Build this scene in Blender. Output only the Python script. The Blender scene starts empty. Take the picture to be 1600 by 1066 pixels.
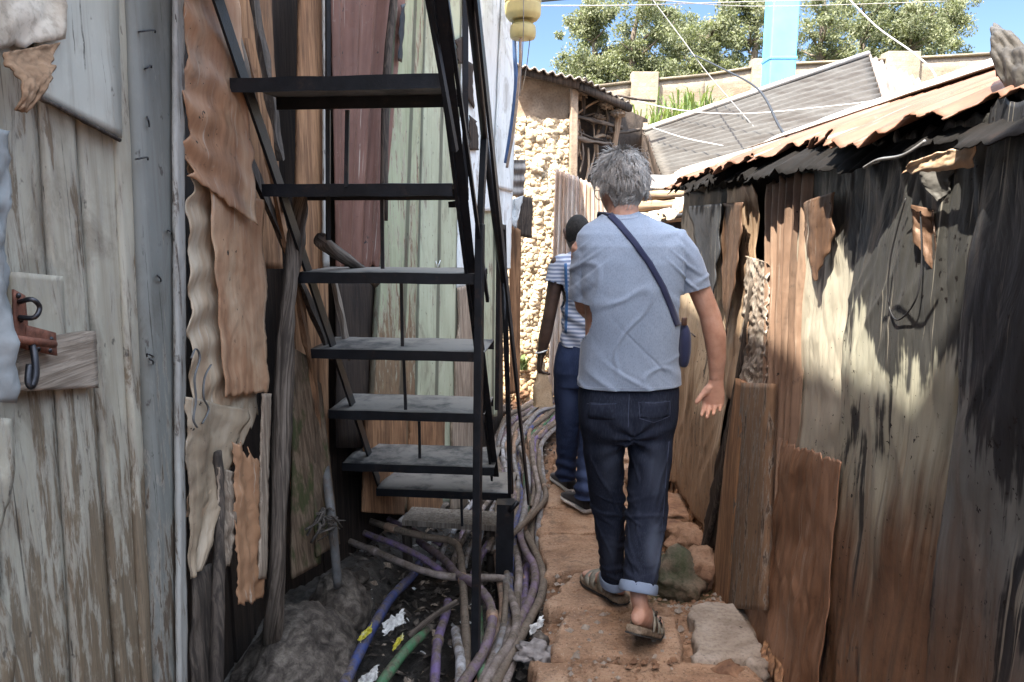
import bpy, bmesh, math, random
import numpy as np
from mathutils import Vector as V, Matrix, Euler, noise
from mathutils.bvhtree import BVHTree
sin, cos, pi, R = math.sin, math.cos, math.pi, math.radians
scene = bpy.context.scene
COL = scene.collection
rnd = random.Random(7)

# ------------------------------------------------------------------ camera geometry
F = 1155.0
TH = math.atan(193 / 1155)
CAM = V((0, 0, 1.6))
def ray(px, py):
    a = (px - 800) / F; b = (533 - py) / F
    return V((a, cos(TH) + b * sin(TH), -sin(TH) + b * cos(TH)))
def at(px, py, Y):
    d = ray(px, py); return CAM + d * (Y / d.y)
def gz(px, py, z=0.0):
    d = ray(px, py); return CAM + d * ((z - CAM.z) / d.z)
def ax(px, py, X):
    d = ray(px, py); return CAM + d * (X / d.x)
def onplane(px, py, p0, n):
    d = ray(px, py); n = V(n); p0 = V(p0)
    return CAM + d * ((p0 - CAM).dot(n) / d.dot(n))
# the stair bay's back wall runs along X = -1.998 + .3276 Y
BN = V((1, -.3276, 0)).normalized()
def bw(px, py, off=0.0):
    return onplane(px, py, V((-1.998, 0, 0)) + BN * off, BN)

def nz(x, y=0.0, z=0.0):
    return noise.noise(V((x, y, z)))
def fbm(x, y=0.0, z=0.0, o=4):
    return noise.fractal(V((x, y, z)), .9, 2.0, o)
def lerp(a, b, t): return a + (b - a) * t
def sm(a, b, x):
    t = max(0., min(1., (x - a) / (b - a))); return t * t * (3 - 2 * t)
def S(r, g, b):
    f = lambda c: c / 12.92 if c <= .04045 else ((c + .055) / 1.055) ** 2.4
    return (f(r / 255), f(g / 255), f(b / 255), 1)

# ------------------------------------------------------------------ objects
def root_loc(o):
    p = V((0, 0, 0))
    while o is not None:
        p = p + V(o.location); o = o.parent
    return p
def props(o, label=None, cat=None, group=None, kind=None):
    if label: o['label'] = label
    if cat: o['category'] = cat
    if group: o['group'] = group
    if kind: o['kind'] = kind
    return o
def thing(name, label, cat, loc=(0, 0, 0), group=None):
    o = bpy.data.objects.new(name, None); COL.objects.link(o)
    o.empty_display_size = .1
    o.location = loc
    return props(o, label, cat, group)

class MB:
    def __init__(self):
        self.v = []; self.f = []; self.uv = []; self.m = []
    def add(self, v, f, uv=None, m=0):
        k = len(self.v)
        self.v += [V(p) for p in v]
        self.f += [tuple(i + k for i in q) for q in f]
        self.uv += list(uv) if uv else [(0.0, 0.0)] * len(v)
        self.m += [m] * len(f)
        return self
    # --- sheet between four corners: bl, br, tr, tl
    def patch(self, c, nu, nv, disp=None, eu=None, ev=None, m=0, warp=None):
        bl, br, tr, tl = [V(p) for p in c]
        n = (br - bl).cross(tl - bl).normalized()
        W = ((br - bl).length + (tr - tl).length) / 2; H = ((tl - bl).length + (tr - br).length) / 2
        vs = []; uvs = []; fs = []
        for j in range(nv + 1):
            for i in range(nu + 1):
                u = i / nu; w = j / nv
                if ev:
                    a, b = ev(u); w = lerp(a, b, w)
                if eu:
                    a, b = eu(w); u = lerp(a, b, u)
                p = bl.lerp(br, u).lerp(tl.lerp(tr, u), w)
                if disp: p = p + n * disp(u, w)
                if warp: p = p + V(warp(u, w))
                vs.append(p); uvs.append((u * W, w * H))
        for j in range(nv):
            for i in range(nu):
                a = j * (nu + 1) + i
                fs.append((a, a + 1, a + nu + 2, a + nu + 1))
        return self.add(vs, fs, uvs, m)
    def tube(self, pts, r, n=8, sub=5, m=0, cap=True, wob=0.0, flat=1.0):
        pts = [V(p) for p in pts]
        if sub > 1 and len(pts) > 2:
            q = []
            for i in range(len(pts) - 1):
                p0 = pts[max(i - 1, 0)]; p1 = pts[i]; p2 = pts[i + 1]; p3 = pts[min(i + 2, len(pts) - 1)]
                for s in range(sub):
                    t = s / sub
                    q.append(.5 * ((2 * p1) + (p2 - p0) * t + (2 * p0 - 5 * p1 + 4 * p2 - p3) * t * t + (3 * p1 - p0 - 3 * p2 + p3) * t ** 3))
            q.append(pts[-1]); pts = q
        N = len(pts); vs = []; uvs = []; fs = []
        ref = None; L = 0
        for i, p in enumerate(pts):
            tg = (pts[min(i + 1, N - 1)] - pts[max(i - 1, 0)])
            tg = tg.normalized() if tg.length > 1e-9 else V((0, 0, 1))
            if ref is None:
                ref = V((0, 0, 1)) if abs(tg.z) < .9 else V((1, 0, 0))
            a = (ref - tg * ref.dot(tg)).normalized(); b = tg.cross(a); ref = a
            if i: L += (p - pts[i - 1]).length
            rr = r(i / max(N - 1, 1)) if callable(r) else r
            for k in range(n):
                th = 2 * pi * k / n
                w = 1 + (wob * nz(p.x * 20 + cos(th), p.y * 20 + sin(th), p.z * 20) if wob else 0)
                vs.append(p + (a * cos(th) * flat + b * sin(th)) * rr * w)
                uvs.append((k / n * 2 * pi * rr, L))
        for i in range(N - 1):
            for k in range(n):
                k2 = (k + 1) % n
                fs.append((i * n + k, i * n + k2, (i + 1) * n + k2, (i + 1) * n + k))
        if cap:
            fs.append(tuple(reversed(range(n)))); fs.append(tuple((N - 1) * n + k for k in range(n)))
        return self.add(vs, fs, uvs, m)
    def loft(self, secs, n=24, m=0, e=1.0):
        """secs: list of (centre, xaxis, yaxis); e<1 squares the section."""
        vs = []; fs = []; uvs = []
        for j, (c, a, b) in enumerate(secs):
            for k in range(n):
                t = 2 * pi * k / n
                cx, sy = cos(t), sin(t)
                cx = math.copysign(abs(cx) ** e, cx); sy = math.copysign(abs(sy) ** e, sy)
                vs.append(V(c) + V(a) * cx + V(b) * sy); uvs.append((k / n, j * .1))
        for j in range(len(secs) - 1):
            for k in range(n):
                k2 = (k + 1) % n
                fs.append((j * n + k, j * n + k2, (j + 1) * n + k2, (j + 1) * n + k))
        fs.append(tuple(reversed(range(n)))); fs.append(tuple((len(secs) - 1) * n + k for k in range(n)))
        return self.add(vs, fs, uvs, m)
    def box(self, c, s, rot=None, m=0, jit=0.0):
        c = V(c); vs = []
        for dx in (-.5, .5):
            for dy in (-.5, .5):
                for dz in (-.5, .5):
                    p = V((dx * s[0], dy * s[1], dz * s[2]))
                    if jit: p += V((rnd.uniform(-jit, jit), rnd.uniform(-jit, jit), rnd.uniform(-jit, jit)))
                    if rot is not None: p = rot @ p
                    vs.append(c + p)
        fs = [(0, 1, 3, 2), (4, 6, 7, 5), (0, 4, 5, 1), (2, 3, 7, 6), (0, 2, 6, 4), (1, 5, 7, 3)]
        return self.add(vs, fs, None, m)
    def bar(self, a, b, w, h, up=(0, 0, 1), m=0, n=1, jit=0.0):
        """square bar from a to b; w across, h along 'up'."""
        a = V(a); b = V(b); t = (b - a).normalized()
        s = t.cross(V(up)); s = s.normalized() if s.length > 1e-5 else V((1, 0, 0))
        u = s.cross(t).normalized()
        vs = []; uvs = []; fs = []
        for j in range(n + 1):
            p = a.lerp(b, j / n)
            for k, (x, y) in enumerate(((-1, -1), (1, -1), (1, 1), (-1, 1))):
                o = V((0, 0, 0))
                if jit: o = V((nz(p.x * 9 + k, p.y * 9, p.z * 9), nz(p.x * 9, p.y * 9 + 7 + k, p.z * 9), nz(p.x * 9, p.y * 9, p.z * 9 + 3 + k))) * jit
                vs.append(p + s * x * w / 2 + u * y * h / 2 + o); uvs.append((k * .5 * w, (b - a).length * j / n))
        for j in range(n):
            for k in range(4):
                k2 = (k + 1) % 4
                fs.append((j * 4 + k, j * 4 + k2, j * 4 + 4 + k2, j * 4 + 4 + k))
        fs += [(3, 2, 1, 0), (n * 4, n * 4 + 1, n * 4 + 2, n * 4 + 3)]
        return self.add(vs, fs, uvs, m)
    def blob(self, c, r, sub=3, amp=.25, fr=2.0, seed=0, m=0):
        bm = bmesh.new(); bmesh.ops.create_icosphere(bm, subdivisions=sub, radius=1)
        vs = []
        for q in bm.verts:
            p = q.co.copy(); k = 1 + amp * fbm(p.x * fr + seed * 3.1, p.y * fr + seed, p.z * fr, 4)
            vs.append(V(c) + V((p.x * r[0], p.y * r[1], p.z * r[2])) * k)
        fs = [tuple(w.index for w in q.verts) for q in bm.faces]
        bm.free()
        return self.add(vs, fs, None, m)
    def build(self, name, mat, parent=None, smooth=True, solid=0.0, bevel=0.0, subsurf=0, auto=None, **kw):
        me = bpy.data.meshes.new(name)
        if parent is None:
            a = np.array([tuple(p) for p in self.v])
            base = V((float(a[:, 0].mean()), float(a[:, 1].mean()), float(a[:, 2].min())))
        else:
            base = root_loc(parent)
        me.from_pydata([tuple(p - base) for p in self.v], [], self.f)
        uvl = me.uv_layers.new(name='UVMap')
        li = np.zeros(len(me.loops), dtype=np.int32); me.loops.foreach_get('vertex_index', li)
        uvl.data.foreach_set('uv', np.array(self.uv, dtype=np.float32)[li].ravel())
        for mm in (mat if isinstance(mat, (list, tuple)) else [mat]): me.materials.append(mm)
        if any(self.m): me.polygons.foreach_set('material_index', self.m)
        me.polygons.foreach_set('use_smooth', [smooth] * len(me.polygons))
        o = bpy.data.objects.new(name, me); COL.objects.link(o)
        if parent is None: o.location = base
        else: o.parent = parent
        if solid:
            md = o.modifiers.new('s', 'SOLIDIFY'); md.thickness = solid; md.offset = 0
        if bevel:
            md = o.modifiers.new('b', 'BEVEL'); md.width = bevel; md.segments = 2; md.limit_method = 'ANGLE'
        if subsurf:
            md = o.modifiers.new('u', 'SUBSURF'); md.levels = subsurf; md.render_levels = subsurf
        if auto and smooth: me.set_sharp_from_angle(angle=R(auto))
        return props(o, **kw)

# ------------------------------------------------------------------ node helper
class NT:
    def __init__(self, name):
        self.mat = bpy.data.materials.new(name); self.mat.use_nodes = True
        self.t = self.mat.node_tree; self.n = self.t.nodes; self.l = self.t.links
        self.b = self.n['Principled BSDF']; self._h = []
    def link(self, a, b): self.l.new(a, b)
    def put(self, sock, val):
        if hasattr(val, 'is_output'): self.l.new(val, sock)
        else: sock.default_value = val
    def coord(self, kind='UV', scale=(1, 1, 1), rnd_off=True):
        if kind == 'POS':
            src = self.n.new('ShaderNodeNewGeometry').outputs['Position']
        else:
            tc = self.n.new('ShaderNodeTexCoord'); src = tc.outputs['UV' if kind == 'UV' else 'Object']
        mp = self.n.new('ShaderNodeMapping'); self.link(src, mp.inputs[0])
        mp.inputs['Scale'].default_value = scale
        if rnd_off and kind != 'POS':
            oi = self.n.new('ShaderNodeObjectInfo')
            vm = self.n.new('ShaderNodeVectorMath'); vm.operation = 'MULTIPLY_ADD'
            cx = self.n.new('ShaderNodeCombineXYZ')
            for k in range(3): self.link(oi.outputs['Random'], cx.inputs[k])
            self.link(cx.outputs[0], vm.inputs[0]); vm.inputs[1].default_value = (37, 61, 17)
            self.link(mp.outputs[0], vm.inputs[2]); return vm.outputs[0]
        return mp.outputs[0]
    def noise(self, vec, scale=1.0, detail=5, rough=.55, dist=0.0):
        t = self.n.new('ShaderNodeTexNoise'); self.link(vec, t.inputs['Vector'])
        t.inputs['Scale'].default_value = scale; t.inputs['Detail'].default_value = detail
        t.inputs['Roughness'].default_value = rough; t.inputs['Distortion'].default_value = dist
        return t.outputs['Fac']
    def voro(self, vec, scale=1.0, feature='F1', out='Distance'):
        t = self.n.new('ShaderNodeTexVoronoi'); t.feature = feature; self.link(vec, t.inputs['Vector'])
        t.inputs['Scale'].default_value = scale; return t.outputs[out]
    def wave(self, vec, scale=1.0, dist=0.0, direction='X'):
        t = self.n.new('ShaderNodeTexWave'); t.bands_direction = direction; self.link(vec, t.inputs['Vector'])
        t.inputs['Scale'].default_value = scale; t.inputs['Distortion'].default_value = dist
        return t.outputs['Fac']
    def ramp(self, fac, stops, interp='LINEAR'):
        r = self.n.new('ShaderNodeValToRGB'); self.link(fac, r.inputs[0])
        cr = r.color_ramp; cr.interpolation = interp
        while len(cr.elements) < len(stops): cr.elements.new(.5)
        for e, (p, c) in zip(cr.elements, stops):
            e.position = p; e.color = c if len(c) == 4 else (*c, 1)
        return r.outputs[0]
    def mask(self, fac, lo, hi):
        m = self.n.new('ShaderNodeMapRange'); m.interpolation_type = 'SMOOTHSTEP'
        self.link(fac, m.inputs[0]); m.inputs[1].default_value = lo; m.inputs[2].default_value = hi
        return m.outputs[0]
    def math(self, op, a, b=0.0, clamp=False):
        m = self.n.new('ShaderNodeMath'); m.operation = op; m.use_clamp = clamp
        self.put(m.inputs[0], a); self.put(m.inputs[1], b); return m.outputs[0]
    def mix(self, fac, a, b, mode='MIX'):
        m = self.n.new('ShaderNodeMix'); m.data_type = 'RGBA'; m.blend_type = mode
        self.put(m.inputs[0], fac); self.put(m.inputs[6], a); self.put(m.inputs[7], b); return m.outputs[2]
    def axis(self, k, kind='POS'):
        s = self.n.new('ShaderNodeSeparateXYZ'); self.link(self.coord(kind, rnd_off=False), s.inputs[0]); return s.outputs[k]
    def bump(self, h, strength=.4, dist=.01):
        b = self.n.new('ShaderNodeBump'); self.link(h, b.inputs['Height'])
        b.inputs['Strength'].default_value = strength; b.inputs['Distance'].default_value = dist
        if self._h: self.link(self._h[-1], b.inputs['Normal'])
        self._h.append(b.outputs[0]); self.link(b.outputs[0], self.b.inputs['Normal'])
    def done(self, col, rough=.7, metal=0.0, spec=None):
        self.put(self.b.inputs['Base Color'], col); self.put(self.b.inputs['Roughness'], rough)
        self.put(self.b.inputs['Metallic'], metal)
        if spec is not None: self.b.inputs['Specular IOR Level'].default_value = spec
        return self.mat

# ------------------------------------------------------------------ materials
def m_peel(name, paint, paint2, wood, wood2, lo, hi, zlo=None, zhi=None, zamt=.25, rough=.75, grooves=0, amt=1.0):
    t = NT(name)
    uv = t.coord('OBJ')
    def sc(x, y):
        m = t.n.new('ShaderNodeMapping'); t.link(uv, m.inputs[0]); m.inputs['Scale'].default_value = (x, x, y); return m.outputs[0]
    grain = t.noise(sc(70, 3.5), 1, 6, .65, .6)
    fine = t.noise(sc(260, 9), 1, 4, .6)
    wd = t.ramp(grain, [(.25, wood2), (.5, wood), (.62, wood), (.75, wood2)])
    wd = t.mix(t.mask(fine, .35, .7), t.mix(.45, wd, (.02, .015, .012, 1)), wd)
    pv = t.noise(sc(7, 1.6), 1, 5, .6)
    pt = t.ramp(pv, [(.3, paint2), (.6, paint)])
    st = t.noise(sc(40, 1.3), 1, 4, .6)
    pt = t.mix(t.math('MULTIPLY', t.mask(st, .5, .75), .45), pt, t.mix(.5, wd, paint2))
    pk = t.noise(sc(34, 6), 1, 9, .68, .4)
    bigp = t.noise(sc(3, 1.2), 1, 3, .5)
    pk = t.math('ADD', pk, t.math('MULTIPLY', t.math('SUBTRACT', bigp, .5), .35))
    if zlo is not None:
        z = t.mask(t.axis(2), zlo, zhi)
        pk = t.math('SUBTRACT', pk, t.math('MULTIPLY', t.math('SUBTRACT', 1.0, z), zamt))
    mk = t.mask(pk, lo, hi)          # 1 = paint stays
    col = t.mix(t.math('ADD', t.math('MULTIPLY', mk, amt), 1 - amt), wd, pt)
    edge = t.math('MULTIPLY', mk, t.math('SUBTRACT', 1.0, mk))
    col = t.mix(t.math('MULTIPLY', edge, 1.2, True), col, (.5, .48, .42, 1))
    sp = t.mask(t.noise(sc(30, 22), 1, 3, .6), .66, .74)
    col = t.mix(t.math('MULTIPLY', sp, .75), col, (.05, .04, .035, 1))
    gr = t.noise(sc(5, 2.5), 1, 8, .7, 1.0); col = t.mix(t.math('MULTIPLY', t.mask(gr, .50, .70), .50), col, tuple(x * .55 for x in wood[:3]) + (1,))
    ck = t.noise(sc(110, 1.6), 1, 3, .5, .4); ckm = t.math('MULTIPLY', t.mask(ck, .655, .69), t.mask(gr, .42, .56))
    col = t.mix(t.math('MULTIPLY', ckm, .8), col, (.03, .024, .02, 1)); t.bump(ckm, -.5, .003)
    du = t.noise(sc(18, 14), 1, 8, .75); col = t.mix(t.math('MULTIPLY', t.mask(du, .52, .75), .35), col, tuple(min(.7, x * 1.35) for x in paint[:3]) + (1,))
    t.bump(mk, .5, .002); t.bump(grain, .35, .003)
    if grooves:
        g = t.wave(t.coord('UV', (grooves, .001, 1), False), 1.0)
        gm = t.mask(g, .02, .12)
        col = t.mix(t.math('MULTIPLY', t.math('SUBTRACT', 1.0, gm), .75), col, (.04, .04, .03, 1))
        t.bump(gm, .7, .003)
    return t.done(col, rough, 0, .3)

def m_wood(name, c1, c2, c3, rough=.8, moss=None, ax=2):
    t = NT(name); uv = t.coord('UV' if ax is None else 'OBJ')
    def sc(x, y):
        m = t.n.new('ShaderNodeMapping'); t.link(uv, m.inputs[0]); k = [x, x, x]; k[1 if ax is None else ax] = y; m.inputs['Scale'].default_value = k; return m.outputs[0]
    g = t.noise(sc(55, 2.5), 1, 7, .65, .8); f = t.noise(sc(220, 7), 1, 4, .6); b = t.noise(sc(6, 2.2), 1, 4, .6)
    col = t.ramp(g, [(.28, c3), (.47, c1), (.6, c2), (.72, c1)])
    col = t.mix(t.math('MULTIPLY', t.mask(b, .45, .7), .6), col, c3)
    col = t.mix(t.math('MULTIPLY', t.mask(f, .55, .75), .6), col, (.015, .012, .01, 1))
    if moss:
        ms = t.mask(t.noise(sc(9, 5), 1, 6, .65), .5, .62)
        col = t.mix(t.math('MULTIPLY', ms, .8), col, moss)
    t.bump(g, .5, .004); t.bump(f, .3, .002)
    return t.done(col, rough, 0, .25)

def m_tin(name, cols, rough=.55, metal=.25, sx=9, sy=1.6, dirt=(.03, .022, .018, 1), dirt_amt=.6, spots=.5, bump=.25, zrust_shade=None):
    """sheet metal: cols = ramp stops; streaks run along v."""
    t = NT(name); uv = t.coord('UV')
    def sc(x, y):
        m = t.n.new('ShaderNodeMapping'); t.link(uv, m.inputs[0]); m.inputs['Scale'].default_value = (x, y, 1); return m.outputs[0]
    a = t.noise(sc(sx, sy), 1, 7, .62, .8); s = t.noise(sc(sx * 5, sy * .9), 1, 5, .6, .3); p = t.noise(sc(26, 24), 1, 6, .7)
    k = t.math('ADD', t.math('MULTIPLY', a, .62), t.math('MULTIPLY', s, .38))
    col = t.ramp(k, cols)
    if zrust_shade:
        zlo, zhi, rc, rc2 = zrust_shade
        zz = t.math('ADD', t.axis(2), t.math('MULTIPLY', t.math('SUBTRACT', s, .5), 1.1))
        rcol = t.ramp(t.noise(sc(12, 2.5), 1, 7, .65, .5), [(.3, rc2), (.5, rc), (.66, rc), (.8, (rc[0] * 1.9, rc[1] * 1.9, rc[2] * 1.8, 1))])
        col = t.mix(t.mask(zz, zlo, zhi), rcol, col)
    d = t.mask(t.noise(sc(sx * .6, sy * .8), 1, 6, .65, 1.2), .52, .68)
    col = t.mix(t.math('MULTIPLY', d, dirt_amt), col, dirt)
    col = t.mix(t.math('MULTIPLY', t.mask(p, .6, .72), spots), col, dirt)
    col = t.mix(t.math('MULTIPLY', t.mask(p, .36, .28), spots * .5), col, (.45, .42, .36, 1))
    rg = t.math('ADD', rough, t.math('MULTIPLY', t.math('SUBTRACT', p, .5), .5), True)
    sp = t.noise(sc(60, 40), 1, 3, .6); sp2 = t.noise(sc(4, 3), 1, 3, .5)
    col = t.mix(t.mask(t.math('ADD', sp, t.math('MULTIPLY', sp2, .35)), .90, .915), col, (.012, .01, .01, 1))
    scr = t.noise(sc(sx * 22, sy * 1.4), 1, 3, .55, .2); sm_ = t.noise(sc(5, 4), 1, 4, .6)
    col = t.mix(t.math('MULTIPLY', t.math('MULTIPLY', t.mask(scr, .62, .68), t.mask(sm_, .48, .6)), .55), col, (.50, .46, .40, 1))
    t.bump(p, bump, .002); t.bump(t.noise(sc(14, 3), 1, 3, .5), bump, .008)
    crs = t.noise(sc(9, 5), 1, 2, .5, 1.5); t.bump(t.math('ABSOLUTE', t.math('SUBTRACT', crs, .5)), bump * 1.2, .02)
    return t.done(col, rg, metal, .4)

def m_rough(name, stops, scale=6, bump=.6, bdist=.02, rough=.9, fine=60, coord='POS', stretch=(1, 1, 1), spots=None, detail=8):
    t = NT(name); c = t.coord(coord, stretch)
    a = t.noise(c, scale, detail, .62, .4); f = t.noise(c, fine, 5, .65)
    col = t.ramp(a, stops)
    col = t.mix(t.math('MULTIPLY', t.mask(f, .42, .75), .45), col, tuple(x * .35 for x in stops[0][1][:3]) + (1,))
    if spots:
        col = t.mix(t.mask(t.noise(c, spots[0], 4, .6), spots[1], spots[1] + .06), col, spots[2])
    t.bump(a, bump, bdist); t.bump(f, bump * .6, bdist * .25)
    return t.done(col, rough, 0, .25)

def m_plain(name, col, rough=.5, metal=0.0, var=.25, scale=20, bump=.1, dust=None, coord='POS', spec=.4):
    t = NT(name); c = t.coord(coord)
    a = t.noise(c, scale, 6, .6); b = t.noise(c, scale * 7, 4, .6)
    dk = tuple(x * (1 - var) for x in col[:3]) + (1,); lt = tuple(min(1, x * (1 + var)) for x in col[:3]) + (1,)
    cc = t.ramp(a, [(.3, dk), (.7, lt)])
    if dust:
        cc = t.mix(t.math('MULTIPLY', t.mask(t.noise(c, scale * .6, 7, .7), dust[1], dust[1] + .25), dust[2]), cc, dust[0])
    t.bump(b, bump, .002)
    return t.done(cc, rough, metal, spec)

def m_burnt(name, cream, rust, soot_shade_bias, zlo, zhi, rough=.4, metal=.3, streak=7):
    """fire-blackened sheet metal: pale zinc, rust from the foot upward, soot runs plus eave-shadow tongues painted at the top."""
    t = NT(name); uv = t.coord('UV')
    def sc(x, y):
        m = t.n.new('ShaderNodeMapping'); t.link(uv, m.inputs[0]); m.inputs['Scale'].default_value = (x, y, 1); return m.outputs[0]
    z = t.axis(2)
    s1 = t.noise(sc(streak, .8), 1, 6, .62, .5); s2 = t.noise(sc(2.4, 1.7), 1, 5, .6, .6); s3 = t.noise(sc(38, 1.6), 1, 5, .62, .3); p = t.noise(sc(30, 26), 1, 6, .7)
    k = t.math('ADD', t.math('MULTIPLY', s1, .45), t.math('ADD', t.math('MULTIPLY', s3, .3), t.math('MULTIPLY', s2, .25)))
    c = t.ramp(k, [(.34, tuple(x * .55 for x in cream[:3]) + (1,)), (.45, tuple(x * .85 for x in cream[:3]) + (1,)), (.56, cream), (.68, tuple(min(.8, x * 1.3) for x in cream[:3]) + (1,))])
    r_ = t.ramp(t.math('ADD', t.math('MULTIPLY', s3, .5), t.math('MULTIPLY', p, .5)), [(.32, tuple(x * .3 for x in rust[:3]) + (1,)), (.48, rust), (.6, tuple(x * 1.35 for x in rust[:3]) + (1,)), (.74, (rust[0] * 2.1, rust[1] * 2.2, rust[2] * 2.4, 1))])
    zz = t.math('ADD', z, t.math('ADD', t.math('MULTIPLY', t.math('SUBTRACT', s1, .5), 1.3), t.math('MULTIPLY', t.math('SUBTRACT', s3, .5), .5)))
    c = t.mix(t.mask(zz, zhi, zlo), c, r_)
    so = t.math('ADD', t.math('ADD', t.math('MULTIPLY', s1, .62), t.math('MULTIPLY', s2, .55)), t.math('MULTIPLY', t.mask(z, 1.05, 1.75), .34))  # height term paints the eave's shadow tongues in with the soot
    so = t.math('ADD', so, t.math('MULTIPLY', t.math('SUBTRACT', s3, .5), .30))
    so = t.mask(so, .67 - soot_shade_bias, .72 - soot_shade_bias)
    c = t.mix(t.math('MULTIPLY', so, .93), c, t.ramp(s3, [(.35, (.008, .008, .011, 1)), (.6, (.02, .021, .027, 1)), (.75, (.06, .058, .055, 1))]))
    sp = t.noise(sc(60, 40), 1, 3, .6)
    c = t.mix(t.mask(t.math('ADD', sp, t.math('MULTIPLY', s2, .4)), .87, .89), c, (.01, .008, .008, 1))
    scr = t.noise(sc(90, 2.2), 1, 3, .55, .3)
    c = t.mix(t.math('MULTIPLY', t.mask(scr, .63, .69), t.math('MULTIPLY', t.mask(s2, .45, .6), .6)), c, (.50, .46, .38, 1))
    t.bump(s3, .22, .006); t.bump(p, .3, .002)
    cr = t.noise(sc(8, 3.2), 1, 3, .55, 1.6); t.bump(t.math('ABSOLUTE', t.math('SUBTRACT', cr, .5)), .30, .025)
    rg = t.math('ADD', t.math('ADD', rough, t.math('MULTIPLY', so, .12)), t.math('MULTIPLY', t.math('SUBTRACT', p, .5), .4), True)
    return t.done(c, rg, metal, .45)
# ------------------------------------------------------------------ camera, light, sky
cam = bpy.data.cameras.new('camera'); camo = bpy.data.objects.new('camera', cam); COL.objects.link(camo)
cam.sensor_width = 36; cam.lens = F / 1600 * 36; cam.clip_end = 2000; cam.clip_start = .02
camo.location = CAM; camo.rotation_euler = (pi / 2 - TH, 0, 0); scene.camera = camo
SUN = V((.38, .41, -.88)).normalized()
sl = bpy.data.lights.new('sun', 'SUN'); sl.energy = 4.2; sl.angle = R(.5); sl.color = (1, .93, .80)
so = bpy.data.objects.new('sun', sl); COL.objects.link(so); so.rotation_euler = SUN.to_track_quat('-Z', 'Y').to_euler()
so.location = (-6, -4, 14)
w = bpy.data.worlds.new('World'); scene.world = w; w.use_nodes = True
sk = w.node_tree.nodes.new('ShaderNodeTexSky'); sk.sky_type = 'NISHITA'; sk.sun_disc = False
sk.sun_elevation = math.asin(-SUN.z); sk.sun_rotation = math.atan2(-SUN.x, -SUN.y) % (2 * pi)
sk.dust_density = .6; sk.air_density = 1.0
wt = w.node_tree
tcw = wt.nodes.new('ShaderNodeTexCoord'); sxw = wt.nodes.new('ShaderNodeSeparateXYZ'); wt.links.new(tcw.outputs['Generated'], sxw.inputs[0])
mrw = wt.nodes.new('ShaderNodeMapRange'); mrw.interpolation_type = 'SMOOTHSTEP'; wt.links.new(sxw.outputs[2], mrw.inputs[0]); mrw.inputs[1].default_value = .30; mrw.inputs[2].default_value = .75
tnt = wt.nodes.new('ShaderNodeMix'); tnt.data_type = 'RGBA'; wt.links.new(mrw.outputs[0], tnt.inputs[0])
tnt.inputs[6].default_value = (.24, .265, .315, 1)      # deep blue low sky, dimmed near the horizon
tnt.inputs[7].default_value = (4.05, 3.04, 2.08, 1)     # overhead sky boosted and warmed as added fill for the shade
mlw = wt.nodes.new('ShaderNodeMix'); mlw.data_type = 'RGBA'; mlw.blend_type = 'MULTIPLY'; mlw.inputs[0].default_value = 1
wt.links.new(sk.outputs[0], mlw.inputs[6]); wt.links.new(tnt.outputs[2], mlw.inputs[7]); wt.links.new(mlw.outputs[2], wt.nodes['Background'].inputs[0])
w.node_tree.nodes['Background'].inputs[1].default_value = .15
scene.view_settings.view_transform = 'Standard'; scene.view_settings.look = 'None'
scene.view_settings.gamma = 1; scene.view_settings.exposure = 2.4
scene.cycles.max_bounces = 8; scene.cycles.diffuse_bounces = 5; scene.cycles.use_denoising = True
scene.cycles.sample_clamp_indirect = 6

# ------------------------------------------------------------------ ground
def slope(y): return -.2 * sm(2.5, 4.5, y) + .15 * sm(5.0, 7.0, y)
def gs(px, py, z=0.0):
    p = gz(px, py, z)
    for _ in range(6): p = gz(px, py, z + slope(p.y))
    return p
def far_rise(y):
    return 3.4 * sm(7.5, 19, y) + max(0, y - 19) * .05
def ditch_left(y): return -.62 + .1 * sm(3, 5, y) + .30 * sm(4.2, 6, y)
def ditch_right(y): return .08 + .02 * nz(y * 3) + .16 * sm(4.4, 6.2, y)
def ground_h(x, y):
    h = far_rise(y) + slope(y)
    if y < 9:
        a = sm(ditch_left(y) - .18, ditch_left(y) + .02, x) * (1 - sm(ditch_right(y) - .05, ditch_right(y) + .07, x))
        k = 1 - sm(6, 8, y)
        h += (-.06 - .13 * a) * k
        h += .03 * fbm(x * 4, y * 4, 0, 4) + .012 * fbm(x * 18, y * 18, 3, 3)
        h += .35 * sm(.5, -.35, abs(x - (.02))) * sm(6.3, 7.0, y) * (1 - sm(8, 9, y)) * .5
        # hollow with moss beside the flagstone
        h -= .16 * math.exp(-((x - .78) / .16) ** 2 - ((y - 3.55) / .32) ** 2)
        h += .10 * sm(.86, 1.0, x) * sm(3.6, 4.2, y) * (1 - sm(5, 6, y))
    else:
        h += .25 * fbm(x * .5, y * .5, 5, 4)
    return h
xs = sorted(set(list(np.geomspace(3.2, 400, 26)) + list(-np.geomspace(3.2, 400, 26)) + list(np.arange(-3, 3.01, .03))))
ys = sorted(set(list(-np.geomspace(1.0, 300, 18)) + list(np.arange(-.8, 1.6, .2)) + list(np.arange(1.6, 7.6, .03)) + list(np.geomspace(7.7, 600, 48))))
g = MB(); nx = len(xs)
for y in ys:
    for x in xs: g.v.append(V((x, y, ground_h(x, y))))
g.uv = [(0, 0)] * len(g.v)
for j in range(len(ys) - 1):
    for i in range(nx - 1):
        a = j * nx + i; g.f.append((a, a + 1, a + nx + 1, a + nx))
g.m = [0] * len(g.f)
t = NT('earth'); P = t.coord('POS')
n1 = t.noise(P, 3, 8, .62, .5); n2 = t.noise(P, 28, 7, .68); n3 = t.noise(P, 120, 4, .6)
mud = t.ramp(n2, [(.3, (.007, .007, .007, 1)), (.55, (.024, .021, .018, 1)), (.72, (.085, .075, .065, 1))])
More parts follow.
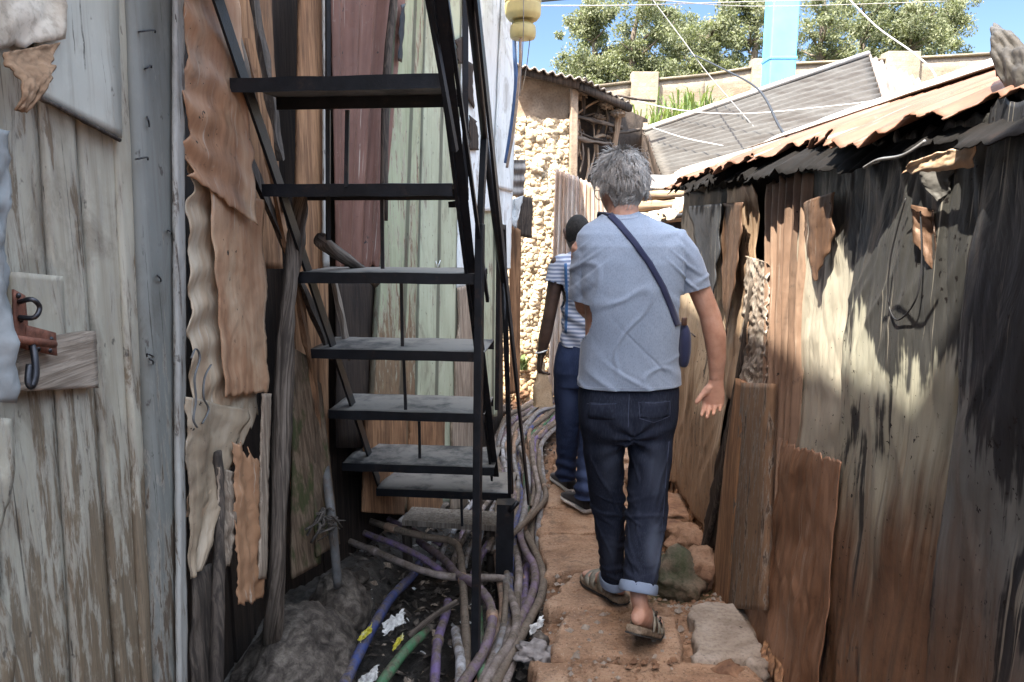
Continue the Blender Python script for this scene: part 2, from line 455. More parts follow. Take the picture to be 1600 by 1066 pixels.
clay = t.ramp(n2, [(.28, (.10, .055, .032, 1)), (.52, (.27, .155, .09, 1)), (.74, (.40, .27, .18, 1))])
X = t.math('ADD', t.axis(0), t.math('MULTIPLY', t.math('SUBTRACT', n1, .5), .35))
Yp = t.axis(1)
isclay = t.mask(t.math('SUBTRACT', X, t.math('MULTIPLY', t.mask(Yp, 4.2, 6.3), .18)), .06, .2)
isclay = t.math('MAXIMUM', isclay, t.mask(t.math('ADD', Yp, t.math('MULTIPLY', n1, .8)), 6.2, 7.0))
ash = t.mask(t.math('ADD', X, 0), -.55, -.75)
mud = t.mix(ash, mud, t.ramp(n2, [(.3, (.035, .032, .03, 1)), (.7, (.17, .155, .14, 1))]))
col = t.mix(isclay, mud, clay)
moss = t.math('MULTIPLY', t.mask(t.math('ADD', t.math('ABSOLUTE', t.math('SUBTRACT', Yp, 3.45)), t.math('MULTIPLY', n2, .5)), .62, .40),
              t.mask(t.math('ADD', t.math('ABSOLUTE', t.math('SUBTRACT', t.axis(0), .8)), t.math('MULTIPLY', n2, .2)), .30, .22))
col = t.mix(t.math('MULTIPLY', moss, .75), col, (.03, .05, .015, 1))
grs = t.mask(t.axis(1), 9, 14)
col = t.mix(grs, col, t.ramp(n1, [(.35, (.16, .12, .06, 1)), (.6, (.07, .10, .03, 1))]))
t.bump(n2, .8, .025); t.bump(n3, .5, .006)
wet = t.math('SUBTRACT', .95, t.math('MULTIPLY', t.math('SUBTRACT', 1, isclay), .35))
M_earth = t.done(col, wet, 0, .3)
g.build('ground', M_earth, kind='structure')

# ------------------------------------------------------------------ stone slabs of the path
t = NT('slab_stone'); P = t.coord('POS')
a = t.noise(P, 5, 8, .62, .3); b = t.noise(P, 45, 7, .7); c = t.noise(P, 200, 3, .6)
cs = t.ramp(a, [(.28, (.19, .108, .064, 1)), (.48, (.33, .205, .128, 1)), (.7, (.42, .285, .19, 1))])
cs = t.mix(t.math('MULTIPLY', t.mask(b, .5, .72), .6), cs, (.12, .07, .045, 1))
cs = t.mix(t.math('MULTIPLY', t.mask(t.noise(P, 7, 8, .75), .52, .66), .6), cs, (.10, .068, .05, 1))
g_ = t.noise(P, 85, 4, .7); cs = t.mix(t.math('MULTIPLY', t.mask(g_, .57, .68), .7), cs, (.44, .34, .25, 1)); cs = t.mix(t.math('MULTIPLY', t.mask(g_, .43, .34), .75), cs, (.06, .04, .028, 1))
t.bump(a, .25, .008); t.bump(b, .7, .007); t.bump(g_, 1.0, .007); t.bump(c, .4, .002)
M_slab = t.done(cs, .88, 0, .25)
M_flag = m_rough('flag_stone', [(.3, (.17, .13, .10, 1)), (.5, (.30, .25, .20, 1)), (.7, (.38, .33, .28, 1))], 5, .4, .02, spots=(16, .64, (.07, .055, .045, 1)))
M_mossrock = m_rough('moss_rock', [(.3, (.04, .06, .02, 1)), (.48, (.10, .09, .06, 1)), (.7, (.24, .17, .12, 1))], 7, .7, .03)
M_clayrock = m_rough('clay_rock', [(.3, (.13, .07, .045, 1)), (.5, (.26, .15, .09, 1)), (.72, (.36, .24, .16, 1))], 8, .7, .03)
M_ashrock = m_rough('ash_rock', [(.32, (.022, .018, .015, 1)), (.48, (.075, .062, .052, 1)), (.66, (.17, .145, .12, 1))], 18, .9, .012, fine=150)
def slab(name, pts, z, th, seed, mat, **kw):
    q = [gs(x, y, z) for x, y in pts]      # bl br tr tl
    cq = sum(q, V()) / 4; q = [cq + (p - cq) * .965 for p in q]
    m = MB(); n = 40
    def top(i, j):
        u, w = i / n, j / n
        p = q[0].lerp(q[1], u).lerp(q[3].lerp(q[2], u), w)
        e = min(u, 1 - u, w, 1 - w)
        ed = V((nz(p.x * 9, p.y * 9, seed), nz(p.x * 9, p.y * 9, seed + 9), 0)) * .03
        ed += V((nz(p.x * 30, p.y * 30, seed), nz(p.x * 30, p.y * 30, seed + 9), 0)) * .01
        dz = .006 * fbm(p.x * 4, p.y * 4, seed, 3) + .002 * fbm(p.x * 25, p.y * 25, seed, 3)
        dz -= .012 * max(0, nz(p.x * 13, p.y * 13, seed + 2) - .15)
        dz -= .012 * (1 - sm(0, .03, e)) * (.8 + nz(p.x * 14, p.y * 14, seed + 4))
        return p + ed * (1 - sm(0, .25, e)) + V((0, 0, dz))
    g_ = {}
    for j in range(n + 1):
        for i in range(n + 1):
            g_[i, j] = len(m.v); m.v.append(top(i, j))
    for j in range(n):
        for i in range(n): m.f.append((g_[i, j], g_[i + 1, j], g_[i + 1, j + 1], g_[i, j + 1]))
    rim = [(i, 0) for i in range(n)] + [(n, j) for j in range(n)] + [(i, n) for i in range(n, 0, -1)] + [(0, j) for j in range(n, 0, -1)]
    prev = [g_[k] for k in rim]; cen = sum((m.v[k] for k in prev), V()) / len(prev)
    for lv in range(1, 5):
        cur = []
        for k in rim:
            p = m.v[g_[k]].copy(); d = (p - cen); d.z = 0; d.normalize()
            p = p + d * (.006 * sin(lv / 4 * pi) + .018 * nz(p.x * 12, p.y * 12, lv * 1.7 + seed)); p.z -= th * lv / 4
            cur.append(len(m.v)); m.v.append(p)
        for a_ in range(len(rim)):
            b_ = (a_ + 1) % len(rim); m.f.append((prev[b_], prev[a_], cur[a_], cur[b_]))
        prev = cur
    m.uv = [(p.x, p.y) for p in m.v]; m.m = [0] * len(m.f)
    return m.build(name, mat, **kw)
G = 'stone slabs forming the path'
slab('stone_slab', [(806, 1150), (1250, 1160), (1180, 1034), (832, 1027)], .0, .14, 1, M_slab, label='widest reddish stone slab at the near end of the path', cat='slab', group=G)
slab('stone_slab', [(857, 1028), (1068, 1030), (1062, 962), (884, 940)], .02, .15, 2, M_slab, label='reddish stone slab under the raised right sandal of the walking man', cat='slab', group=G)
slab('stone_slab', [(848, 948), (1010, 948), (1000, 888), (898, 893)], .03, .16, 3, M_slab, label='reddish stone slab that the flat left sandal stands on', cat='slab', group=G)
slab('stone_slab', [(850, 896), (1000, 890), (985, 832), (838, 834)], .03, .16, 4, M_slab, label='square reddish stone slab just beyond the front left sandal', cat='slab', group=G)
slab('stone_slab', [(836, 834), (1000, 830), (985, 790), (846, 794)], .03, .16, 5, M_slab, label='reddish stone slab under the near dark sneaker', cat='slab', group=G)
slab('stone_slab', [(848, 793), (1010, 788), (990, 752), (857, 756)], .03, .16, 6, M_slab, label='reddish stone slab under the forward dark sneaker', cat='slab', group=G)
slab('stone_slab', [(860, 752), (1010, 750), (990, 722), (862, 724)], .03, .16, 7, M_slab, label='narrow far reddish slab ahead of the striped-shirt walker', cat='slab', group=G)
slab('stone_slab', [(866, 720), (1010, 718), (985, 690), (868, 693)], .03, .18, 8, M_slab, label='last reddish slab of the path before it bends', cat='slab', group=G)
slab('flagstone', [(1088, 1030), (1193, 1030), (1176, 938), (1072, 941)], .0, .1, 9, M_flag, label='grey cracked flagstone beside the foot of the timber post', cat='slab')
# rocks beside the path
def rock(px, py, z, r, seed, mat, label, cat='rock', amp=.35, name='rock', group=None, sub=4):
    p = gs(px, py, z); return MB().blob(p, r, sub, amp, 1.6, seed).build(name, mat, label=label, cat=cat, group=group)
GR = 'rocks beside the path'
rock(1062, 905, -.05, (.13, .14, .13), 21, M_mossrock, 'mossy green rock in the hollow behind the flagstone', group=GR)
rock(1098, 890, .0, (.10, .12, .10), 22, M_clayrock, 'brown rock wedged between the mossy rock and the plank wall', group=GR)
rock(1078, 845, .02, (.14, .18, .08), 23, M_clayrock, 'flat brown rock under the torn hem of the far sheet panel', group=GR)
rock(1040, 800, .06, (.17, .22, .09), 24, M_clayrock, 'broad brown step rock behind the right calf of the walker', group=GR)
rock(1015, 745, .1, (.16, .22, .09), 25, M_clayrock, 'pale brown step rock seen between the walker and the far sheet panel', group=GR)
rock(1140, 1052, -.02, (.06, .05, .035), 26, M_clayrock, 'small brown stone at the foot of the near rust panel', group=GR, sub=3)
rock(1183, 1044, -.02, (.045, .05, .04), 27, M_flag, 'pale broken stone next to the flagstone corner', group=GR, sub=3)
# big ash covered lump under the left wall
m = MB()
def lump(u, v):
    return 0
rock(468, 1075, -.16, (.21, .34, .28), 31, M_ashrock, 'large grey ash-covered boulder under the rusty sheet wall', 'boulder', .16, 'boulder', sub=6)
rock(530, 960, -.10, (.13, .20, .17), 33, M_ashrock, 'small dark boulder under the cut grey waste pipe', 'boulder', .2, 'boulder', sub=5)

# grit and pebbles on the path
rg_ = random.Random(19); m = MB()
for k in range(4200):
    y = rg_.uniform(2.15, 5.6); x = rg_.choice((rg_.uniform(.08, 1.0), rg_.gauss(.14, .05), rg_.gauss(.80, .08)))
    s = rg_.choice((.003, .004, .005, .007, .011, .016)) * rg_.uniform(.7, 1.4)
    z = max(ground_h(x, y), slope(y) + (.012 if .2 < x < .62 else -9)) + s * .2
    a = V((rg_.gauss(0, 1), rg_.gauss(0, 1), 0)).normalized() * s; b = V((-a.y, a.x, 0)) * rg_.uniform(.5, 1.1); c = V((x, y, z))
    m.add([c - a, c - b, c + a, c + b, c + V((0, 0, s * .7))], [(0, 1, 4), (1, 2, 4), (2, 3, 4), (3, 0, 4)], None, k % 2)
m.build('grit', [M_clayrock, M_flag], None, smooth=False, kind='stuff')
# ================================================================== LEFT SIDE
LX = -.92
M_door = m_peel('door_paint', (.415, .385, .31, 1), (.275, .24, .18, 1), (.19, .132, .08, 1), (.075, .052, .035, 1), .36, .53, .15, 1.5, .24, amt=.85)
M_doorw = m_peel('door_paint_white', (.44, .435, .385, 1), (.34, .33, .28, 1), (.25, .19, .14, 1), (.13, .10, .08, 1), .24, .32)
M_post = m_peel('post_paint', (.195, .20, .185, 1), (.13, .13, .115, 1), (.14, .105, .075, 1), (.07, .055, .042, 1), .30, .42, .2, 1.5, .2)
M_edge = m_peel('post_edge_paint', (.36, .35, .325, 1), (.25, .24, .22, 1), (.16, .13, .11, 1), (.08, .065, .05, 1), .36, .46)
M_raw = m_wood('raw_wood', (.24, .185, .14, 1), (.40, .33, .26, 1), (.10, .075, .055, 1))
M_dark = m_wood('dark_wood', (.045, .036, .03, 1), (.10, .08, .065, 1), (.015, .012, .011, 1))
M_brownb = m_wood('brown_board', (.22, .115, .06, 1), (.34, .19, .10, 1), (.07, .04, .025, 1))
M_pole = m_wood('weathered_pole', (.075, .058, .046, 1), (.20, .165, .135, 1), (.016, .013, .011, 1), ax=None)
M_blockw = m_wood('block_wood', (.22, .175, .135, 1), (.37, .31, .25, 1), (.07, .052, .04, 1), ax=1)
M_mossb = m_wood('moss_board', (.13, .09, .06, 1), (.22, .16, .11, 1), (.05, .035, .025, 1), moss=(.045, .06, .02, 1))
M_tan = m_tin('tan_tin', [(.30, (.16, .08, .045, 1)), (.45, (.36, .20, .115, 1)), (.58, (.46, .31, .20, 1)), (.72, (.52, .43, .33, 1))], .62, .05, 5, 2.2, (.06, .04, .03, 1), .5, .5)
M_tan2 = m_tin('soot_tan_tin', [(.30, (.20, .12, .075, 1)), (.45, (.38, .28, .19, 1)), (.6, (.50, .42, .32, 1)), (.75, (.55, .50, .42, 1))], .62, .05, 5, 2.2, (.05, .04, .035, 1), .3, .35,
               zrust_shade=(.25, .62, (.055, .04, .03, 1), (.02, .016, .015, 1)))
M_tanflat = m_tin('flat_orange_tin', [(.28, (.17, .085, .045, 1)), (.45, (.30, .16, .085, 1)), (.6, (.37, .21, .12, 1)), (.75, (.43, .30, .20, 1))], .62, .05, 4, 2.0, (.06, .04, .03, 1), .35, .4)
M_purple = m_tin('purple_rust_tin', [(.28, (.05, .023, .016, 1)), (.45, (.12, .056, .040, 1)), (.6, (.18, .092, .068, 1)), (.75, (.30, .19, .15, 1))], .55, .15, 8, .9, (.03, .02, .018, 1), .35, .35)
M_rusty = m_tin('rust_tin', [(.28, (.06, .025, .014, 1)), (.45, (.19, .08, .04, 1)), (.6, (.32, .15, .08, 1)), (.75, (.42, .25, .16, 1))], .6, .1, 8, 1.2, (.03, .02, .016, 1), .4, .4)
M_green = m_peel('green_paint', (.34, .37, .25, 1), (.235, .26, .165, 1), (.24, .16, .095, 1), (.12, .08, .05, 1), .34, .46, .1, 1.6, .34, grooves=1)
M_greenw = m_peel('pale_green_paint', (.40, .43, .315, 1), (.29, .31, .22, 1), (.22, .17, .12, 1), (.12, .09, .06, 1), .32, .42, grooves=1)
M_white = m_peel('white_paint', (.70, .74, .75, 1), (.56, .60, .60, 1), (.3, .24, .18, 1), (.16, .13, .1, 1), .30, .38)
M_blackm = m_plain('black_steel', (.010, .011, .014, 1), .45, .2, .4, 22, .35, ((.10, .055, .036, 1), .56, .75))
M_dust = m_plain('dusty_steel', (.020, .021, .024, 1), .6, .1, .3, 10, .3, ((.225, .205, .18, 1), .30, .80))
M_rustm = m_plain('rust_steel', (.17, .065, .04, 1), .7, .3, .4, 60, .4, ((.05, .025, .02, 1), .5, .6))
M_iron = m_plain('dark_iron', (.05, .05, .055, 1), .4, .8, .3, 50, .2)
M_void = m_wood('gap_dark_board', (.030, .022, .018, 1), (.05, .036, .028, 1), (.010, .008, .008, 1))  # near-black colour stands in for dark gaps and openings; also burnt patches
M_roofold = m_tin('old_roof_tin', [(.3, (.12, .10, .09, 1)), (.5, (.25, .23, .21, 1)), (.7, (.38, .36, .33, 1))], .5, .3)

def wob(seed, a=.006, f=3.0):
    return lambda v: (a * nz(v * f * 4, seed) + a * .4 * nz(v * 30, seed + 3), 1 + a * nz(v * f * 4, seed + 11) + a * .4 * nz(v * 30, seed + 7))
def plank(name, c, mat, parent=None, th=.02, seed=0, nu=6, nv=40, bow=.004, eu=None, ev=None, cup=0.0, **kw):
    W = (V(c[1]) - V(c[0])).length
    eu = eu or wob(seed, min(.012, .004 / max(W, .03) + .006))
    d = lambda u, v: bow * fbm(u * 1.5 + seed, v * 2.5, seed, 3) + .0015 * nz(u * 9 + seed, v * 20) + cup * (u - .5) ** 2
    return MB().patch(c, nu, nv, d, eu, ev).build(name, mat, parent, smooth=True, solid=th, auto=40, **kw)

# ---- the two-storey shack whose walls carry everything on this side
sh = thing('wooden_shack', 'tall dark timber shack on the left that the steel stair climbs', 'shack', (-2.2, 2.0, 0))
def wallseg(name, a, b, z0, z1, th=.04, mat=None):
    m = MB(); n = max(2, int(((V(b) - V(a)).length) / .2))
    A = V((a[0], a[1], 0)); B = V((b[0], b[1], 0))
    for i in range(n):
        p = A.lerp(B, i / n + .002); q = A.lerp(B, (i + 1) / n - .002)
        o = rnd.uniform(-.006, .006); nn = V((-(B - A).y, (B - A).x, 0)).normalized() * o
        m.patch([p + nn + V((0, 0, z0)), q + nn + V((0, 0, z0)), q + nn + V((0, 0, z1)), p + nn + V((0, 0, z1))], 1, 6)
    return m.build(name, mat or M_void, sh, smooth=False, solid=th)
# corner points, camera side to far side
wallseg('wall', (-1.06, -2.2), (-1.06, -.7), -.2, 6.2)  # unseen near section, made taller to shade the near right wall
wallseg('wall', (-1.06, -.7), (-1.06, 2.75), -.2, 5.2)
def bx(y): return -1.998 + .3276 * y
wallseg('wall', (-1.06, 2.75), (bx(3.05) - .1, 3.05), -.2, 5.2)
wallseg('wall', (bx(3.05) - .1, 3.05), (bx(4.1) - .1, 4.1), -.2, 5.2)
wallseg('wall', (bx(4.1) - .1, 4.1), (bx(6.0) - .06, 6.0), -.2, 3.5)
wallseg('wall', (bx(4.15) - .1, 4.15), (-3.6, 4.15), -.2, 5.2)
wallseg('wall', (-3.6, 4.15), (-3.6, -2.2), -.2, 5.3)
def roof(pts, name='roof'):
    MB().patch(pts, 40, 4, lambda u, v: .012 * sin(u * 2 * pi * 20)).build(name, M_roofold, sh, solid=.004)
roof([(-.80, -2.4, 6.2), (-.80, -.65, 6.2), (-4, -.65, 6.6), (-4, -2.4, 6.6)])  # raised near roof, out of view, added for its shadow
roof([(-.76, -.70, 5.15), (-.76, 4.2, 5.2), (-4, 4.2, 5.6), (-4, -.70, 5.6)])

# ---- plank door
dr = thing('plank_door', 'peeling pale green plank door with a rusty hasp', 'door', ax(80, 900, LX))
def lx(px, py, X=LX): return ax(px, py, X)
def dplank(i, tl, tr, bl, br, mat=M_door, X=LX, th=.022, **kw):
    c = [lx(*bl, X=X), lx(*br, X=X), lx(*tr, X=X), lx(*tl, X=X)]
    return plank('plank', c, mat, dr, th, seed=i * 3.7, nu=8, nv=60, **kw)
dplank(1, (-260, -300), (-66, -300), (-240, 1500), (10, 1500))
dplank(2, (-56, -300), (20, -300), (20, 1500), (128, 1500), X=LX - .006)
dplank(3, (31, -300), (74, -300), (139, 1500), (201, 1500))
dplank(4, (83, -300), (172, -300), (212, 1500), (262, 1500), X=LX - .003)
dplank(5, (150, -300), (178, -300), (246, 1500), (300, 1500), X=LX + .012, th=.016)
# lighter cover board nailed over the top, its lower edge slanting
plank('cover_board', [lx(62, 150, -.895), lx(186, 216, -.895), lx(176, -300, -.895), lx(40, -300, -.895)], M_doorw, dr, .012, seed=5,
      ev=lambda u: (.0 + .004 * nz(u * 12), 1))
MB().tube([lx(62, 153, -.888), lx(100, 172, -.886), lx(140, 194, -.886), lx(187, 219, -.888)], lambda q: .005 + .003 * nz(q * 9), 6).build('split_edge', M_dark, dr)
# torn cardboard sheet hanging over the top corner
tb = MB()
tb.patch([lx(-80, 100, -.87), lx(104, 66, -.865), lx(108, -200, -.88), lx(-80, -200, -.88)], 30, 26,
         lambda u, v: -.03 * (1 - v) * sin(u * 3) + .012 * fbm(u * 4, v * 4, 2), ev=lambda u: (.05 * fbm(u * 6, 1) + .02, 1))
tb.build('torn_sheet', m_rough('torn_card', [(.3, (.28, .22, .16, 1)), (.5, (.50, .44, .36, 1)), (.7, (.6, .55, .47, 1))], 6, .4, .01), None, solid=.004,
         label='torn beige card sheet hanging over the top corner of the door', cat='card sheet')
tb = MB()
tb.patch([lx(24, 172, -.84), lx(40, 176, -.835), lx(106, 62, -.85), lx(18, 78, -.858)], 18, 22, lambda u, v: .02 * sin(v * 5) + .01 * fbm(u * 5, v * 5, 4),
         eu=lambda v: (.06 * fbm(v * 7, 3), 1 + .08 * fbm(v * 8, 5)))
tb.build('torn_flap', m_rough('brown_flap', [(.3, (.10, .055, .03, 1)), (.5, (.24, .15, .09, 1)), (.7, (.36, .26, .18, 1))], 7, .5, .01), None, solid=.004,
         label='dark brown pointed flap dangling below the beige card sheet', cat='card flap')
# pale crumpled strip at the very edge of the picture
MB().patch([lx(-90, 625, -.86), lx(22, 630, -.86), lx(20, 205, -.86), lx(-90, 180, -.86)], 24, 50, lambda u, v: .016 * fbm(u * 3, v * 6, 8) + .01 * sin(u * 9 + v * 3),
    eu=lambda v: (0, 1 + .06 * fbm(v * 7, 4))).build('plastic_sheet', m_plain('pale_plastic', (.24, .25, .25, 1), .5, 0, .35, 9, .3), None, solid=.002,
    label='pale crumpled plastic sheet hanging beside the door hasp', cat='sheet')
MB().patch([lx(-100, 1300, -.85), lx(14, 1300, -.86), lx(16, 655, -.86), lx(-90, 640, -.86)], 14, 50, lambda u, v: .012 * fbm(u * 3, v * 6, 3),
    eu=lambda v: (0, 1 + .12 * fbm(v * 6, 9) - .3 * sm(.52, .62, v) * (1 - sm(.66, .8, v)))).build('edge_strip', M_door, dr, solid=.006)
# hasp
MB().patch([lx(22, 612, -.895), lx(147, 606, -.895), lx(143, 517, -.895), lx(22, 530, -.895)], 14, 14, lambda u, v: .002 * nz(u * 5, v * 14), eu=wob(2, .02)).build('backing_block', M_blockw, dr, solid=.02)
MB().patch([lx(20, 560, -.897), lx(98, 560, -.897), lx(92, 432, -.897), lx(18, 425, -.897)], 8, 14, None).build('backing_board', M_door, dr, solid=.018)
hp = MB().patch([lx(22, 540, -.872), lx(46, 548, -.872), lx(38, 462, -.872), lx(20, 452, -.872)], 3, 6).build('hasp', M_rustm, dr, solid=.004)
MB().patch([lx(40, 546, -.870), lx(88, 556, -.870), lx(86, 520, -.870), lx(40, 508, -.870)], 4, 4).build('hasp_plate', M_rustm, hp, solid=.004)
MB().tube([lx(30, 472, -.868), lx(50, 468, -.84), lx(62, 480, -.835), lx(54, 496, -.84), lx(30, 496, -.868)], .0045, 8).build('staple', M_iron, hp)
MB().tube([lx(22, 530, -.85), lx(84, 538, -.85)], .0075, 10, 1).build('bolt', M_rustm, hp)
MB().tube([lx(50, 540, -.85), lx(54, 556, -.84), lx(56, 585, -.835), lx(50, 604, -.838), lx(44, 596, -.842), lx(46, 570, -.845)], .006, 8).build('hook', M_iron, hp)
for (x, y) in ((29, 462), (33, 500), (80, 530), (78, 548), (60, 546)):
    MB().blob(lx(x, y, -.868), (.004, .005, .005), 2, 0).build('rivet', M_iron, hp)

# ---- door post with bent nails
dp = thing('door_post', 'grey painted timber door post with bent nails', 'post', ax(250, 1060, -.88))
plank('shaft', [lx(262, 1500, -.892), lx(288, 1500, -.892), lx(271, -300, -.892), lx(186, -300, -.892)], M_post, dp, .03, seed=4, nv=80, bow=.003)
plank('edge_strip', [lx(281, 1500, -.862), lx(291, 1500, -.872), lx(283, -300, -.872), lx(270, -300, -.862)], M_edge, dp, .012, seed=8, nv=90, eu=wob(3, .1, 9))
for i, (x, y, dx, dy) in enumerate(((215, 50, 26, -3), (226, 108, 10, -6), (230, 182, 3, 12), (212, 249, 18, -3), (246, 430, 5, 6), (240, 557, -10, -4), (233, 560, 6, 5), (262, 360, 6, 2))):
    MB().tube([lx(x, y, -.880), lx(x + dx * .3, y + dy * .3, -.862), lx(x + dx, y + dy, -.866), lx(x + dx * 1.05, y + dy + 4, -.873)], .0022, 6).build('bent_nail', M_iron, dp)
# brown board slot between door and post
plank('door_jamb', [lx(268, 1500, -.95), lx(300, 1500, -.95), lx(196, -300, -.95), lx(150, -300, -.95)], M_brownb, None, .02, seed=14, nv=40,
      label='dark brown jamb board in the gap between door and grey post', cat='jamb board')

# ---- corrugated tin sheets right of the post
def tinlobe(seed, n, amp):
    # ripples run across the sheet, so the left edge is scalloped
    return lambda u, v: amp * (.35 + 1.1 * max(0, 1 - u) ** 1.5 + .5 * nz(u * 2, v * 3, seed + 2)) * sin(2 * pi * (n * v + 1.1 * nz(v * 2.2, seed) + .35 * u + .5 * nz(u * 2, v * 2.5, seed))) + .009 * fbm(u * 2, v * 3, seed)
MB().patch([lx(292, 275, -.86), lx(402, 352, -.80), lx(350, -260, -.84), lx(280, -260, -.88)], 40, 150, tinlobe(3, 9, .0065),
    eu=lambda v: (.06 * sin(2 * pi * (6 * v + .8 * nz(v * 3, 5))) + .06 * nz(v * 7, 3) + .02 * nz(v * 40, 6), 1 + .08 * nz(v * 9, 2) * v + .05 * nz(v * 22, 8)),
    ev=lambda u: (.012 * nz(u * 10, 3), 1)).build('corrugated_sheet', M_tan, None, solid=.003,
    label='upper rust-orange wavy tin sheet beside the grey door post', cat='tin sheet', group='tin sheets right of the door')
MB().patch([lx(297, 860, -.86), lx(408, 640, -.845), lx(384, 350, -.85), lx(296, 308, -.868)], 40, 130, tinlobe(8, 8, .005),
    eu=lambda v: (.035 * sin(2 * pi * (6 * v + .9 * nz(v * 3, 4))) + .05 * nz(v * 9, 5) + .02 * nz(v * 40, 6), 1 + .02 * nz(v * 8, 2) - .05 * (1 - v)),
    ev=lambda u: (.03 * nz(u * 7, 1) + .06 * abs(nz(u * 16, 6)), 1.10)).build('corrugated_sheet', M_tan2, None, solid=.003,
    label='lower cream and brown tin sheet with a grey squiggle', cat='tin sheet', group='tin sheets right of the door')
MB().patch([lx(352, 620, -.835), lx(418, 612, -.82), lx(412, 345, -.825), lx(330, 330, -.845)], 24, 60, lambda u, v: .002 * sin(v * 26) * (1 - u) + .008 * fbm(u * 3, v * 4, 12),
    eu=lambda v: (.015 * nz(v * 6, 3), 1 + .02 * nz(v * 9, 1) + .02 * nz(v * 30, 5)), ev=lambda u: (.03 * nz(u * 12, 2) + .015 * nz(u * 40, 3), 1.12)).build('tin_sheet', M_tan, None, solid=.003,
    label='plain orange-brown tin sheet with ragged lower hem beside the leaning pole', cat='tin sheet', group='tin sheets right of the door')
# tongue with soot that ends in a point, and torn strips below
MB().patch([lx(298, 905, -.852), lx(312, 890, -.85), lx(384, 640, -.84), lx(290, 620, -.856)], 18, 60, lambda u, v: .008 * sin(u * 8) + .01 * fbm(u * 3, v * 5, 6),
    eu=lambda v: (.03 * nz(v * 12, 5), 1 + .10 * nz(v * 9, 7))).build('tin_tongue', m_tin('soot_tongue', [(.3, (.14, .10, .07, 1)), (.5, (.30, .235, .165, 1)), (.7, (.42, .35, .27, 1))], .6, .1, 6, 2,
    zrust_shade=(.42, .72, (.05, .04, .035, 1), (.02, .018, .016, 1))), None, solid=.003, label='sooty pointed tin tongue hanging below the squiggle sheet', cat='tin sheet')
MB().patch([lx(344, 880, -.835), lx(358, 885, -.833), lx(380, 742, -.83), lx(340, 730, -.84)], 10, 40, lambda u, v: .008 * fbm(u * 2, v * 6, 3),
    eu=lambda v: (.15 * nz(v * 7, 1), 1 + .15 * nz(v * 6, 2)), ev=lambda u: (.08 * nz(u * 9, 3), 1)).build('peeling_strip', M_raw, None, solid=.004,
    label='split pale wood strip against the burnt stake', cat='wood strip')
MB().patch([lx(372, 945, -.83), lx(410, 935, -.82), lx(404, 720, -.82), lx(362, 690, -.83)], 16, 50, lambda u, v: .016 * fbm(u * 3, v * 4, 5),
    eu=lambda v: (.10 * nz(v * 3, 4) + .05 * nz(v * 40, 2), 1 + .10 * nz(v * 4, 6) + .06 * nz(v * 34, 2)), ev=lambda u: (.05 * nz(u * 9, 4), 1 + .1 * nz(u * 8, 9))).build('tin_scrap', M_tanflat, None, solid=.003,
    label='crumpled tan tin scrap at the foot of the leaning pole', cat='tin scrap')
plank('wood_strip', [lx(404, 905, -.815), lx(414, 905, -.815), lx(422, 615, -.81), lx(410, 615, -.81)], M_raw, None, .008, seed=22, eu=wob(9, .12, 6),
      label='thin upright pale lath just left of the leaning pole', cat='lath')
MB().tube([lx(336, 1180, -.83), lx(340, 950, -.835), lx(342, 780, -.845), lx(338, 705, -.85)], lambda q: .021 - .006 * q, 10, 6, wob=.25).build('burnt_stake', M_dark, None,
    label='charred upright stake stuck in the ground beside the door post', cat='stake')
MB().patch([lx(300, 1120, -.86), lx(332, 1110, -.85), lx(330, 880, -.855), lx(302, 890, -.86)], 8, 20, lambda u, v: .01 * fbm(u * 3, v * 3, 7)).build('burnt_board', M_dark, None, solid=.008,
    label='short burnt board between the door post and the stake', cat='board')
# squiggle painted on the lower sheet
def squig(pts):
    MB().tube([lx(x, y, -.835) for x, y in pts], .0035, 5, 5, flat=.5).build('painted_squiggle', m_plain('squiggle_paint', (.10, .10, .10, 1), .8, 0, .3), sqp)
sqp = [o for o in COL.objects if o.get('label', '').startswith('lower cream')][0]
squig([(299, 560), (306, 545), (312, 560), (304, 590), (306, 625), (302, 655), (308, 668)])
squig([(330, 570), (320, 590), (318, 620), (326, 640), (316, 662)])
# ---- leaning pole and the dark laths behind it
MB().tube([bw(423, 1030, .25), lx(432, 900, -.80), lx(440, 700, -.80), lx(450, 480, -.80), lx(462, 380, -.80), lx(470, 300, -.79)],
    lambda q: .030 + .004 * sin(q * 17) , 14, 8, wob=.22).build('wooden_pole', M_pole, None, label='rough barked pole propped up under the left end of the steel treads', cat='pole')
DL = 'leaning laths behind the stair'
for i, (a, b, wd, mt, lab) in enumerate((
        ((445, 330), (352, -20), .035, M_pole, 'grey split lath leaning from the top left behind the stair'),
        ((520, 560), (352, 160), .045, M_dark, 'black lath leaning low behind the left stringer'),
        ((440, 250), (392, -20), .06, M_dark, 'dark brown lath with a broken end above the top tread'),
        ((455, 420), (385, 60), .05, M_brownb, 'reddish lath leaning behind the upper treads'),
        ((505, 700), (455, 380), .05, M_brownb, 'reddish lath behind the leaning pole at mid height'),
        ((548, 560), (520, 430), .05, M_pole, 'short grey weathered lath under the fallen branch'))):
    p, q = bw(*a, .18), bw(*b, .16)
    MB().bar(p, q, wd, .018, up=(1, 0, 0), n=24, jit=.012).build('lath', mt, None, smooth=False, label=lab, cat='lath', group=DL)
plank('brown_board', [bw(395, 420, .06), bw(440, 420, .06), bw(420, -60, .06), bw(352, -60, .06)], M_brownb, None, .014, seed=41, label='orange brown board behind the leaning laths at the upper left', cat='board')
plank('brown_board', [bw(455, 780, .05), bw(512, 780, .05), bw(508, -60, .05), bw(468, -60, .05)], M_brownb, None, .014, seed=42, nv=60, label='tall orange brown board left of the purple corrugated sheet', cat='board')
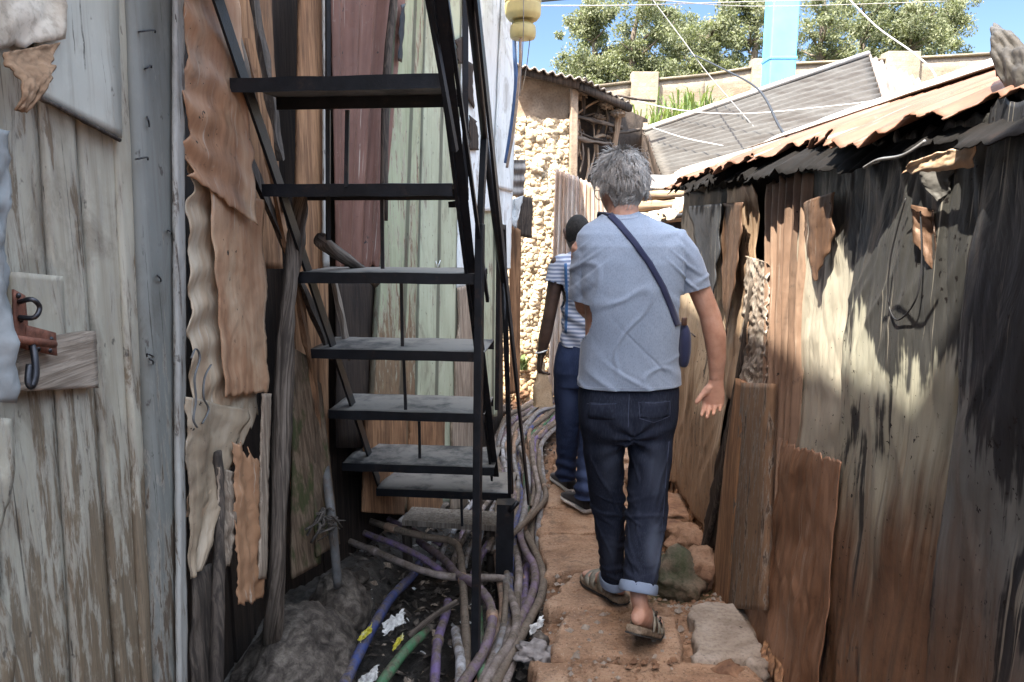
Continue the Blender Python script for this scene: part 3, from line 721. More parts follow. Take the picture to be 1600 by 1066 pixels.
plank('edge_lath', [bw(505, 420, .08), bw(514, 420, .08), bw(513, -60, .08), bw(504, -60, .08)], M_edge, None, .01, seed=43, label='thin bright edge lath between brown board and purple sheet', cat='lath')
MB().patch([bw(524, 420, .02), bw(590, 420, .02), bw(640, -80, .04), bw(516, -80, .04)], 90, 60, lambda u, v: .016 * sin(2 * pi * u * 4.5) + .008 * fbm(u * 2, v * 2, 4),
    ev=lambda u: (.03 * nz(u * 20, 2), 1)).build('corrugated_sheet', M_purple, None, solid=.003, label='purple-brown corrugated tin sheet behind the upper treads', cat='tin sheet')
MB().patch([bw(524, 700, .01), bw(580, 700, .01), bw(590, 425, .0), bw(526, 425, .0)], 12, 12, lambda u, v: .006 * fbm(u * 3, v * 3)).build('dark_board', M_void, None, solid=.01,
    label='near-black board behind the middle treads', cat='board')
MB().tube([bw(600, 345, .1), bw(604, 120, .1), bw(622, -60, .1)], .02, 8, 4, wob=.2).build('dark_stud', M_dark, None, label='dark crooked stud right of the purple corrugated sheet', cat='stud')
MB().patch([bw(622, 95, .07), bw(628, 98, .07), bw(634, 5, .075), bw(626, 8, .075)], 4, 14, None, eu=lambda v: (.5 * nz(v * 5, 2), 1 + .5 * nz(v * 5, 4))).build('torn_slit', M_blackm,
    [o for o in COL.objects if o.get('label', '').startswith('purple-brown')][0], solid=.002)
# green boarding
def gboard(c, mat, label, seed, off=.03, **kw):
    plank(kw.pop('name', 'painted_board'), [bw(*p, off) for p in c], mat, None, .018, seed=seed, nu=10, nv=70, label=label, cat='board', group='boards of the stair bay wall', **kw)
gboard([(566, 800), (641, 800), (662, -80), (622, -80)], M_green, 'pale green grooved board beside the dark stud', 51)
gboard([(642, 790), (708, 790), (722, -80), (663, -80)], M_greenw, 'green grooved board with a small white mark, right of the first green board', 52, .028)
gboard([(704, 800), (742, 790), (748, 440), (716, 450)], M_raw, 'short pale raw board low behind the stair post', 53, .05, eu=lambda v: (.25 * nz(v * 4, 3), 1))
gboard([(712, 450), (752, 445), (748, -80), (724, -80)], M_white, 'white board with burnt holes behind the handrail', 54, .035)
gboard([(742, 660), (775, 650), (778, 200), (752, 200)], M_greenw, 'narrow pale green board right of the stair post', 55, .03)
gboard([(752, 330), (782, 330), (800, -80), (750, -80)], M_white, 'wide grooved white board at the end of the stair bay', 56, .05)
gboard([(772, 292), (800, 300), (812, -80), (788, -80)], M_white, 'end white board under the yellow container', 57, .075, ev=lambda u: (.03 * nz(u * 10, 3), 1))
gboard([(780, 420), (796, 420), (800, 290), (770, 290)], M_white, 'short white board below the end white board', 58, .06)
gboard([(566, 800), (630, 805), (634, 622), (572, 622)], M_brownb, 'brown unpainted board at the foot of the green boarding', 59, .045)
gboard([(638, 800), (690, 795), (694, 628), (640, 626)], M_brownb, 'ribbed brown board at the foot of the green boarding, behind the lowest treads', 60, .047)
# burnt holes in the white board
for k, c in enumerate(([(716, 100), (724, 100), (728, 55), (712, 62)], [(728, 150), (740, 170), (738, 100), (730, 95)], [(735, 235), (748, 235), (745, 190), (733, 180)])):
    MB().patch([bw(x, y, .062) for x, y in c], 8, 10, None, eu=lambda v: (.3 * nz(v * 5, k), 1 + .3 * nz(v * 5, k + 4))).build('burnt_patch', M_void,
        [o for o in COL.objects if o.get('label', '').startswith('white board with burnt')][0], solid=.006)
# small mark on the green board
mk = [o for o in COL.objects if o.get('label', '').startswith('green grooved')][0]
for q in ([(681, 408), (684, 418)], [(684, 418), (688, 407)]):
    MB().bar(bw(*q[0], .046), bw(*q[1], .046), .006, .002, up=BN).build('white_mark', M_white, mk)
# brown corner post, shutter scraps at the far end of the shack
plank('corner_post', [at(797, 615, 6.1), at(812, 612, 6.1), at(814, 360, 6.1), at(796, 350, 6.1)], M_brownb, None, .06, seed=61, label='upright brown timber post at the far corner of the shack', cat='post')
MB().patch([at(794, 306, 6.02), at(818, 306, 6.05), at(822, 250, 6.05), at(796, 250, 6.02)], 20, 20, lambda u, v: .012 * sin(v * 2 * pi * 3)).build('tin_scrap', M_roofold, None, solid=.003,
    label='small grey corrugated scrap under the end white board', cat='tin scrap')
MB().patch([at(792, 345, 5.98), at(806, 358, 5.98), at(818, 305, 5.98), at(800, 312, 5.98)], 12, 14, lambda u, v: .015 * fbm(u * 3, v * 3, 2), eu=lambda v: (.15 * nz(v * 6, 3), 1 + .1 * nz(v * 7, 4))).build('white_scrap', M_white, None, solid=.004,
    label='torn white scrap hanging on the far corner post', cat='scrap')
MB().patch([at(808, 368, 6.12), at(828, 372, 6.2), at(829, 310, 6.2), at(812, 306, 6.12)], 8, 10, lambda u, v: .01 * fbm(u * 4, v * 4)).build('wood_bracket', M_dark, None, solid=.05,
    label='dark wooden bracket jutting from the far corner post', cat='bracket')
# mossy board, stump pipe, lower left
plank('mossy_board', [bw(455, 905, .22), bw(500, 880, .24), bw(486, 560, .16), bw(458, 545, .15)], M_mossb, None, .014, seed=71, label='mossy wide board leaning below the leaning pole', cat='board')
plank('mossy_board', [bw(494, 870, .25), bw(530, 850, .26), bw(500, 600, .16), bw(482, 580, .15)], M_mossb, None, .012, seed=72, label='narrow mossy board next to the cut grey waste pipe', cat='board')
M_grey = m_plain('grey_pvc', (.10, .10, .10, 1), .6, 0, .3, 30, .2, ((.11, .08, .06, 1), .42, .8))
MB().tube([bw(528, 916, .30), bw(523, 860, .30), bw(517, 800, .29), bw(508, 730, .2)], .019, 14, 4).build('waste_pipe', M_grey, None, label='short grey plastic waste pipe ending above the ditch', cat='pipe')
for k in range(5):
    pass
rg = MB()
for k in range(16):
    p = bw(512 + rnd.uniform(-14, 14), 805 + rnd.uniform(-10, 14), .33)
    rg.tube([p, p + V((rnd.uniform(-.035, .035), rnd.uniform(-.035, .035), rnd.uniform(-.03, .02))), p + V((rnd.uniform(-.08, .06), rnd.uniform(-.06, .06), rnd.uniform(-.09, .0)))], .006, 5, 3, flat=.4)
rg.build('tie_rag', m_plain('grey_rag', (.07, .06, .052, 1), .9, 0, .4, 40, .3), None, label='knotted grey rag tied round the grey waste pipe', cat='rag')
# fallen branch lying across the third tread
br = MB().tube([at(500, 375, 2.75), at(520, 392, 2.85), at(560, 418, 3.0), at(588, 444, 3.1)], lambda q: .028 - .010 * q, 12, 6, wob=.3).build('branch', M_pole, None,
    label='sawn branch stub wedged behind the third tread', cat='branch')
# ================================================================== RIGHT SIDE HUT
def rw(px, py, X=1.0): return ax(px, py, X)
M_soot = m_tin('soot_silver_tin', [(.30, (.022, .022, .024, 1)), (.42, (.12, .125, .11, 1)), (.52, (.34, .35, .29, 1)), (.62, (.48, .49, .42, 1)), (.74, (.62, .61, .52, 1))], .42, .35, 4, 1.6,
    (.03, .026, .024, 1), .55, .4, .3, zrust_shade=(.30, .80, (.16, .088, .052, 1), (.05, .03, .022, 1)))
M_soot2 = m_tin('dark_soot_tin', [(.32, (.012, .013, .016, 1)), (.42, (.05, .052, .055, 1)), (.50, (.24, .25, .22, 1)), (.60, (.45, .46, .39, 1)), (.75, (.60, .59, .50, 1))], .4, .4, 3.2, 1.7,
    (.016, .016, .02, 1), .8, .5, .3, zrust_shade=(.15, .8, (.10, .06, .04, 1), (.028, .02, .018, 1)))
M_soot3 = m_tin('black_soot_tin', [(.30, (.008, .009, .012, 1)), (.5, (.022, .025, .032, 1)), (.66, (.07, .075, .08, 1)), (.78, (.20, .19, .18, 1))], .65, .1, 6, .8,
    (.012, .012, .016, 1), .7, .5, .25, zrust_shade=(-.1, .7, (.07, .042, .03, 1), (.022, .017, .016, 1)))
M_brust = m_tin('brown_rust_tin', [(.28, (.06, .034, .022, 1)), (.45, (.22, .118, .068, 1)), (.58, (.33, .19, .12, 1)), (.75, (.44, .32, .23, 1))], .5, .25, 6, 1.1, (.03, .02, .016, 1), .45, .4, .35)
M_brust2 = m_tin('dark_rust_tin', [(.28, (.022, .016, .014, 1)), (.45, (.075, .043, .028, 1)), (.6, (.15, .088, .056, 1)), (.75, (.24, .17, .125, 1))], .48, .3, 6, 1.0, (.02, .016, .016, 1), .55, .4, .35)
M_tanp = m_tin('far_tan_tin', [(.28, (.09, .06, .045, 1)), (.45, (.30, .20, .13, 1)), (.58, (.48, .36, .25, 1)), (.74, (.62, .52, .40, 1))], .5, .2, 5, 1.0, (.03, .026, .026, 1), .5, .35, .3)
M_roofr = m_tin('roof_rust_tin', [(.28, (.065, .026, .015, 1)), (.45, (.135, .065, .040, 1)), (.6, (.19, .103, .069, 1)), (.75, (.28, .19, .145, 1))], .65, .05, 7, 1.6, (.08, .04, .03, 1), .35, .35)
M_roofw = m_tin('pale_roof_tin', [(.28, (.24, .225, .205, 1)), (.5, (.40, .385, .36, 1)), (.72, (.50, .485, .46, 1))], .45, .25, 6, 2, (.3, .27, .24, 1), .3, .2)
M_galv = m_rough('galvanised_tin', [(.3, (.034, .028, .023, 1)), (.48, (.056, .052, .047, 1)), (.68, (.075, .073, .069, 1))], 3, .2, .01, rough=.6, fine=40, stretch=(.5, 1, 3))
M_timber = m_wood('post_timber', (.28, .18, .11, 1), (.42, .30, .20, 1), (.09, .055, .035, 1))
M_bplank = m_peel('brown_plank', (.20, .125, .075, 1), (.13, .08, .05, 1), (.085, .055, .036, 1), (.035, .025, .02, 1), .40, .5)

hut = thing('tin_hut', 'low hut on the right with a rusty jagged corrugated roof', 'hut', (2.0, 3.0, 0))
# inner frame boards behind the sheets
m = MB()
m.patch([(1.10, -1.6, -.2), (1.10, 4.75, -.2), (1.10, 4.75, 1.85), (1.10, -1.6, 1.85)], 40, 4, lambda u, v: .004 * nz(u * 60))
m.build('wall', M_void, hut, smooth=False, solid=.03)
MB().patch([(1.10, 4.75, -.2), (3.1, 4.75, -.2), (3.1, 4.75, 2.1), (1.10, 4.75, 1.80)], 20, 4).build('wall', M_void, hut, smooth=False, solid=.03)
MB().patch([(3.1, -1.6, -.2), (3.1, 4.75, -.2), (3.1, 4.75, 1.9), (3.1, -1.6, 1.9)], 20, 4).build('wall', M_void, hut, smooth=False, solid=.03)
# roof: rust slope with a jagged eave
def rz(X): return 1.80 + .36 * (X - .82)
def jag(y):
    # eave reach at this place along the wall
    base = .075 + .05 * sin(y * 5.1 + 1) + .05 * nz(y * 2.3, 4)
    teeth = .012 * (abs(((y * 13.3) % 1) - .5) * 2) + .06 * max(0, nz(y * 9.7, 8)) - .11 * max(0, nz(y * 4.1, 2.5)) - .06 * max(0, nz(y * 17, 6)) - .03 * abs(nz(y * 45, 3))
    return .80 + base - teeth + .05
m = MB()
y0, y1 = .85, 4.55
nY, nX = 400, 34
for j in range(nX + 1):
    for i in range(nY + 1):
        y = lerp(y0, y1, i / nY); w = j / nX
        xe = jag(y) + .05 * sm(4.0, 4.5, y)
        X_ = lerp(xe, 1.56, w)
        z = rz(X_) + .010 * sin(2 * pi * y / .076) - .006
        e = 1 - sm(0, .28, w)
        z += e * (.045 * nz(y * 5.5, 3) + .03 * nz(y * 17, 6)) - .008 * e * e
        z += .012 * nz(y * 1.5, X_ * 2)
        z -= .05 * sm(3.6, 4.55, y)
        m.v.append(V((X_, y, z))); m.uv.append((y, X_))
for j in range(nX):
    for i in range(nY):
        a = j * (nY + 1) + i; m.f.append((a, a + 1, a + nY + 2, a + nY + 1))
m.m = [0] * len(m.f)
m.build('roof_sheet', M_roofr, hut, solid=.003)
# second, crumpled layer of eave tin that hangs lower
m = MB()
for j in range(13):
    for i in range(261):
        y = lerp(.9, 4.4, i / 260); w = j / 12
        reach = .025 + .10 * max(0, nz(y * 3.1, 7)) + .08 * max(0, nz(y * 8.3, 1.2)) + .035 * (abs(((y * 9.1) % 1) - .5) * 2)
        xe = .955 - reach * .6 - .05 * max(0, nz(y * 21, 5)) + .03 * sm(3.9, 4.4, y)
        X_ = lerp(xe, 1.12, w)
        z = rz(X_) - .04 + .014 * sin(2 * pi * y / .083 + 1) * w + (1 - w) ** 2 * (-.055 + .035 * nz(y * 2.7, 3) + (.15 + .75 * sm(1.8, 3.4, y)) * (.07 * max(0, nz(y * 12, 9)) + .08 * max(0, nz(y * 31, 2)) + .04 * max(0, nz(y * 70, 4))))
        m.v.append(V((X_, y, z))); m.uv.append((y, X_))
for j in range(12):
    for i in range(260):
        a = j * 261 + i; m.f.append((a, a + 1, a + 262, a + 261))
m.m = [0] * len(m.f)
m.build('eave_sheet', m_rough('black_eave_tin', [(.3, (.003, .003, .003, 1)), (.6, (.007, .006, .006, 1)), (.8, (.022, .012, .009, 1))], 14, .4, .01, rough=1.0), hut, solid=.003)  # near-black all over, so the eave edge stays dark
# near piece of roof over the viewer's side
MB().patch([(.84, -1.6, rz(.84)), (.84, .86, rz(.84) + .01), (1.56, .88, rz(1.56)), (1.56, -1.6, rz(1.56))], 120, 10, lambda u, v: .014 * sin(u * 2 * pi * 40),
    ev=lambda u: (.05 * nz(u * 20, 3), 1)).build('roof_sheet', M_roofr, hut, solid=.003)
# pale ridge sheet
MB().patch([(1.52, 1.1, rz(1.52) + .04), (1.40, 4.6, rz(1.40) + .0), (2.02, 4.75, rz(2.02) - .0), (2.02, 1.1, rz(2.02) + .05)], 40, 12, lambda u, v: .01 * sin(v * 2 * pi * 2) + .004 * nz(u * 9, v * 3),
    ev=lambda u: (.03 * nz(u * 14, 2) + .05 * max(0, nz(u * 33, 4)) * sm(.45, .9, u), 1)).build('ridge_sheet', M_roofw, hut, solid=.003)
MB().patch([(2.02, -1.6, rz(2.02) + .02), (2.02, 4.7, rz(2.02)), (3.2, 4.7, 1.95), (3.2, -1.6, 1.95)], 100, 4, lambda u, v: .014 * sin(u * 2 * pi * 60)).build('rear_roof_sheet', M_roofr, hut, solid=.003)
# torn teeth at the far pale sheet, as in the photograph
MB().patch([at(1190, 262, 4.45), at(1300, 225, 4.1), at(1318, 196, 4.3), at(1190, 240, 4.6)], 60, 8, lambda u, v: .014 * sin(u * 2 * pi * 13),
    ev=lambda u: (.35 * abs(((u * 13) % 1) - .5) * 2 + .2 * nz(u * 9, 3), 1)).build('torn_tin', M_roofw, hut, solid=.003)
# bent grey flap near the viewer
MB().patch([ax(1556, 118, 1.02), ax(1612, 175, .97), ax(1640, 95, 1.06), ax(1572, 58, 1.10)], 18, 22,
    lambda u, v: .05 * sin(v * 2.6) + .02 * fbm(u * 3, v * 3, 3), eu=lambda v: (.12 * (1 - v) - .1 + .08 * nz(v * 5, 1), 1), ev=lambda u: (.06 * nz(u * 9, 5), 1 - .25 * u)).build('bent_tin_flap', M_galv, None, solid=.003,
    label='grey bent tin flap curling up at the near end of the rusty roof', cat='tin flap')

# wall sheets
def rsheet(name, c, X, mat, seed, label, nu=40, nv=80, amp=.022, fold=.010, eu=None, ev=None, corr=0, th=.003, cat='tin sheet', ripple=1.0, **kw):
    q = [rw(px, py, X) if not isinstance(px, V) else px for px, py in c]
    W = (q[1] - q[0]).length
    def d(u, v):
        x = u * W
        k = amp * fbm(x * 2.0, v * 2.2 + seed, seed, 3)
        k += fold * ripple * nz(x * 4.5 + 1.6 * nz(v * 3, seed), v * 2.3, seed + 4)
        k += .9 * fold * ((1 - min(1, abs(3 * nz(x * 7 + 1.5 * nz(v * 4, seed), v * 2.2, seed + 9)))) ** 2 - (1 - min(1, abs(3.5 * nz(x * 11, v * 4.5, seed + 19)))) ** 2 * .7)
        k += .002 * nz(x * 40, v * 14, seed)
        if corr: k += .012 * sin(x * 2 * pi / corr)
        return k
    return MB().patch(q, nu, nv, d, eu or wob(seed, .02, 2), ev or (lambda u: (.012 * nz(u * 14, seed), 1 + .02 * nz(u * 14, seed + 3)))).build(name, mat, None, solid=th, label=label, cat=cat, group='sheets of the right hut wall', **kw)
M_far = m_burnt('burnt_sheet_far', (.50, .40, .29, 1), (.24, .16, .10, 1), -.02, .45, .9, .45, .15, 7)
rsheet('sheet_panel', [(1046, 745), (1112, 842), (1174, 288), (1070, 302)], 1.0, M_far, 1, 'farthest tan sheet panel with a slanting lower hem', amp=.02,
       eu=lambda v: (.03 * nz(v * 6, 2), 1 - .10 * sm(.2, .0, v) + .04 * nz(v * 5, 7)))
rsheet('sheet_panel', [(1128, 600), (1168, 660), (1182, 288), (1135, 296)], .985, M_tanp, 2, 'narrow curled tan panel beside the crinkled foil', amp=.03, nu=24,
       eu=lambda v: (.15 * nz(v * 4, 2), 1 + .15 * nz(v * 5, 5)))
# crinkled plastic foil
q = [rw(1156, 612, .99), rw(1202, 610, .99), rw(1206, 410, .99), rw(1172, 400, .99)]
MB().patch(q, 40, 90, lambda u, v: .014 * (1 - 2 * abs(nz(u * 3 + v * 2, v * 7, 3))) + .008 * (1 - 2 * abs(nz(u * 9 - v * 5, v * 17, 6))), eu=wob(4, .06, 4)).build('crinkled_foil',
    m_tin('foil', [(.3, (.10, .07, .055, 1)), (.45, (.26, .21, .17, 1)), (.6, (.42, .37, .32, 1)), (.75, (.56, .52, .47, 1))], .3, .25, 12, 6, (.09, .05, .035, 1), .7, .5, .5,
          ), None, solid=.001, label='crinkled pale plastic foil stuffed between the far panel and the corrugated strip', cat='foil')
rsheet('corrugated_strip', [(1190, 958), (1226, 960), (1267, 270), (1200, 288)], .985, m_tin('brown_strip_tin', [(.28, (.06, .038, .028, 1)), (.45, (.18, .115, .08, 1)), (.6, (.31, .215, .155, 1)), (.75, (.42, .32, .25, 1))], .55, .1, 9, .8, zrust_shade=(.30, .75, (.085, .05, .036, 1), (.03, .02, .016, 1))), 6,  # foot darkened in the colour for the shade that falls there
       'tall brown corrugated strip between the planks and the silvery panel', amp=.006, fold=.003, corr=.045, nu=60, cat='tin strip')
CR = (.54, .50, .405, 1); RU = (.19, .105, .064, 1)
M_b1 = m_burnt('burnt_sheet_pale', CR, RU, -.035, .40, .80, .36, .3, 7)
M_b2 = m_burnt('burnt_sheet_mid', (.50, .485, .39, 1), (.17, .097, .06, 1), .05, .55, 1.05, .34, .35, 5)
M_b3 = m_burnt('burnt_sheet_dark', (.20, .205, .20, 1), (.13, .078, .052, 1), .055, .55, 1.1, .36, .35, 6)  # dark sheet: soot and the shade at the near end, both in colour
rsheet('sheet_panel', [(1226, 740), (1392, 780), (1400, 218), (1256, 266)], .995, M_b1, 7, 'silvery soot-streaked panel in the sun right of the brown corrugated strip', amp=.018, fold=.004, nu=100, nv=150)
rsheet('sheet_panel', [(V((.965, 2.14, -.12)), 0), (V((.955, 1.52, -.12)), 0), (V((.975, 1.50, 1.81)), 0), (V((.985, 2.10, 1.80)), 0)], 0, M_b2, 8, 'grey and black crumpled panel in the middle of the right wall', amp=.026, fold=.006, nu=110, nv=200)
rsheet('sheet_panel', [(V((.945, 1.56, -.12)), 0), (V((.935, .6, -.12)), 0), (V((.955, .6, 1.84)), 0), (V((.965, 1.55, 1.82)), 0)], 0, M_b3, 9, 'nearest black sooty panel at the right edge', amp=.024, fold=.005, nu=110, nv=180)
rsheet('sheet_panel', [(V((.965, 2.97, -.10)), 0), (V((.955, 2.10, -.10)), 0), (V((.960, 2.06, .90)), 0), (V((.985, 2.78, .76)), 0)], 0, M_brust, 10, 'lower brown rusted panel beside the flagstone', amp=.024, fold=.005, nu=110, nv=110,
       eu=lambda v: (.02 + .035 * nz(v * 7, 2) - .02 * sin(v * 3), 1), ev=lambda u: (.03 * nz(u * 9, 4), 1 + .02 * nz(u * 9, 1) + .015 * nz(u * 40, 2)))
# nearest run of wall beside and behind the camera
MB().patch([(1.0, .9, -.1), (1.0, -1.6, -.1), (1.0, -1.6, 1.85), (1.0, .9, 1.85)], 40, 30, lambda u, v: .02 * fbm(u * 6, v * 3, 2)).build('outer_wall', M_soot3, hut, solid=.003)
# torn grey flap and curl on the wall
MB().patch([rw(1408, 272, .90), rw(1520, 262, .93), rw(1524, 222, .92), rw(1425, 252, .90)], 30, 12, lambda u, v: .010 * fbm(u * 3, v * 2, 2), ev=lambda u: (.25 * nz(u * 8, 1) + .12 * nz(u * 30, 3), 1 + .2 * nz(u * 6, 6))).build('torn_strip', M_tanp, None, solid=.003,
    label='torn pale tin strip curling under the eave', cat='tin strip')
for k, (c, lab, mt) in enumerate((  # strips added to stand in for dark shadow tongues under the eave
        ([(1262, 405), (1290, 470), (1300, 300), (1256, 318)], 'ragged brown tatter hanging from the eave above the silvery panel', M_brust2),
        ([(1450, 300), (1478, 328), (1478, 250), (1440, 262)], 'short curled tatter beneath the torn pale strip', M_galv),
        ([(1442, 420), (1462, 425), (1456, 330), (1430, 320)], 'dark brown tatter on the grey and black panel', M_brust2),
        ([(1098, 470), (1118, 520), (1130, 318), (1078, 322)], 'black tatter hanging over the farthest tan panel', M_soot3),
        ([(1120, 530), (1150, 520), (1165, 316), (1126, 318)], 'brown-black tatter between farthest panel and foil', M_brust2))):
    q = [rw(x, y, .955) for x, y in c]
    MB().patch(q, 14, 36, lambda u, v: .014 * sin(u * 4 + k) * (1 - .3 * v) + .006 * fbm(u * 3, v * 3, k), eu=lambda v: (.5 - .5 * sm(-.1, .5, v) + .12 * nz(v * 6, k), .5 + .5 * sm(-.15, .6, v) + .12 * nz(v * 7, k + 5)),
        ).build('added_tatter', mt, None, solid=.003, label=lab, cat='tin tatter', group='tatters added for the shadow tongues of the right wall')
# posts and planks in the gap
plank('timber_plank', [rw(1140, 950, .955), rw(1196, 954, .95), rw(1208, 600, .96), rw(1163, 598, .965)], M_bplank, None, .025, seed=82, label='wide brown plank left of the pale timber post', cat='plank')
plank('timber_plank', [rw(1112, 935, .96), rw(1142, 948, .955), rw(1170, 600, .965), rw(1152, 590, .97)], M_brownb, None, .025, seed=83, label='narrow red-brown plank beside the wide brown plank', cat='plank')
MB().tube([rw(1100, 862, .97), rw(1122, 780, .965), rw(1140, 660, .965), rw(1158, 560, .97), rw(1176, 440, .975)], lambda q: .017 - .006 * q, 8, 6, wob=.3).build('charred_stick', M_dark, None,
    label='crooked charred stick leaning beside the planks', cat='stick')
m = MB()
MB().patch([rw(1096, 860, .98), rw(1140, 850, .975), rw(1144, 640, .985), rw(1120, 720, .985)], 10, 20, lambda u, v: .01 * fbm(u * 4, v * 4)).build('dark_board', M_void, None, solid=.01, label='dark board in the gap behind the charred stick', cat='board')
# fringe of bark strips below the far panel
fr = MB()
for k in range(26):
    s = k / 25
    p = rw(lerp(1046, 1112, s), lerp(752, 846, s), 1.03 - .01 * rnd.random())
    d = V((rnd.uniform(-.06, .0), rnd.uniform(-.05, .05), -rnd.uniform(.06, .16)))
    fr.patch([p + d + V((0, -.03, 0)), p + d + V((0, .02, 0)), p + V((0, .035, .05)), p + V((0, -.035, .05))], 3, 6, lambda u, v: .02 * nz(u * 2 + k, v * 4))
fr.build('bark_fringe', M_brownb, None, solid=.006, label='fringe of torn brown bark under the farthest tan panel', cat='bark fringe')
for k, (a, b) in enumerate((((1200, 1040), (1212, 985)), ((1215, 1064), (1222, 1000)), ((1188, 1035), (1205, 990)))):
    p = gz(*a, 0) + V((0, 0, -.02)); q = rw(*b, .99)
    MB().patch([p + V((0, -.04, 0)), p + V((0, .03, 0)), q + V((0, .03, 0)), q + V((0, -.03, 0))], 5, 12, lambda u, v: .01 * nz(u * 3, v * 5, k)).build('bark_piece', M_brownb, None, solid=.008,
        label=('long bark piece leaning on the lower rust panel', 'dark bark piece at the corner of the lower rust panel', 'short bark piece next to the flagstone')[k], cat='bark', group='bark pieces by the flagstone')
# wires on and above the hut
M_wire = m_plain('grey_wire', (.16, .16, .16, 1), .5, .2, .2); M_bwire = m_plain('black_cable', (.012, .012, .014, 1), .5)
M_pwire = m_plain('pale_wire', (.42, .42, .41, 1), .5, .2)
def wire(pts, r, mat, label, name='cable', cat='cable'):
    return MB().tube(pts, r, 6, 8).build(name, mat, None, label=label, cat=cat)
wire([rw(1415, 310, .94), rw(1392, 400, .94), rw(1388, 470, .945), rw(1402, 500, .94), rw(1430, 470, .94), rw(1440, 410, .945), rw(1438, 330, .945)], .0022, M_bwire, 'thin dark wire looped over the silvery panel')
wire([rw(1350, 262, .80), rw(1372, 250, .80), rw(1410, 243, .80), rw(1446, 220, .82)], .0035, M_wire, 'grey cable lying along the eave edge')
wire([at(1080, 84, 9), at(1130, 108, 7), at(1185, 140, 5.6), at(1222, 205, 4.6), at(1262, 240, 4.0), at(1290, 250, 3.7)], .008, M_bwire, 'thick black cable dropping onto the rusty roof')
wire([at(1328, 0, 6.5), at(1370, 42, 5.8), at(1430, 85, 5), at(1462, 120, 4.4), at(1464, 180, 3.6)], .006, M_pwire, 'pale cable curving down to the rusty roof at the upper right')
wire([at(1020, 0, 10), at(1065, 60, 9), at(1110, 120, 8.4), at(1190, 212, 7.6)], .006, M_wire, 'slack wire slanting down to the grey corrugated roof')
wire([at(840, 9, 8), at(1000, 8, 9), at(1200, 2, 12), at(1480, -4, 16)], .006, M_pwire, 'lower of the two pale wires crossing the sky')
wire([at(840, 0, 8), at(1000, -1, 9), at(1200, 10, 12), at(1480, 2, 16)], .006, M_pwire, 'upper of the two pale wires crossing the sky')
wire([at(985, 155, 8.5), at(1060, 172, 8), at(1160, 178, 7.5), at(1300, 166, 7), at(1380, 156, 6.6)], .006, M_pwire, 'pale wire sagging in front of the grey corrugated roof')
wire([at(1020, 200, 7.5), at(1070, 216, 7.2), at(1130, 228, 7.0)], .006, M_pwire, 'short pale wire on the left part of the grey corrugated roof')

# ================================================================== FAR SCENE
# grey hut with steep corrugated roof
gh = thing('grey_hut', 'grey corrugated-roofed hut beyond the rusty roof', 'hut', (2.8, 7.6, .8))
A, B_, C_, D_ = at(1036, 279, 6.7), at(1400, 225, 7.0), at(1357, 86, 9.4), at(1006, 206, 7.9)
MB().patch([A, B_, C_, D_], 20, 150, lambda u, v: .013 * sin(2 * pi * v * 15) + .006 * nz(u * 5, v * 9)).build('roof_slope', M_galv, gh, solid=.004)
E_ = at(1442, 128, 9.0); Fp = at(1470, 190, 7.6)
MB().patch([B_, Fp, E_, C_], 60, 10, lambda u, v: .022 * sin(2 * pi * u * 9)).build('hip_slope', m_tin('brown_galv', [(.28, (.15, .10, .085, 1)), (.5, (.25, .20, .18, 1)), (.72, (.34, .31, .29, 1))], .5, .3), gh, solid=.004)
MB().tube([D_ + V((0, 0, .02)), C_ + V((0, 0, .02))], .03, 8, 1).build('ridge_cap', M_roofw, gh)
MB().patch([at(1008, 286, 7.6), at(1036, 281, 6.75), at(1012, 212, 7.7), at(1004, 210, 8.2)], 4, 6).build('gable', M_void, gh, solid=.02)  # near-black panel in place of the dark gable opening
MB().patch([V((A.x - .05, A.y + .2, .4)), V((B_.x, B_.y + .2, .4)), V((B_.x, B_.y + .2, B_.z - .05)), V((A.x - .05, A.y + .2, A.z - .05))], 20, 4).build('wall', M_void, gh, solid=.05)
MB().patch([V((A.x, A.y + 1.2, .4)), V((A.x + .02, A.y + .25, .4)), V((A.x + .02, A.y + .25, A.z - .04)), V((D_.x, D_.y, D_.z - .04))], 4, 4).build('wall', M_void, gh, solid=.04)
# pale lower roof with bright ribs
M_cream = m_tin('cream_roof_tin', [(.28, (.13, .11, .09, 1)), (.5, (.22, .195, .165, 1)), (.72, (.30, .28, .25, 1))], .5, .15, 8, 1, (.25, .2, .15, 1), .3)
MB().patch([at(1038, 285, 6.1), at(1240, 280, 5.6), at(1330, 188, 6.9), at(1064, 268, 6.6)], 10, 110, lambda u, v: .028 * sin(2 * pi * v * 5.5)).build('pale_roof', M_cream, None, solid=.004,
    label='pale ribbed roof sheet in front of the grey corrugated roof', cat='roof sheet')
# timber stack under a grey board
M_log = m_wood('log_wood', (.30, .215, .145, 1), (.43, .33, .235, 1), (.13, .08, .05, 1), ax=None)
MB().patch([at(1000, 296, 5.9), at(1112, 290, 5.7), at(1128, 276, 6.1), at(1000, 276, 6.3)], 12, 6, lambda u, v: .01 * nz(u * 5, v * 3)).build('cover_board', M_roofold, None, solid=.03, label='grey board lying over the stacked logs', cat='board')
for k, (a, b, r_, lab) in enumerate((((995, 306), (1096, 298), .040, 'top log of the stack under the grey board'), ((992, 322), (1100, 316), .042, 'middle log of the stack under the grey board'), ((992, 340), (1090, 336), .045, 'lowest log of the stack under the grey board'))):
    MB().tube([at(*a, 5.95), at((a[0] + b[0]) / 2, (a[1] + b[1]) / 2 + 1, 5.85), at(*b, 5.8)], r_, 12, 6, wob=.25).build('log', M_log, None, label=lab, cat='log', group='logs stacked in front of the pale roof')
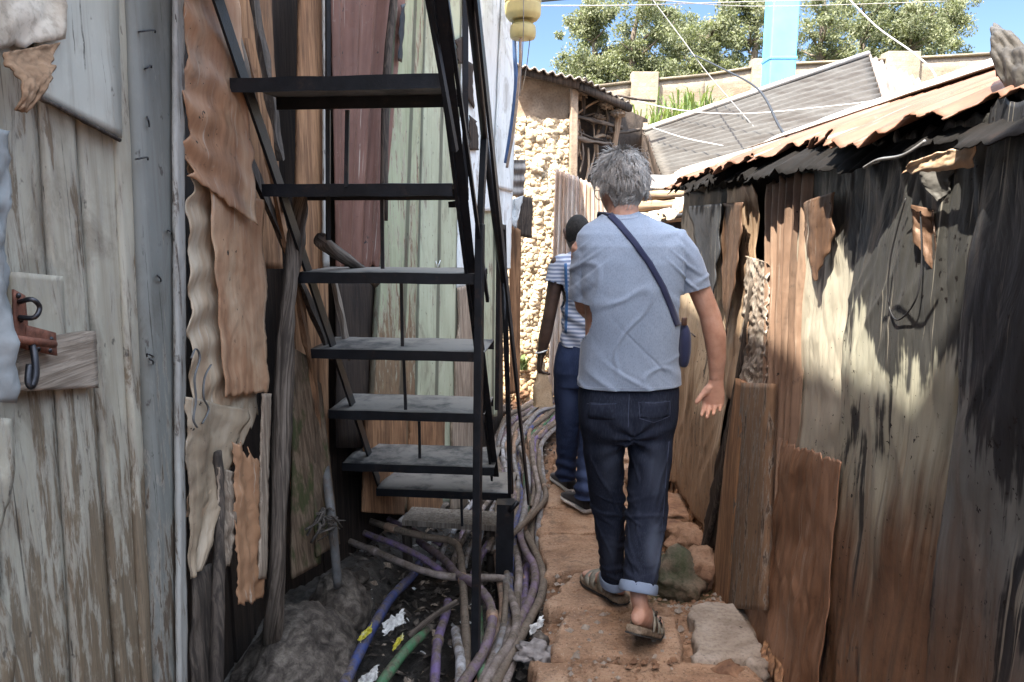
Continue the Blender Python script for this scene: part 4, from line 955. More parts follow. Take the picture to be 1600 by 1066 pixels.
MB().patch([at(1000, 480, 6.3), at(1120, 470, 6.0), at(1120, 300, 6.0), at(1000, 305, 6.3)], 10, 10, lambda u, v: .02 * fbm(u * 3, v * 3)).build('low_wall', M_void, None, solid=.06, label='low dark wall behind the stacked logs', cat='wall')
# sunlit rubbish pieces at the end of the rusty roof
rub = random.Random(3)
for k in range(9):
    px = 1022 + k * 10 + rub.uniform(-5, 5); py = 350 - k * 5 + rub.uniform(-6, 6)
    p = at(px, py, 5.0 - k * .06)
    a_ = V((rub.uniform(.10, .24), rub.uniform(-.08, .08), rub.uniform(-.02, .06))); b_ = V((rub.uniform(-.03, .05), rub.uniform(.04, .14), rub.uniform(.03, .09)))
    MB().patch([p, p + a_, p + a_ + b_, p + b_], 6, 6, lambda u, v: .02 * fbm(u * 3, v * 3, k), eu=lambda v: (.15 * nz(v * 4, k), 1 + .2 * nz(v * 5, k))).build('tin_offcut', (M_roofw, M_tanp, M_cream)[k % 3], None, solid=.003,
        label='small pale tin offcut piled beyond the far end of the rusty roof', cat='tin offcut', group='tin offcuts at the far end of the rusty roof')
MB().blob(at(1185, 268, 4.3), (.10, .12, .05), 4, .6, 3, 4).build('straw_heap', m_rough('straw', [(.3, (.20, .12, .06, 1)), (.5, (.42, .29, .17, 1)), (.7, (.58, .45, .28, 1))], 18, .8, .02), None, label='small straw heap caught on the rusty roof', cat='straw')

# ---- mud house
mh = thing('mud_house', 'broken mud house with a tin roof and bare wattle corner', 'mud house', (.3, 7.2, 0))
t = NT('rough_mud'); P = t.coord('POS')
v1 = t.voro(t.coord('POS', (1, 1, 1.25)), 17); n1 = t.noise(P, 14, 7, .65, .6); n2 = t.noise(P, 70, 5, .65)
col = t.ramp(n1, [(.28, (.38, .27, .165, 1)), (.46, (.54, .44, .31, 1)), (.62, (.62, .53, .40, 1)), (.8, (.68, .60, .48, 1))])
col = t.mix(t.math('MULTIPLY', t.mask(t.axis(2), .7, .2), .55), col, (.36, .22, .12, 1))
crk = t.mask(t.noise(t.coord('POS', (1, 1, 1.6)), 22, 5, .6, 1.2), .47, .40); col = t.mix(t.math('MULTIPLY', crk, .3), col, (.22, .145, .085, 1)); t.bump(n1, .5, .022); t.bump(n2, .6, .010)
M_mud = t.done(col, .95, 0, .15)
M_plaster = m_rough('smooth_mud', [(.3, (.22, .16, .115, 1)), (.5, (.31, .245, .185, 1)), (.7, (.38, .31, .24, 1))], 5, .5, .03)
W0, W1 = at(800, 620, 6.85), at(884, 600, 6.75)
x0, x1 = -.25, W1.x
ztop = at(850, 128, 6.8).z; zmid = at(850, 190, 6.8).z
def mudd(s):
    def d(u, v):
        x = u * 3.2; z = v * 9
        return .04 * fbm(x * 3, z * 1.6, s, 5) + .02 * nz(x * 3 + 3, z * 2.2, s + 5) - .02 * (1 - min(1, abs(4 * nz(x * 5, z * 7, s)))) + .010 * nz(x * 16, z * 14, s) + .012 * nz(x * 34, z * 28, s)
    return d
MB().patch([(x0, 6.8, -.2), (x1, 6.78, -.2), (x1, 6.78, zmid), (x0, 6.8, zmid + .05)], 90, 260, mudd(2), ev=lambda u: (0, 1 + .012 * nz(u * 8, 2))).build('rough_wall', M_mud, mh, solid=.06)
MB().patch([(x0, 6.86, zmid - .1), (x1 + .03, 6.84, zmid - .1), (x1 + .03, 6.84, ztop), (x0, 6.86, ztop + .12)], 30, 20, lambda u, v: .012 * fbm(u * 4, v * 3, 3)).build('upper_wall', M_plaster, mh, solid=.05)
plank('corner_board', [(x1 - .0, 6.72, .9), (x1 + .08, 6.74, .9), (x1 + .07, 6.74, ztop - .05), (x1 + .01, 6.72, ztop - .05)], M_plaster, mh, .04, seed=4)
# interior seen through the broken side, its shade painted dark on the inner wall
MB().patch([(x1 + .02, 6.95, -.2), (x1 + .95, 8.3, -.2), (x1 + .95, 8.3, 2.65), (x1 + .02, 6.95, ztop)], 10, 10).build('inner_wall', m_rough('shaded_mud', [(.3, (.02, .015, .012, 1)), (.6, (.06, .045, .035, 1))], 6, .6, .03), mh, solid=.04)
MB().patch([(x1 + .95, 8.2, -.2), (-1.5, 9.2, -.2), (-1.5, 9.2, 2.7), (x1 + .95, 8.2, 2.6)], 10, 6).build('back_wall', M_plaster, mh, solid=.06)
rf = [at(800, 118, 6.55), at(988, 172, 7.0), at(990, 146, 8.4), at(800, 84, 8.2)]
rl, rr = V((-.6, 6.6, at(812, 108, 6.6).z)), at(987, 166, 7.0)
# roof sheet: front edge from the left to the apex, then down to the right
ap = at(915, 125, 6.6)
MB().patch([at(790, 98, 6.55), ap, ap + V((.2, 2.2, .05)), at(790, 98, 6.55) + V((0, 2.2, .1))], 50, 8, lambda u, v: .014 * sin(2 * pi * u * 9)).build('roof_sheet', M_roofold, mh, solid=.012)
MB().patch([ap + V((-.02, 0, .012)), at(988, 164, 7.05), at(988, 164, 7.05) + V((.1, 1.6, .1)), ap + V((.2, 2.2, .05))], 40, 8, lambda u, v: .014 * sin(2 * pi * u * 8)).build('roof_sheet', M_roofold, mh, solid=.012)
MB().bar(at(800, 108, 6.62), at(905, 133, 6.66), .05, .07).build('roof_beam', M_dark, mh)
MB().bar(at(905, 135, 6.66), at(985, 170, 7.05), .05, .06).build('roof_beam', M_dark, mh)
rs = random.Random(11)
for k in range(34):
    px = rs.uniform(885, 972); py = rs.uniform(140, 235)
    a_ = at(px, py, 6.78 + (px - 885) * .006); L = rs.uniform(.15, .5)
    horiz = k % 3 == 0
    d = V((rs.uniform(.2, .5), rs.uniform(.2, .6), rs.uniform(-.2, .2))) if horiz else V((rs.uniform(-.12, .12), rs.uniform(-.1, .1), -1))
    d = d.normalized() * L
    MB().tube([a_, a_ + d * .5 + V((rs.uniform(-.04, .04), rs.uniform(-.03, .03), rs.uniform(-.04, .04))), a_ + d], rs.uniform(.006, .018), 6, 4, wob=.3).build('wattle_stick', M_log if k % 2 else M_pole, mh)
for k, (x, y, r_) in enumerate(((905, 135, .09), (925, 128, .08), (948, 150, .09), (965, 165, .08), (893, 150, .07), (935, 172, .07))):
    MB().blob(at(x, y + 12, 6.95 + k * .03), (r_ * .7, r_ * .7, r_ * .45), 4, .8, 3, k).build('mud_clod', M_plaster, mh)
MB().bar(at(968, 165, 7.1), at(952, 300, 7.1), .06, .05, n=10, jit=.02).build('corner_stake', M_log, mh)
MB().bar(at(890, 180, 6.8), at(972, 200, 7.15), .03, .035, n=10, jit=.02).build('cross_rail', M_pole, mh)
MB().bar(at(895, 215, 6.8), at(960, 228, 7.1), .03, .03, n=10, jit=.02).build('cross_rail', M_pole, mh)
# rusty corrugated fence sheet in front of the house
MB().patch([at(856, 620, 6.3), at(955, 600, 6.2), at(952, 292, 6.25), at(868, 264, 6.4)], 160, 40, lambda u, v: .012 * sin(2 * pi * u * 13) + .006 * nz(u * 3, v * 3),
    ev=lambda u: (0, 1 + .012 * nz(u * 30, 2) - .03 * u * u), eu=wob(3, .01)).build('fence_sheet', m_tin('white_rust_tin', [(.28, (.20, .10, .055, 1)), (.44, (.34, .25, .19, 1)), (.54, (.46, .43, .39, 1)), (.72, (.56, .54, .51, 1))], .5, .15, 12, .8, (.22, .09, .05, 1), .6, .2), None, solid=.003,
    label='upright rust-streaked white corrugated sheet in front of the mud house', cat='fence sheet')
# ---- perimeter wall on the hill
YW = 20
bwall = thing('boundary_wall', 'long pale stone-block boundary wall below the trees', 'wall', (5, YW, 2.4))
t = NT('block_wall'); P = t.coord('POS')
brk = t.n.new('ShaderNodeTexBrick'); mp = t.n.new('ShaderNodeMapping'); t.link(P, mp.inputs[0]); mp.inputs['Rotation'].default_value = (R(90), 0, 0); t.link(mp.outputs[0], brk.inputs['Vector'])
brk.inputs['Scale'].default_value = 2.4; brk.inputs['Color1'].default_value = (.205, .18, .145, 1); brk.inputs['Color2'].default_value = (.245, .215, .175, 1); brk.inputs['Mortar'].default_value = (.185, .16, .13, 1); brk.inputs['Mortar Size'].default_value = .012
nn = t.noise(P, 3, 7, .65)
cc = t.mix(t.math('MULTIPLY', t.mask(nn, .45, .7), .45), brk.outputs['Color'], (.17, .13, .09, 1)); t.bump(t.noise(P, 12, 6, .7), .5, .05)
M_block = t.done(cc, .95, 0, .15)
def wz(px, py): return at(px, py, YW)
segs = [((700, 165), (984, 131)), ((984, 131), (1100, 120)), ((1100, 120), (1200, 104)), ((1200, 104), (1380, 96)), ((1380, 96), (1560, 86)), ((1560, 86), (2000, 66))]
for a, b in segs:
    p, q = wz(*a), wz(*b)
    m = MB(); m.patch([(p.x, YW, 1.5), (q.x, YW, 1.5), q, p], 20, 12, lambda u, v: .015 * nz(u * 20, v * 9)); m.build('wall_run', M_block, bwall, solid=.25)
    MB().bar(p + V((0, 0, .02)), q + V((0, 0, .02)), .36, .06).build('coping', M_block, bwall)
for x0_, x1_, yt in ((985, 1026, 115), (1172, 1197, 95), (1380, 1431, 83)):
    p, q = wz(x0_, yt), wz(x1_, yt - 1)
    MB().box(((p.x + q.x) / 2, YW - .08, (p.z + 1.5) / 2), (q.x - p.x, .42, p.z - 1.5), jit=.01).build('pier', M_block, bwall, bevel=.02)
# blue column
m = MB(); p0 = at(1214, 150, 13.5); m.box((p0.x, 13.5, 6.0), (.45, .45, 9.0)); bl = thing('blue_column', 'bright blue square column rising past the boundary wall', 'column', (p0.x, 13.5, 1.4))
M_blue = m_plain('blue_paint', (.12, .38, .70, 1), .5, 0, .14, 3, .1)
m.build('shaft', M_blue, bl, smooth=False, bevel=.02)
for z_ in (4.3,):
    MB().box((p0.x, 13.5, z_), (.475, .475, .05)).build('band', M_blue, bl, smooth=False, bevel=.01)
# ---- trees
M_bark = m_rough('bark', [(.3, (.10, .08, .065, 1)), (.6, (.22, .19, .155, 1))], 5, .6, .03, coord='POS', stretch=(1, 1, .25))
def m_leaf(name, a, b, c):
    t = NT(name); P = t.coord('POS'); n_ = t.noise(P, .9, 4, .6); n2_ = t.noise(P, 7, 3, .6)
    col = t.ramp(t.math('ADD', t.math('MULTIPLY', n_, .5), t.math('MULTIPLY', n2_, .5)), [(.34, a), (.5, b), (.66, c)])
    t.put(t.b.inputs['Base Color'], col); t.b.inputs['Roughness'].default_value = .55; t.b.inputs['Specular IOR Level'].default_value = .25
    tr = t.n.new('ShaderNodeBsdfTranslucent'); t.link(t.mix(.4, col, (.35, .42, .08, 1)), tr.inputs[0])
    mx = t.n.new('ShaderNodeMixShader'); mx.inputs[0].default_value = .3
    t.link(t.b.outputs[0], mx.inputs[1]); t.link(tr.outputs[0], mx.inputs[2]); t.link(mx.outputs[0], t.n['Material Output'].inputs[0])
    return t.mat
M_leaf = m_leaf('tree_leaf', (.08, .095, .055, 1), (.145, .165, .10, 1), (.22, .235, .15, 1))
M_leafb = m_leaf('bright_leaf', (.05, .085, .025, 1), (.095, .145, .045, 1), (.15, .20, .075, 1))
def leafmesh(cent, rad, per, size, seed):
    rg_ = np.random.RandomState(seed); N = len(cent) * per
    c = np.repeat(np.array(cent), per, 0); r_ = np.repeat(np.array(rad), per, 0)
    d = rg_.normal(size=(N, 3)); d /= np.linalg.norm(d, axis=1, keepdims=True)
    p = c + d * (rg_.rand(N, 1) ** .45) * r_[:, None] * np.array([1, 1, .8])
    a = rg_.normal(size=(N, 3)); a[:, 2] -= .7; a /= np.linalg.norm(a, axis=1, keepdims=True)
    b = np.cross(a, rg_.normal(size=(N, 3))); b /= np.linalg.norm(b, axis=1, keepdims=True)
    s = size * (.6 + .8 * rg_.rand(N, 1))
    v = np.stack([p, p + a * s * .5 + b * s * .2, p + a * s, p + a * s * .5 - b * s * .2], 1).reshape(-1, 3)
    return v, np.arange(N * 4).reshape(-1, 4)
def tree(px, Y, htop, w_, seed, label):
    rs = random.Random(seed); base = at(px, 300, Y); base.z = ground_h(base.x, Y) - .1
    tr = thing('tree', label, 'tree', tuple(base), 'trees behind the boundary wall')
    H = htop - base.z
    trunk = MB(); top = base + V((rs.uniform(-.3, .3), 0, H * .96))
    trunk.tube([base, base + V((rs.uniform(-.15, .15), 0, H * .35)), base.lerp(top, .7) + V((rs.uniform(-.3, .3), 0, 0)), top], lambda q: .19 * (1 - q) ** .8 + .02, 8, 6)
    cen = []; rad = []
    for k in range(30):
        f = rs.uniform(.22, .98); az = rs.uniform(0, 2 * pi); st = base.lerp(top, f * .92)
        L = w_ * (1.05 - .62 * abs(f - .5) * 1.3) * rs.uniform(.45, 1.0)
        en = st + V((cos(az) * L, sin(az) * L, L * rs.uniform(.25, .7)))
        trunk.tube([st, st.lerp(en, .5) + V((0, 0, -.05)), en], lambda q: .05 * (1 - q) + .012, 5, 3)
        for q in range(5):
            cpt = st.lerp(en, rs.uniform(.45, 1.1)) + V((rs.gauss(0, .28), rs.gauss(0, .28), rs.gauss(0, .28)))
            cen.append(tuple(cpt)); rad.append(rs.uniform(.16, .48))
    trunk.build('trunk', M_bark, tr)
    v, f = leafmesh(cen, rad, 150, .12, seed)
    me = bpy.data.meshes.new('crown'); v = v - np.array(base)
    me.vertices.add(len(v)); me.vertices.foreach_set('co', v.ravel()); me.loops.add(f.size); me.loops.foreach_set('vertex_index', f.ravel())
    me.polygons.add(len(f)); me.polygons.foreach_set('loop_start', np.arange(0, f.size, 4)); me.update(); me.validate()
    me.materials.append(M_leaf); o = bpy.data.objects.new('crown', me); COL.objects.link(o); o.parent = tr
Yt = 27
def zt(py, Y): return at(1000, py, Y).z
tree(925, 28, zt(-10, 28), 1.25, 1, 'leftmost slender tree behind the boundary wall')
tree(985, 27, zt(-18, 27), 1.45, 2, 'second tree from the yellow container, over the left wall pier')
tree(1052, 29, zt(0, 29), 1.35, 3, 'shorter tree between the left pier and the blue column')
tree(1105, 26, zt(20, 26), 1.2, 4, 'low rounded tree just left of the blue column')
tree(1160, 28, zt(-40, 28), 1.5, 5, 'tall tree directly behind the blue column')
tree(1262, 27, zt(-25, 27), 1.4, 6, 'tree just right of the blue column')
tree(1330, 29, zt(-30, 29), 1.5, 7, 'tall tree above the peak of the grey corrugated roof')
tree(1405, 27, zt(-50, 27), 1.45, 8, 'tree behind the right wall pier')
tree(1460, 31, zt(-30, 31), 1.0, 9, 'thin rightmost tree with drooping sprigs')
# ---- tall grass clumps
def clump(px, py, Y, n, h, seed, label, spread=.35):
    rs = random.Random(seed); p = at(px, py, Y); base = V((p.x, Y, p.z - h))
    m = MB()
    for k in range(n):
        b = base + V((rs.gauss(0, spread * .4), rs.gauss(0, spread * .4), 0)); az = rs.uniform(0, 2 * pi); L = h * rs.uniform(.35, 1.15); ln = rs.uniform(.1, .7)
        o = V((cos(az), sin(az), 0)); s = V((-sin(az), cos(az), 0)) * .011 * rs.uniform(.7, 1.4)
        q = [b, b + V((0, 0, L * .5)) + o * L * ln * .25, b + V((0, 0, L * .88)) + o * L * ln * .7, b + V((0, 0, L * .9)) + o * L * ln * 1.1]
        vs = []
        for i, c in enumerate(q): wv = (1, 1.2, .8, .05)[i]; vs += [c - s * wv, c + s * wv]
        m.add(vs, [(0, 1, 3, 2), (2, 3, 5, 4), (4, 5, 7, 6)])
    m.build('grass_clump', M_leafb, None, label=label, cat='plant')
clump(1083, 142, 12, 260, .8, 1, 'bright green reed clump in front of the boundary wall above the grey roof', .6)
clump(1000, 178, 11.5, 230, 1.0, 2, 'bright green reed clump beside the mud house roof', .5)
clump(1040, 170, 11.8, 60, .7, 3, 'sparse green reeds between the two large clumps', .6)
clump(816, 556, 6.5, 26, .13, 4, 'small weed tuft at the foot of the mud house', .06)

# ---- yellow container and its cords
M_yel = m_plain('yellow_plastic', (.40, .35, .16, 1), .45, 0, .2, 8, .15, ((.28, .24, .14, 1), .5, .5))
jc = thing('yellow_container', 'yellow plastic container hung from the end white board', 'container', at(817, 60, 5.3))
c0 = at(817, 62, 5.3)
def lathe(prof, c, n=32):
    return MB().loft([(V(c) + V((0, 0, z)), V((r, 0, 0)), V((0, r, 0))) for z, r in prof], n)
pr = [(0, .060), (.004, .078), (.015, .086), (.05, .090), (.085, .086), (.10, .070), (.108, .060), (.112, .075), (.125, .098), (.15, .118), (.17, .122), (.22, .124), (.225, .119), (.235, .119), (.24, .124), (.36, .124), (.365, .119), (.375, .119), (.38, .124), (.48, .12), (.52, .10), (.55, .05), (.60, .04)]
lathe(pr[8:], c0).build('body', M_yel, jc, auto=40)
lathe(pr[:8] + [(.118, .05)], c0).build('lower_cup', M_yel, jc, auto=40)
MB().tube([c0 + V((-.06, -.10, .5)), c0 + V((-.05, -.17, .46)), c0 + V((-.03, -.18, .34)), c0 + V((-.03, -.125, .28))], .014, 8).build('handle', M_yel, jc)
M_bcord = m_plain('blue_hose', (.05, .10, .22, 1), .5, 0, .2)
wire([at(803, 20, 5.35), at(804, 80, 5.4), at(806, 130, 5.4), at(800, 190, 5.45), at(790, 255, 5.5)], .014, M_bcord, 'dark blue hose hanging below the yellow container', 'hose', 'hose')
wire([at(813, 60, 5.25), at(812, 110, 5.3), at(803, 200, 5.4), at(792, 262, 5.5)], .010, m_plain('tan_cord', (.32, .25, .2, 1), .8), 'tan rope hanging beside the blue hose', 'rope', 'rope')
wire([at(818, -10, 5.15), at(818, 30, 5.15), at(817, 70, 5.2), at(812, 150, 5.3)], .003, M_wire, 'thin dark string in front of the yellow container', 'string', 'string')
wire([at(828, 62, 5.3), at(822, 110, 5.5), at(816, 140, 6.2)], .003, M_wire, 'thin string running back to the mud house roof', 'string', 'string')
wire([at(840, 2, 7), at(900, -3, 7.5), at(960, -6, 8)], .012, M_bwire, 'dark cable leaving above the yellow container')

# ---- nail heads holding the sheets
nail0 = None
def nails(label_start, pts, X):
    global nail0
    host = [o for o in COL.objects if o.get('label', '').startswith(label_start)][0]; b = root_loc(host)
    for x, y in pts:
        p = ax(x, y, X)
        if nail0 is None: nail0 = MB().blob((0, 0, 0), (.005, .008, .008), 2, .1).build('nail', M_iron, host); o = nail0
        else:
            o = nail0.copy(); COL.objects.link(o)
        o.parent = host; o.location = p - b
nails('silvery soot', [(1236, 690), (1240, 560), (1248, 430), (1300, 300), (1380, 330), (1384, 470), (1386, 610)], .972)
nails('lower brown', [(1246, 760), (1300, 745), (1360, 760), (1230, 900), (1330, 930)], .93)
nails('grey and black', [(1402, 350), (1404, 520), (1406, 700), (1500, 300), (1498, 480), (1494, 680)], .94)
nails('nearest black', [(1560, 300), (1562, 520), (1565, 760), (1575, 960)], .915)
# ================================================================== STEEL STAIR
st = thing('steel_stair', 'black open steel stair with handrails climbing beside the left shack', 'stair', (-.3, 3.0, 0))
TR = []   # (left px, right px, y of the near edge, depth, thickness)
spec = [(360, 690, 124, 2.25), (410, 707, 292, 2.50), (466, 742, 428, 2.73), (484, 757, 549, 2.98), (513, 757, 645, 3.21), (535, 772, 728, 3.44), (588, 799, 768, 3.66)]
for k, (xl, xr, y, d) in enumerate(spec):
    a = at(xl, y - 5, d + .02); b = at(xr, y + 5 * (1 if k > 1 else 0), d - .05)
    z = (a.z + b.z) / 2; a.z = b.z = z
    TR.append((a, b))
# one more step above the picture, up to the landing
dA = TR[0][0] - TR[1][0]; dB = TR[0][1] - TR[1][1]
TR.insert(0, (TR[0][0] + dA, TR[0][1] + dB))
TR.insert(0, (TR[0][0] + dA, TR[0][1] + dB))
DEP = .32
for k, (a, b) in enumerate(TR):
    ax_ = (b - a).normalized(); back = V((-ax_.y, ax_.x, 0))
    m = MB()
    # folded tray: top plate with down-turned lips front and back
    m.patch([a, b, b + back * DEP, a + back * DEP], 24, 8, lambda u, v: .002 * fbm(u * 4, v * 2, k) + .0012 * nz(u * 20, v * 6))
    o = m.build('tread', M_dust, st, solid=.006)
    MB().bar(a + V((0, 0, -.016)) - back * .004, b + V((0, 0, -.016)) - back * .004, .006, .040, n=16, jit=.003).build('nosing', M_blackm, o, smooth=False)
    MB().bar(a + V((0, 0, -.022)) + back * (DEP - .004), b + V((0, 0, -.022)) + back * (DEP - .004), .006, .040).build('nosing', M_blackm, o, smooth=False)
# wooden lowest step
a, b = at(628, 818, 3.88), at(778, 826, 3.80)
z = (a.z + b.z) / 2; a.z = b.z = z
bk = V((-(b - a).y, (b - a).x, 0)).normalized() * .20
M_step = m_wood('step_wood', (.20, .165, .13, 1), (.30, .26, .22, 1), (.09, .07, .055, 1))
MB().patch([a, b, b + bk, a + bk], 10, 10, lambda u, v: .003 * nz(u * 4, v * 4)).build('wooden_step', M_step, st, smooth=False, solid=.03)
MB().bar(a + V((.02, .05, -.03)), a + V((.02, .05, -.40)), .05, .05).build('step_leg', M_dark, st)
MB().bar(b + V((-.04, .06, -.03)), b + V((-.04, .06, -.40)), .05, .05).build('step_leg', M_dark, st)
def stringer(i, off, w=.010, h=.085, top=0, bot=None, name='stringer'):
    P0 = TR[top][i]; P1 = TR[bot if bot is not None else -1][i]
    d = (P1 - P0).normalized()
    sidev = (TR[0][1] - TR[0][0]).normalized()
    back = V((-sidev.y, sidev.x, 0))
    p = P0 + sidev * off + back * .1 + V((0, 0, -.02)) - d * .10; q = P1 + sidev * off + back * .1 + V((0, 0, -.02)) + d * .10
    MB().bar(p, q, w, h, n=12, jit=.002).build(name, M_blackm, st, smooth=False)
    return p, q
stringer(0, -.012, h=.055, top=1); stringer(1, -.03, h=.060, bot=-2)
p, q = stringer(1, .075, .010, .050)
# angle flange on each stringer
stringer(1, -.012, .030, .006, bot=-2, name='flange')
# mid bar that ends half way
MB().bar(at(668, -10, 2.1), at(712, 236, 2.28), .012, .022).build('short_rail', M_blackm, st, smooth=False)
MB().bar(at(690, -60, 2.06), at(762, 470, 2.85), .012, .018).build('rail', M_blackm, st, smooth=False)
# central rods between treads
for (x, y0_, x1_, y1_, d) in ((543, 172, 541, 292, 2.48), (513, 172, 513, 300, 2.52), (597, 312, 598, 420, 2.72), (627, 440, 629, 541, 2.95), (631, 560, 634, 640, 3.18), (655, 655, 656, 716, 3.42), (721, 776, 722, 822, 3.72)):
    MB().bar(at(x, y0_, d), at(x1_, y1_, d), .013, .013).build('rod', M_blackm, st, smooth=False)
MB().bar(at(512, -40, 2.55), at(513, 375, 2.62), .014, .014).build('rod', M_blackm, st, smooth=False)
# posts
MB().bar(at(757, 214, 2.72), at(750, 356, 2.66), .022, .022).build('post', M_blackm, st, smooth=False)
f0 = at(742, 1036, 2.56); f0.z = ground_h(f0.x, f0.y) - .03
MB().bar(at(750, 350, 2.66), f0, .030, .030).build('post', M_blackm, st, smooth=False, bevel=.003)
MB().bar(at(787, 352, 3.25), at(797, 770, 3.55), .020, .020).build('post', M_blackm, st, smooth=False)
MB().bar(at(779, 356, 3.30), at(776, 640, 3.40), .018, .018).build('post', M_blackm, st, smooth=False)
MB().bar(at(727, -80, 2.5), at(727, 300, 2.55), .018, .018).build('post', M_blackm, st, smooth=False)
b0 = at(790, 784, 3.42); b1 = at(787, 935, 3.42); b1.z = ground_h(b1.x, b1.y) - .04
MB().bar(b1, V((b1.x + .01, b1.y, b0.z)), .085, .085, n=6, jit=.004, up=(0, 1, 0)).build('footing', M_blackm, st, smooth=False)
MB().tube([V((b1.x + .03, b1.y - .05, b0.z - .03)), V((b1.x + .07, b1.y - .05, b0.z + .02))], .012, 8, 1).build('stub', M_blackm, st)
# handrail
hr = [at(724, -60, 2.05), at(735, 0, 2.12), at(757, 215, 2.72), at(774, 350, 3.05), at(787, 440, 3.30), at(799, 770, 3.60)]
MB().tube(hr[:3] , .013, 8, 1).build('handrail', M_blackm, st)
MB().tube(hr[2:5], .013, 8, 1).build('handrail', M_blackm, st)
MB().tube(hr[4:], .012, 8, 1).build('handrail', M_blackm, st)
MB().bar(at(774, 350, 3.05), at(788, 356, 3.25), .012, .02).build('bracket', M_blackm, st, smooth=False)
MB().bar(at(706, 320, 2.62), at(718, 318, 2.66), .03, .02).build('bracket', M_blackm, st, smooth=False)
MB().bar(at(742, 432, 2.72), at(758, 424, 2.80), .02, .02).build('bracket', M_blackm, st, smooth=False)

# ================================================================== PIPES IN THE DITCH
def m_pipe(name, col, cake=.5):
    t = NT(name); P = t.coord('POS'); n_ = t.noise(P, 16, 7, .68); n2_ = t.noise(P, 90, 4, .6); n3 = t.noise(P, 5, 5, .6)
    c = t.mix(t.math('MULTIPLY', t.mask(n3, .45, .7), .5), col, tuple(x * .55 for x in col[:3]) + (1,))
    up = t.n.new('ShaderNodeNewGeometry'); s_ = t.n.new('ShaderNodeSeparateXYZ'); t.link(up.outputs['Normal'], s_.inputs[0])
    k = t.math('ADD', n_, t.math('MULTIPLY', s_.outputs[2], .06))
    mud_ = t.ramp(n2_, [(.3, (.045, .034, .025, 1)), (.7, (.17, .135, .10, 1))])
    mk = t.mask(k, 1 - cake - .16, 1 - cake + .16)
    c = t.mix(mk, c, mud_); t.bump(n_, .35, .004)
    return t.done(c, t.math('ADD', .42, t.math('MULTIPLY', mk, .4)), 0, .4)
MP = {'purple': m_pipe('purple_pipe', (.16, .11, .17, 1), .48), 'brown': m_pipe('brown_pipe', (.16, .12, .09, 1), .50), 'blue': m_pipe('blue_pipe', (.035, .06, .20, 1), .45),
      'green': m_pipe('green_pipe', (.05, .17, .08, 1), .46), 'grey': m_pipe('grey_pipe', (.21, .205, .21, 1), .42), 'mauve': m_pipe('mauve_pipe', (.26, .215, .20, 1), .48),
      'orange': m_pipe('orange_pipe', (.30, .19, .13, 1), .42), 'violet': m_pipe('violet_pipe', (.16, .11, .25, 1), .46), 'pale': m_pipe('pale_pipe', (.42, .42, .44, 1), .45)}
GP = 'water pipes lying in the ditch'
def pipe(pts, c, r, label, z=None, joints=()):
    w_ = []
    for q in pts:
        zz = q[2] if len(q) > 2 else (z if z is not None else -.05)
        w_.append(gs(q[0], q[1], zz))
    o = thing('water_pipe', label, 'pipe', w_[len(w_) // 2], GP)
    MB().tube(w_, lambda q: r * (1 + .03 * sin(q * 31)), 12, 8, wob=.06).build('hose', MP[c], o)
    for (i, cc, L) in joints:
        d = (w_[min(i + 1, len(w_) - 1)] - w_[max(i - 1, 0)]).normalized()
        MB().tube([w_[i] - d * L, w_[i] - d * L * .5, w_[i] + d * L * .5, w_[i] + d * L], r * 1.28, 12, 2).build('joint', MP[cc], o)
    return o
B = .0215
pipe([(480, 760, .10), (531, 784, .08), (577, 798, .05), (625, 820, .02), (690, 850, -.04)], 'purple', B * .8, 'upper purple pipe running from the waste pipe under the wooden step')
pipe([(480, 785, .10), (531, 799, .09), (611, 825, .07), (660, 838, .05), (705, 846, .05), (718, 862, .03), (723, 905, .0), (726, 960, -.03), (729, 1015, -.06), (731, 1090, -.08)], 'brown', B * .85, 'brown pipe that bends sharply down at an elbow and turns green', joints=((2, 'orange', .035), (6, 'orange', .022)))
pipe([(480, 800, .06), (534, 817, .05), (577, 836, .03), (618, 851, .02), (660, 872, -.02), (700, 900, -.07)], 'violet', B * .8, 'violet and grey pipe under the sharply bent brown one')
pipe([(490, 830, .03), (534, 842, .03), (584, 861, .02), (646, 887, .01), (701, 901, .0), (772, 903, -.02), (800, 906, -.05)], 'mauve', B * .8, 'lowest of the pipes fanning out of the wall, mauve and mud coloured', joints=((2, 'mauve', .03),))
pipe([(655, 846, -.04), (694, 875, -.02), (715, 899, .0), (739, 911, .02), (761, 935, .02), (769, 963, .0), (764, 995, -.02), (749, 1030, -.03), (722, 1070, -.04), (690, 1120, -.05)], 'purple', B * .95, 'thick purple-brown pipe curving round the stair post', joints=((5, 'orange', .02),))
pipe([(655, 880, -.10), (646, 898, -.08), (612, 933, -.06), (588, 971, -.05), (567, 1009, -.05), (538, 1070, -.06), (515, 1120, -.06)], 'blue', B, 'bright blue pipe beside the ash-grey boulder')
pipe([(664, 985, -.09), (656, 995, -.08), (632, 1019, -.07), (594, 1070, -.07), (570, 1110, -.07)], 'green', B * .95, 'bright green pipe end next to the blue pipe')
pipe([(700, 940, -.10), (696, 961, -.07), (684, 1002, -.06), (679, 1064, -.06), (676, 1120, -.06)], 'violet', B * .9, 'violet-grey pipe between the green end and the stair post', joints=((2, 'brown', .012),))
pipe([(712, 985, -.08), (716, 1010, -.06), (720, 1040, -.06), (716, 1100, -.06)], 'pale', B * .95, 'pale pipe just left of the stair post foot')
pipe([(748, 950, -.08), (751, 1009, -.06), (753, 1064, -.06), (755, 1120, -.06)], 'green', B * .75, 'thin green pipe just right of the stair post foot')
pipe([(795, 925, -.05), (803, 945, -.03), (807, 968, -.02), (802, 995, -.02), (778, 1033, -.03), (755, 1072, -.04), (730, 1120, -.05)], 'mauve', B * .9, 'mauve pipe curving in front of the stair footing')
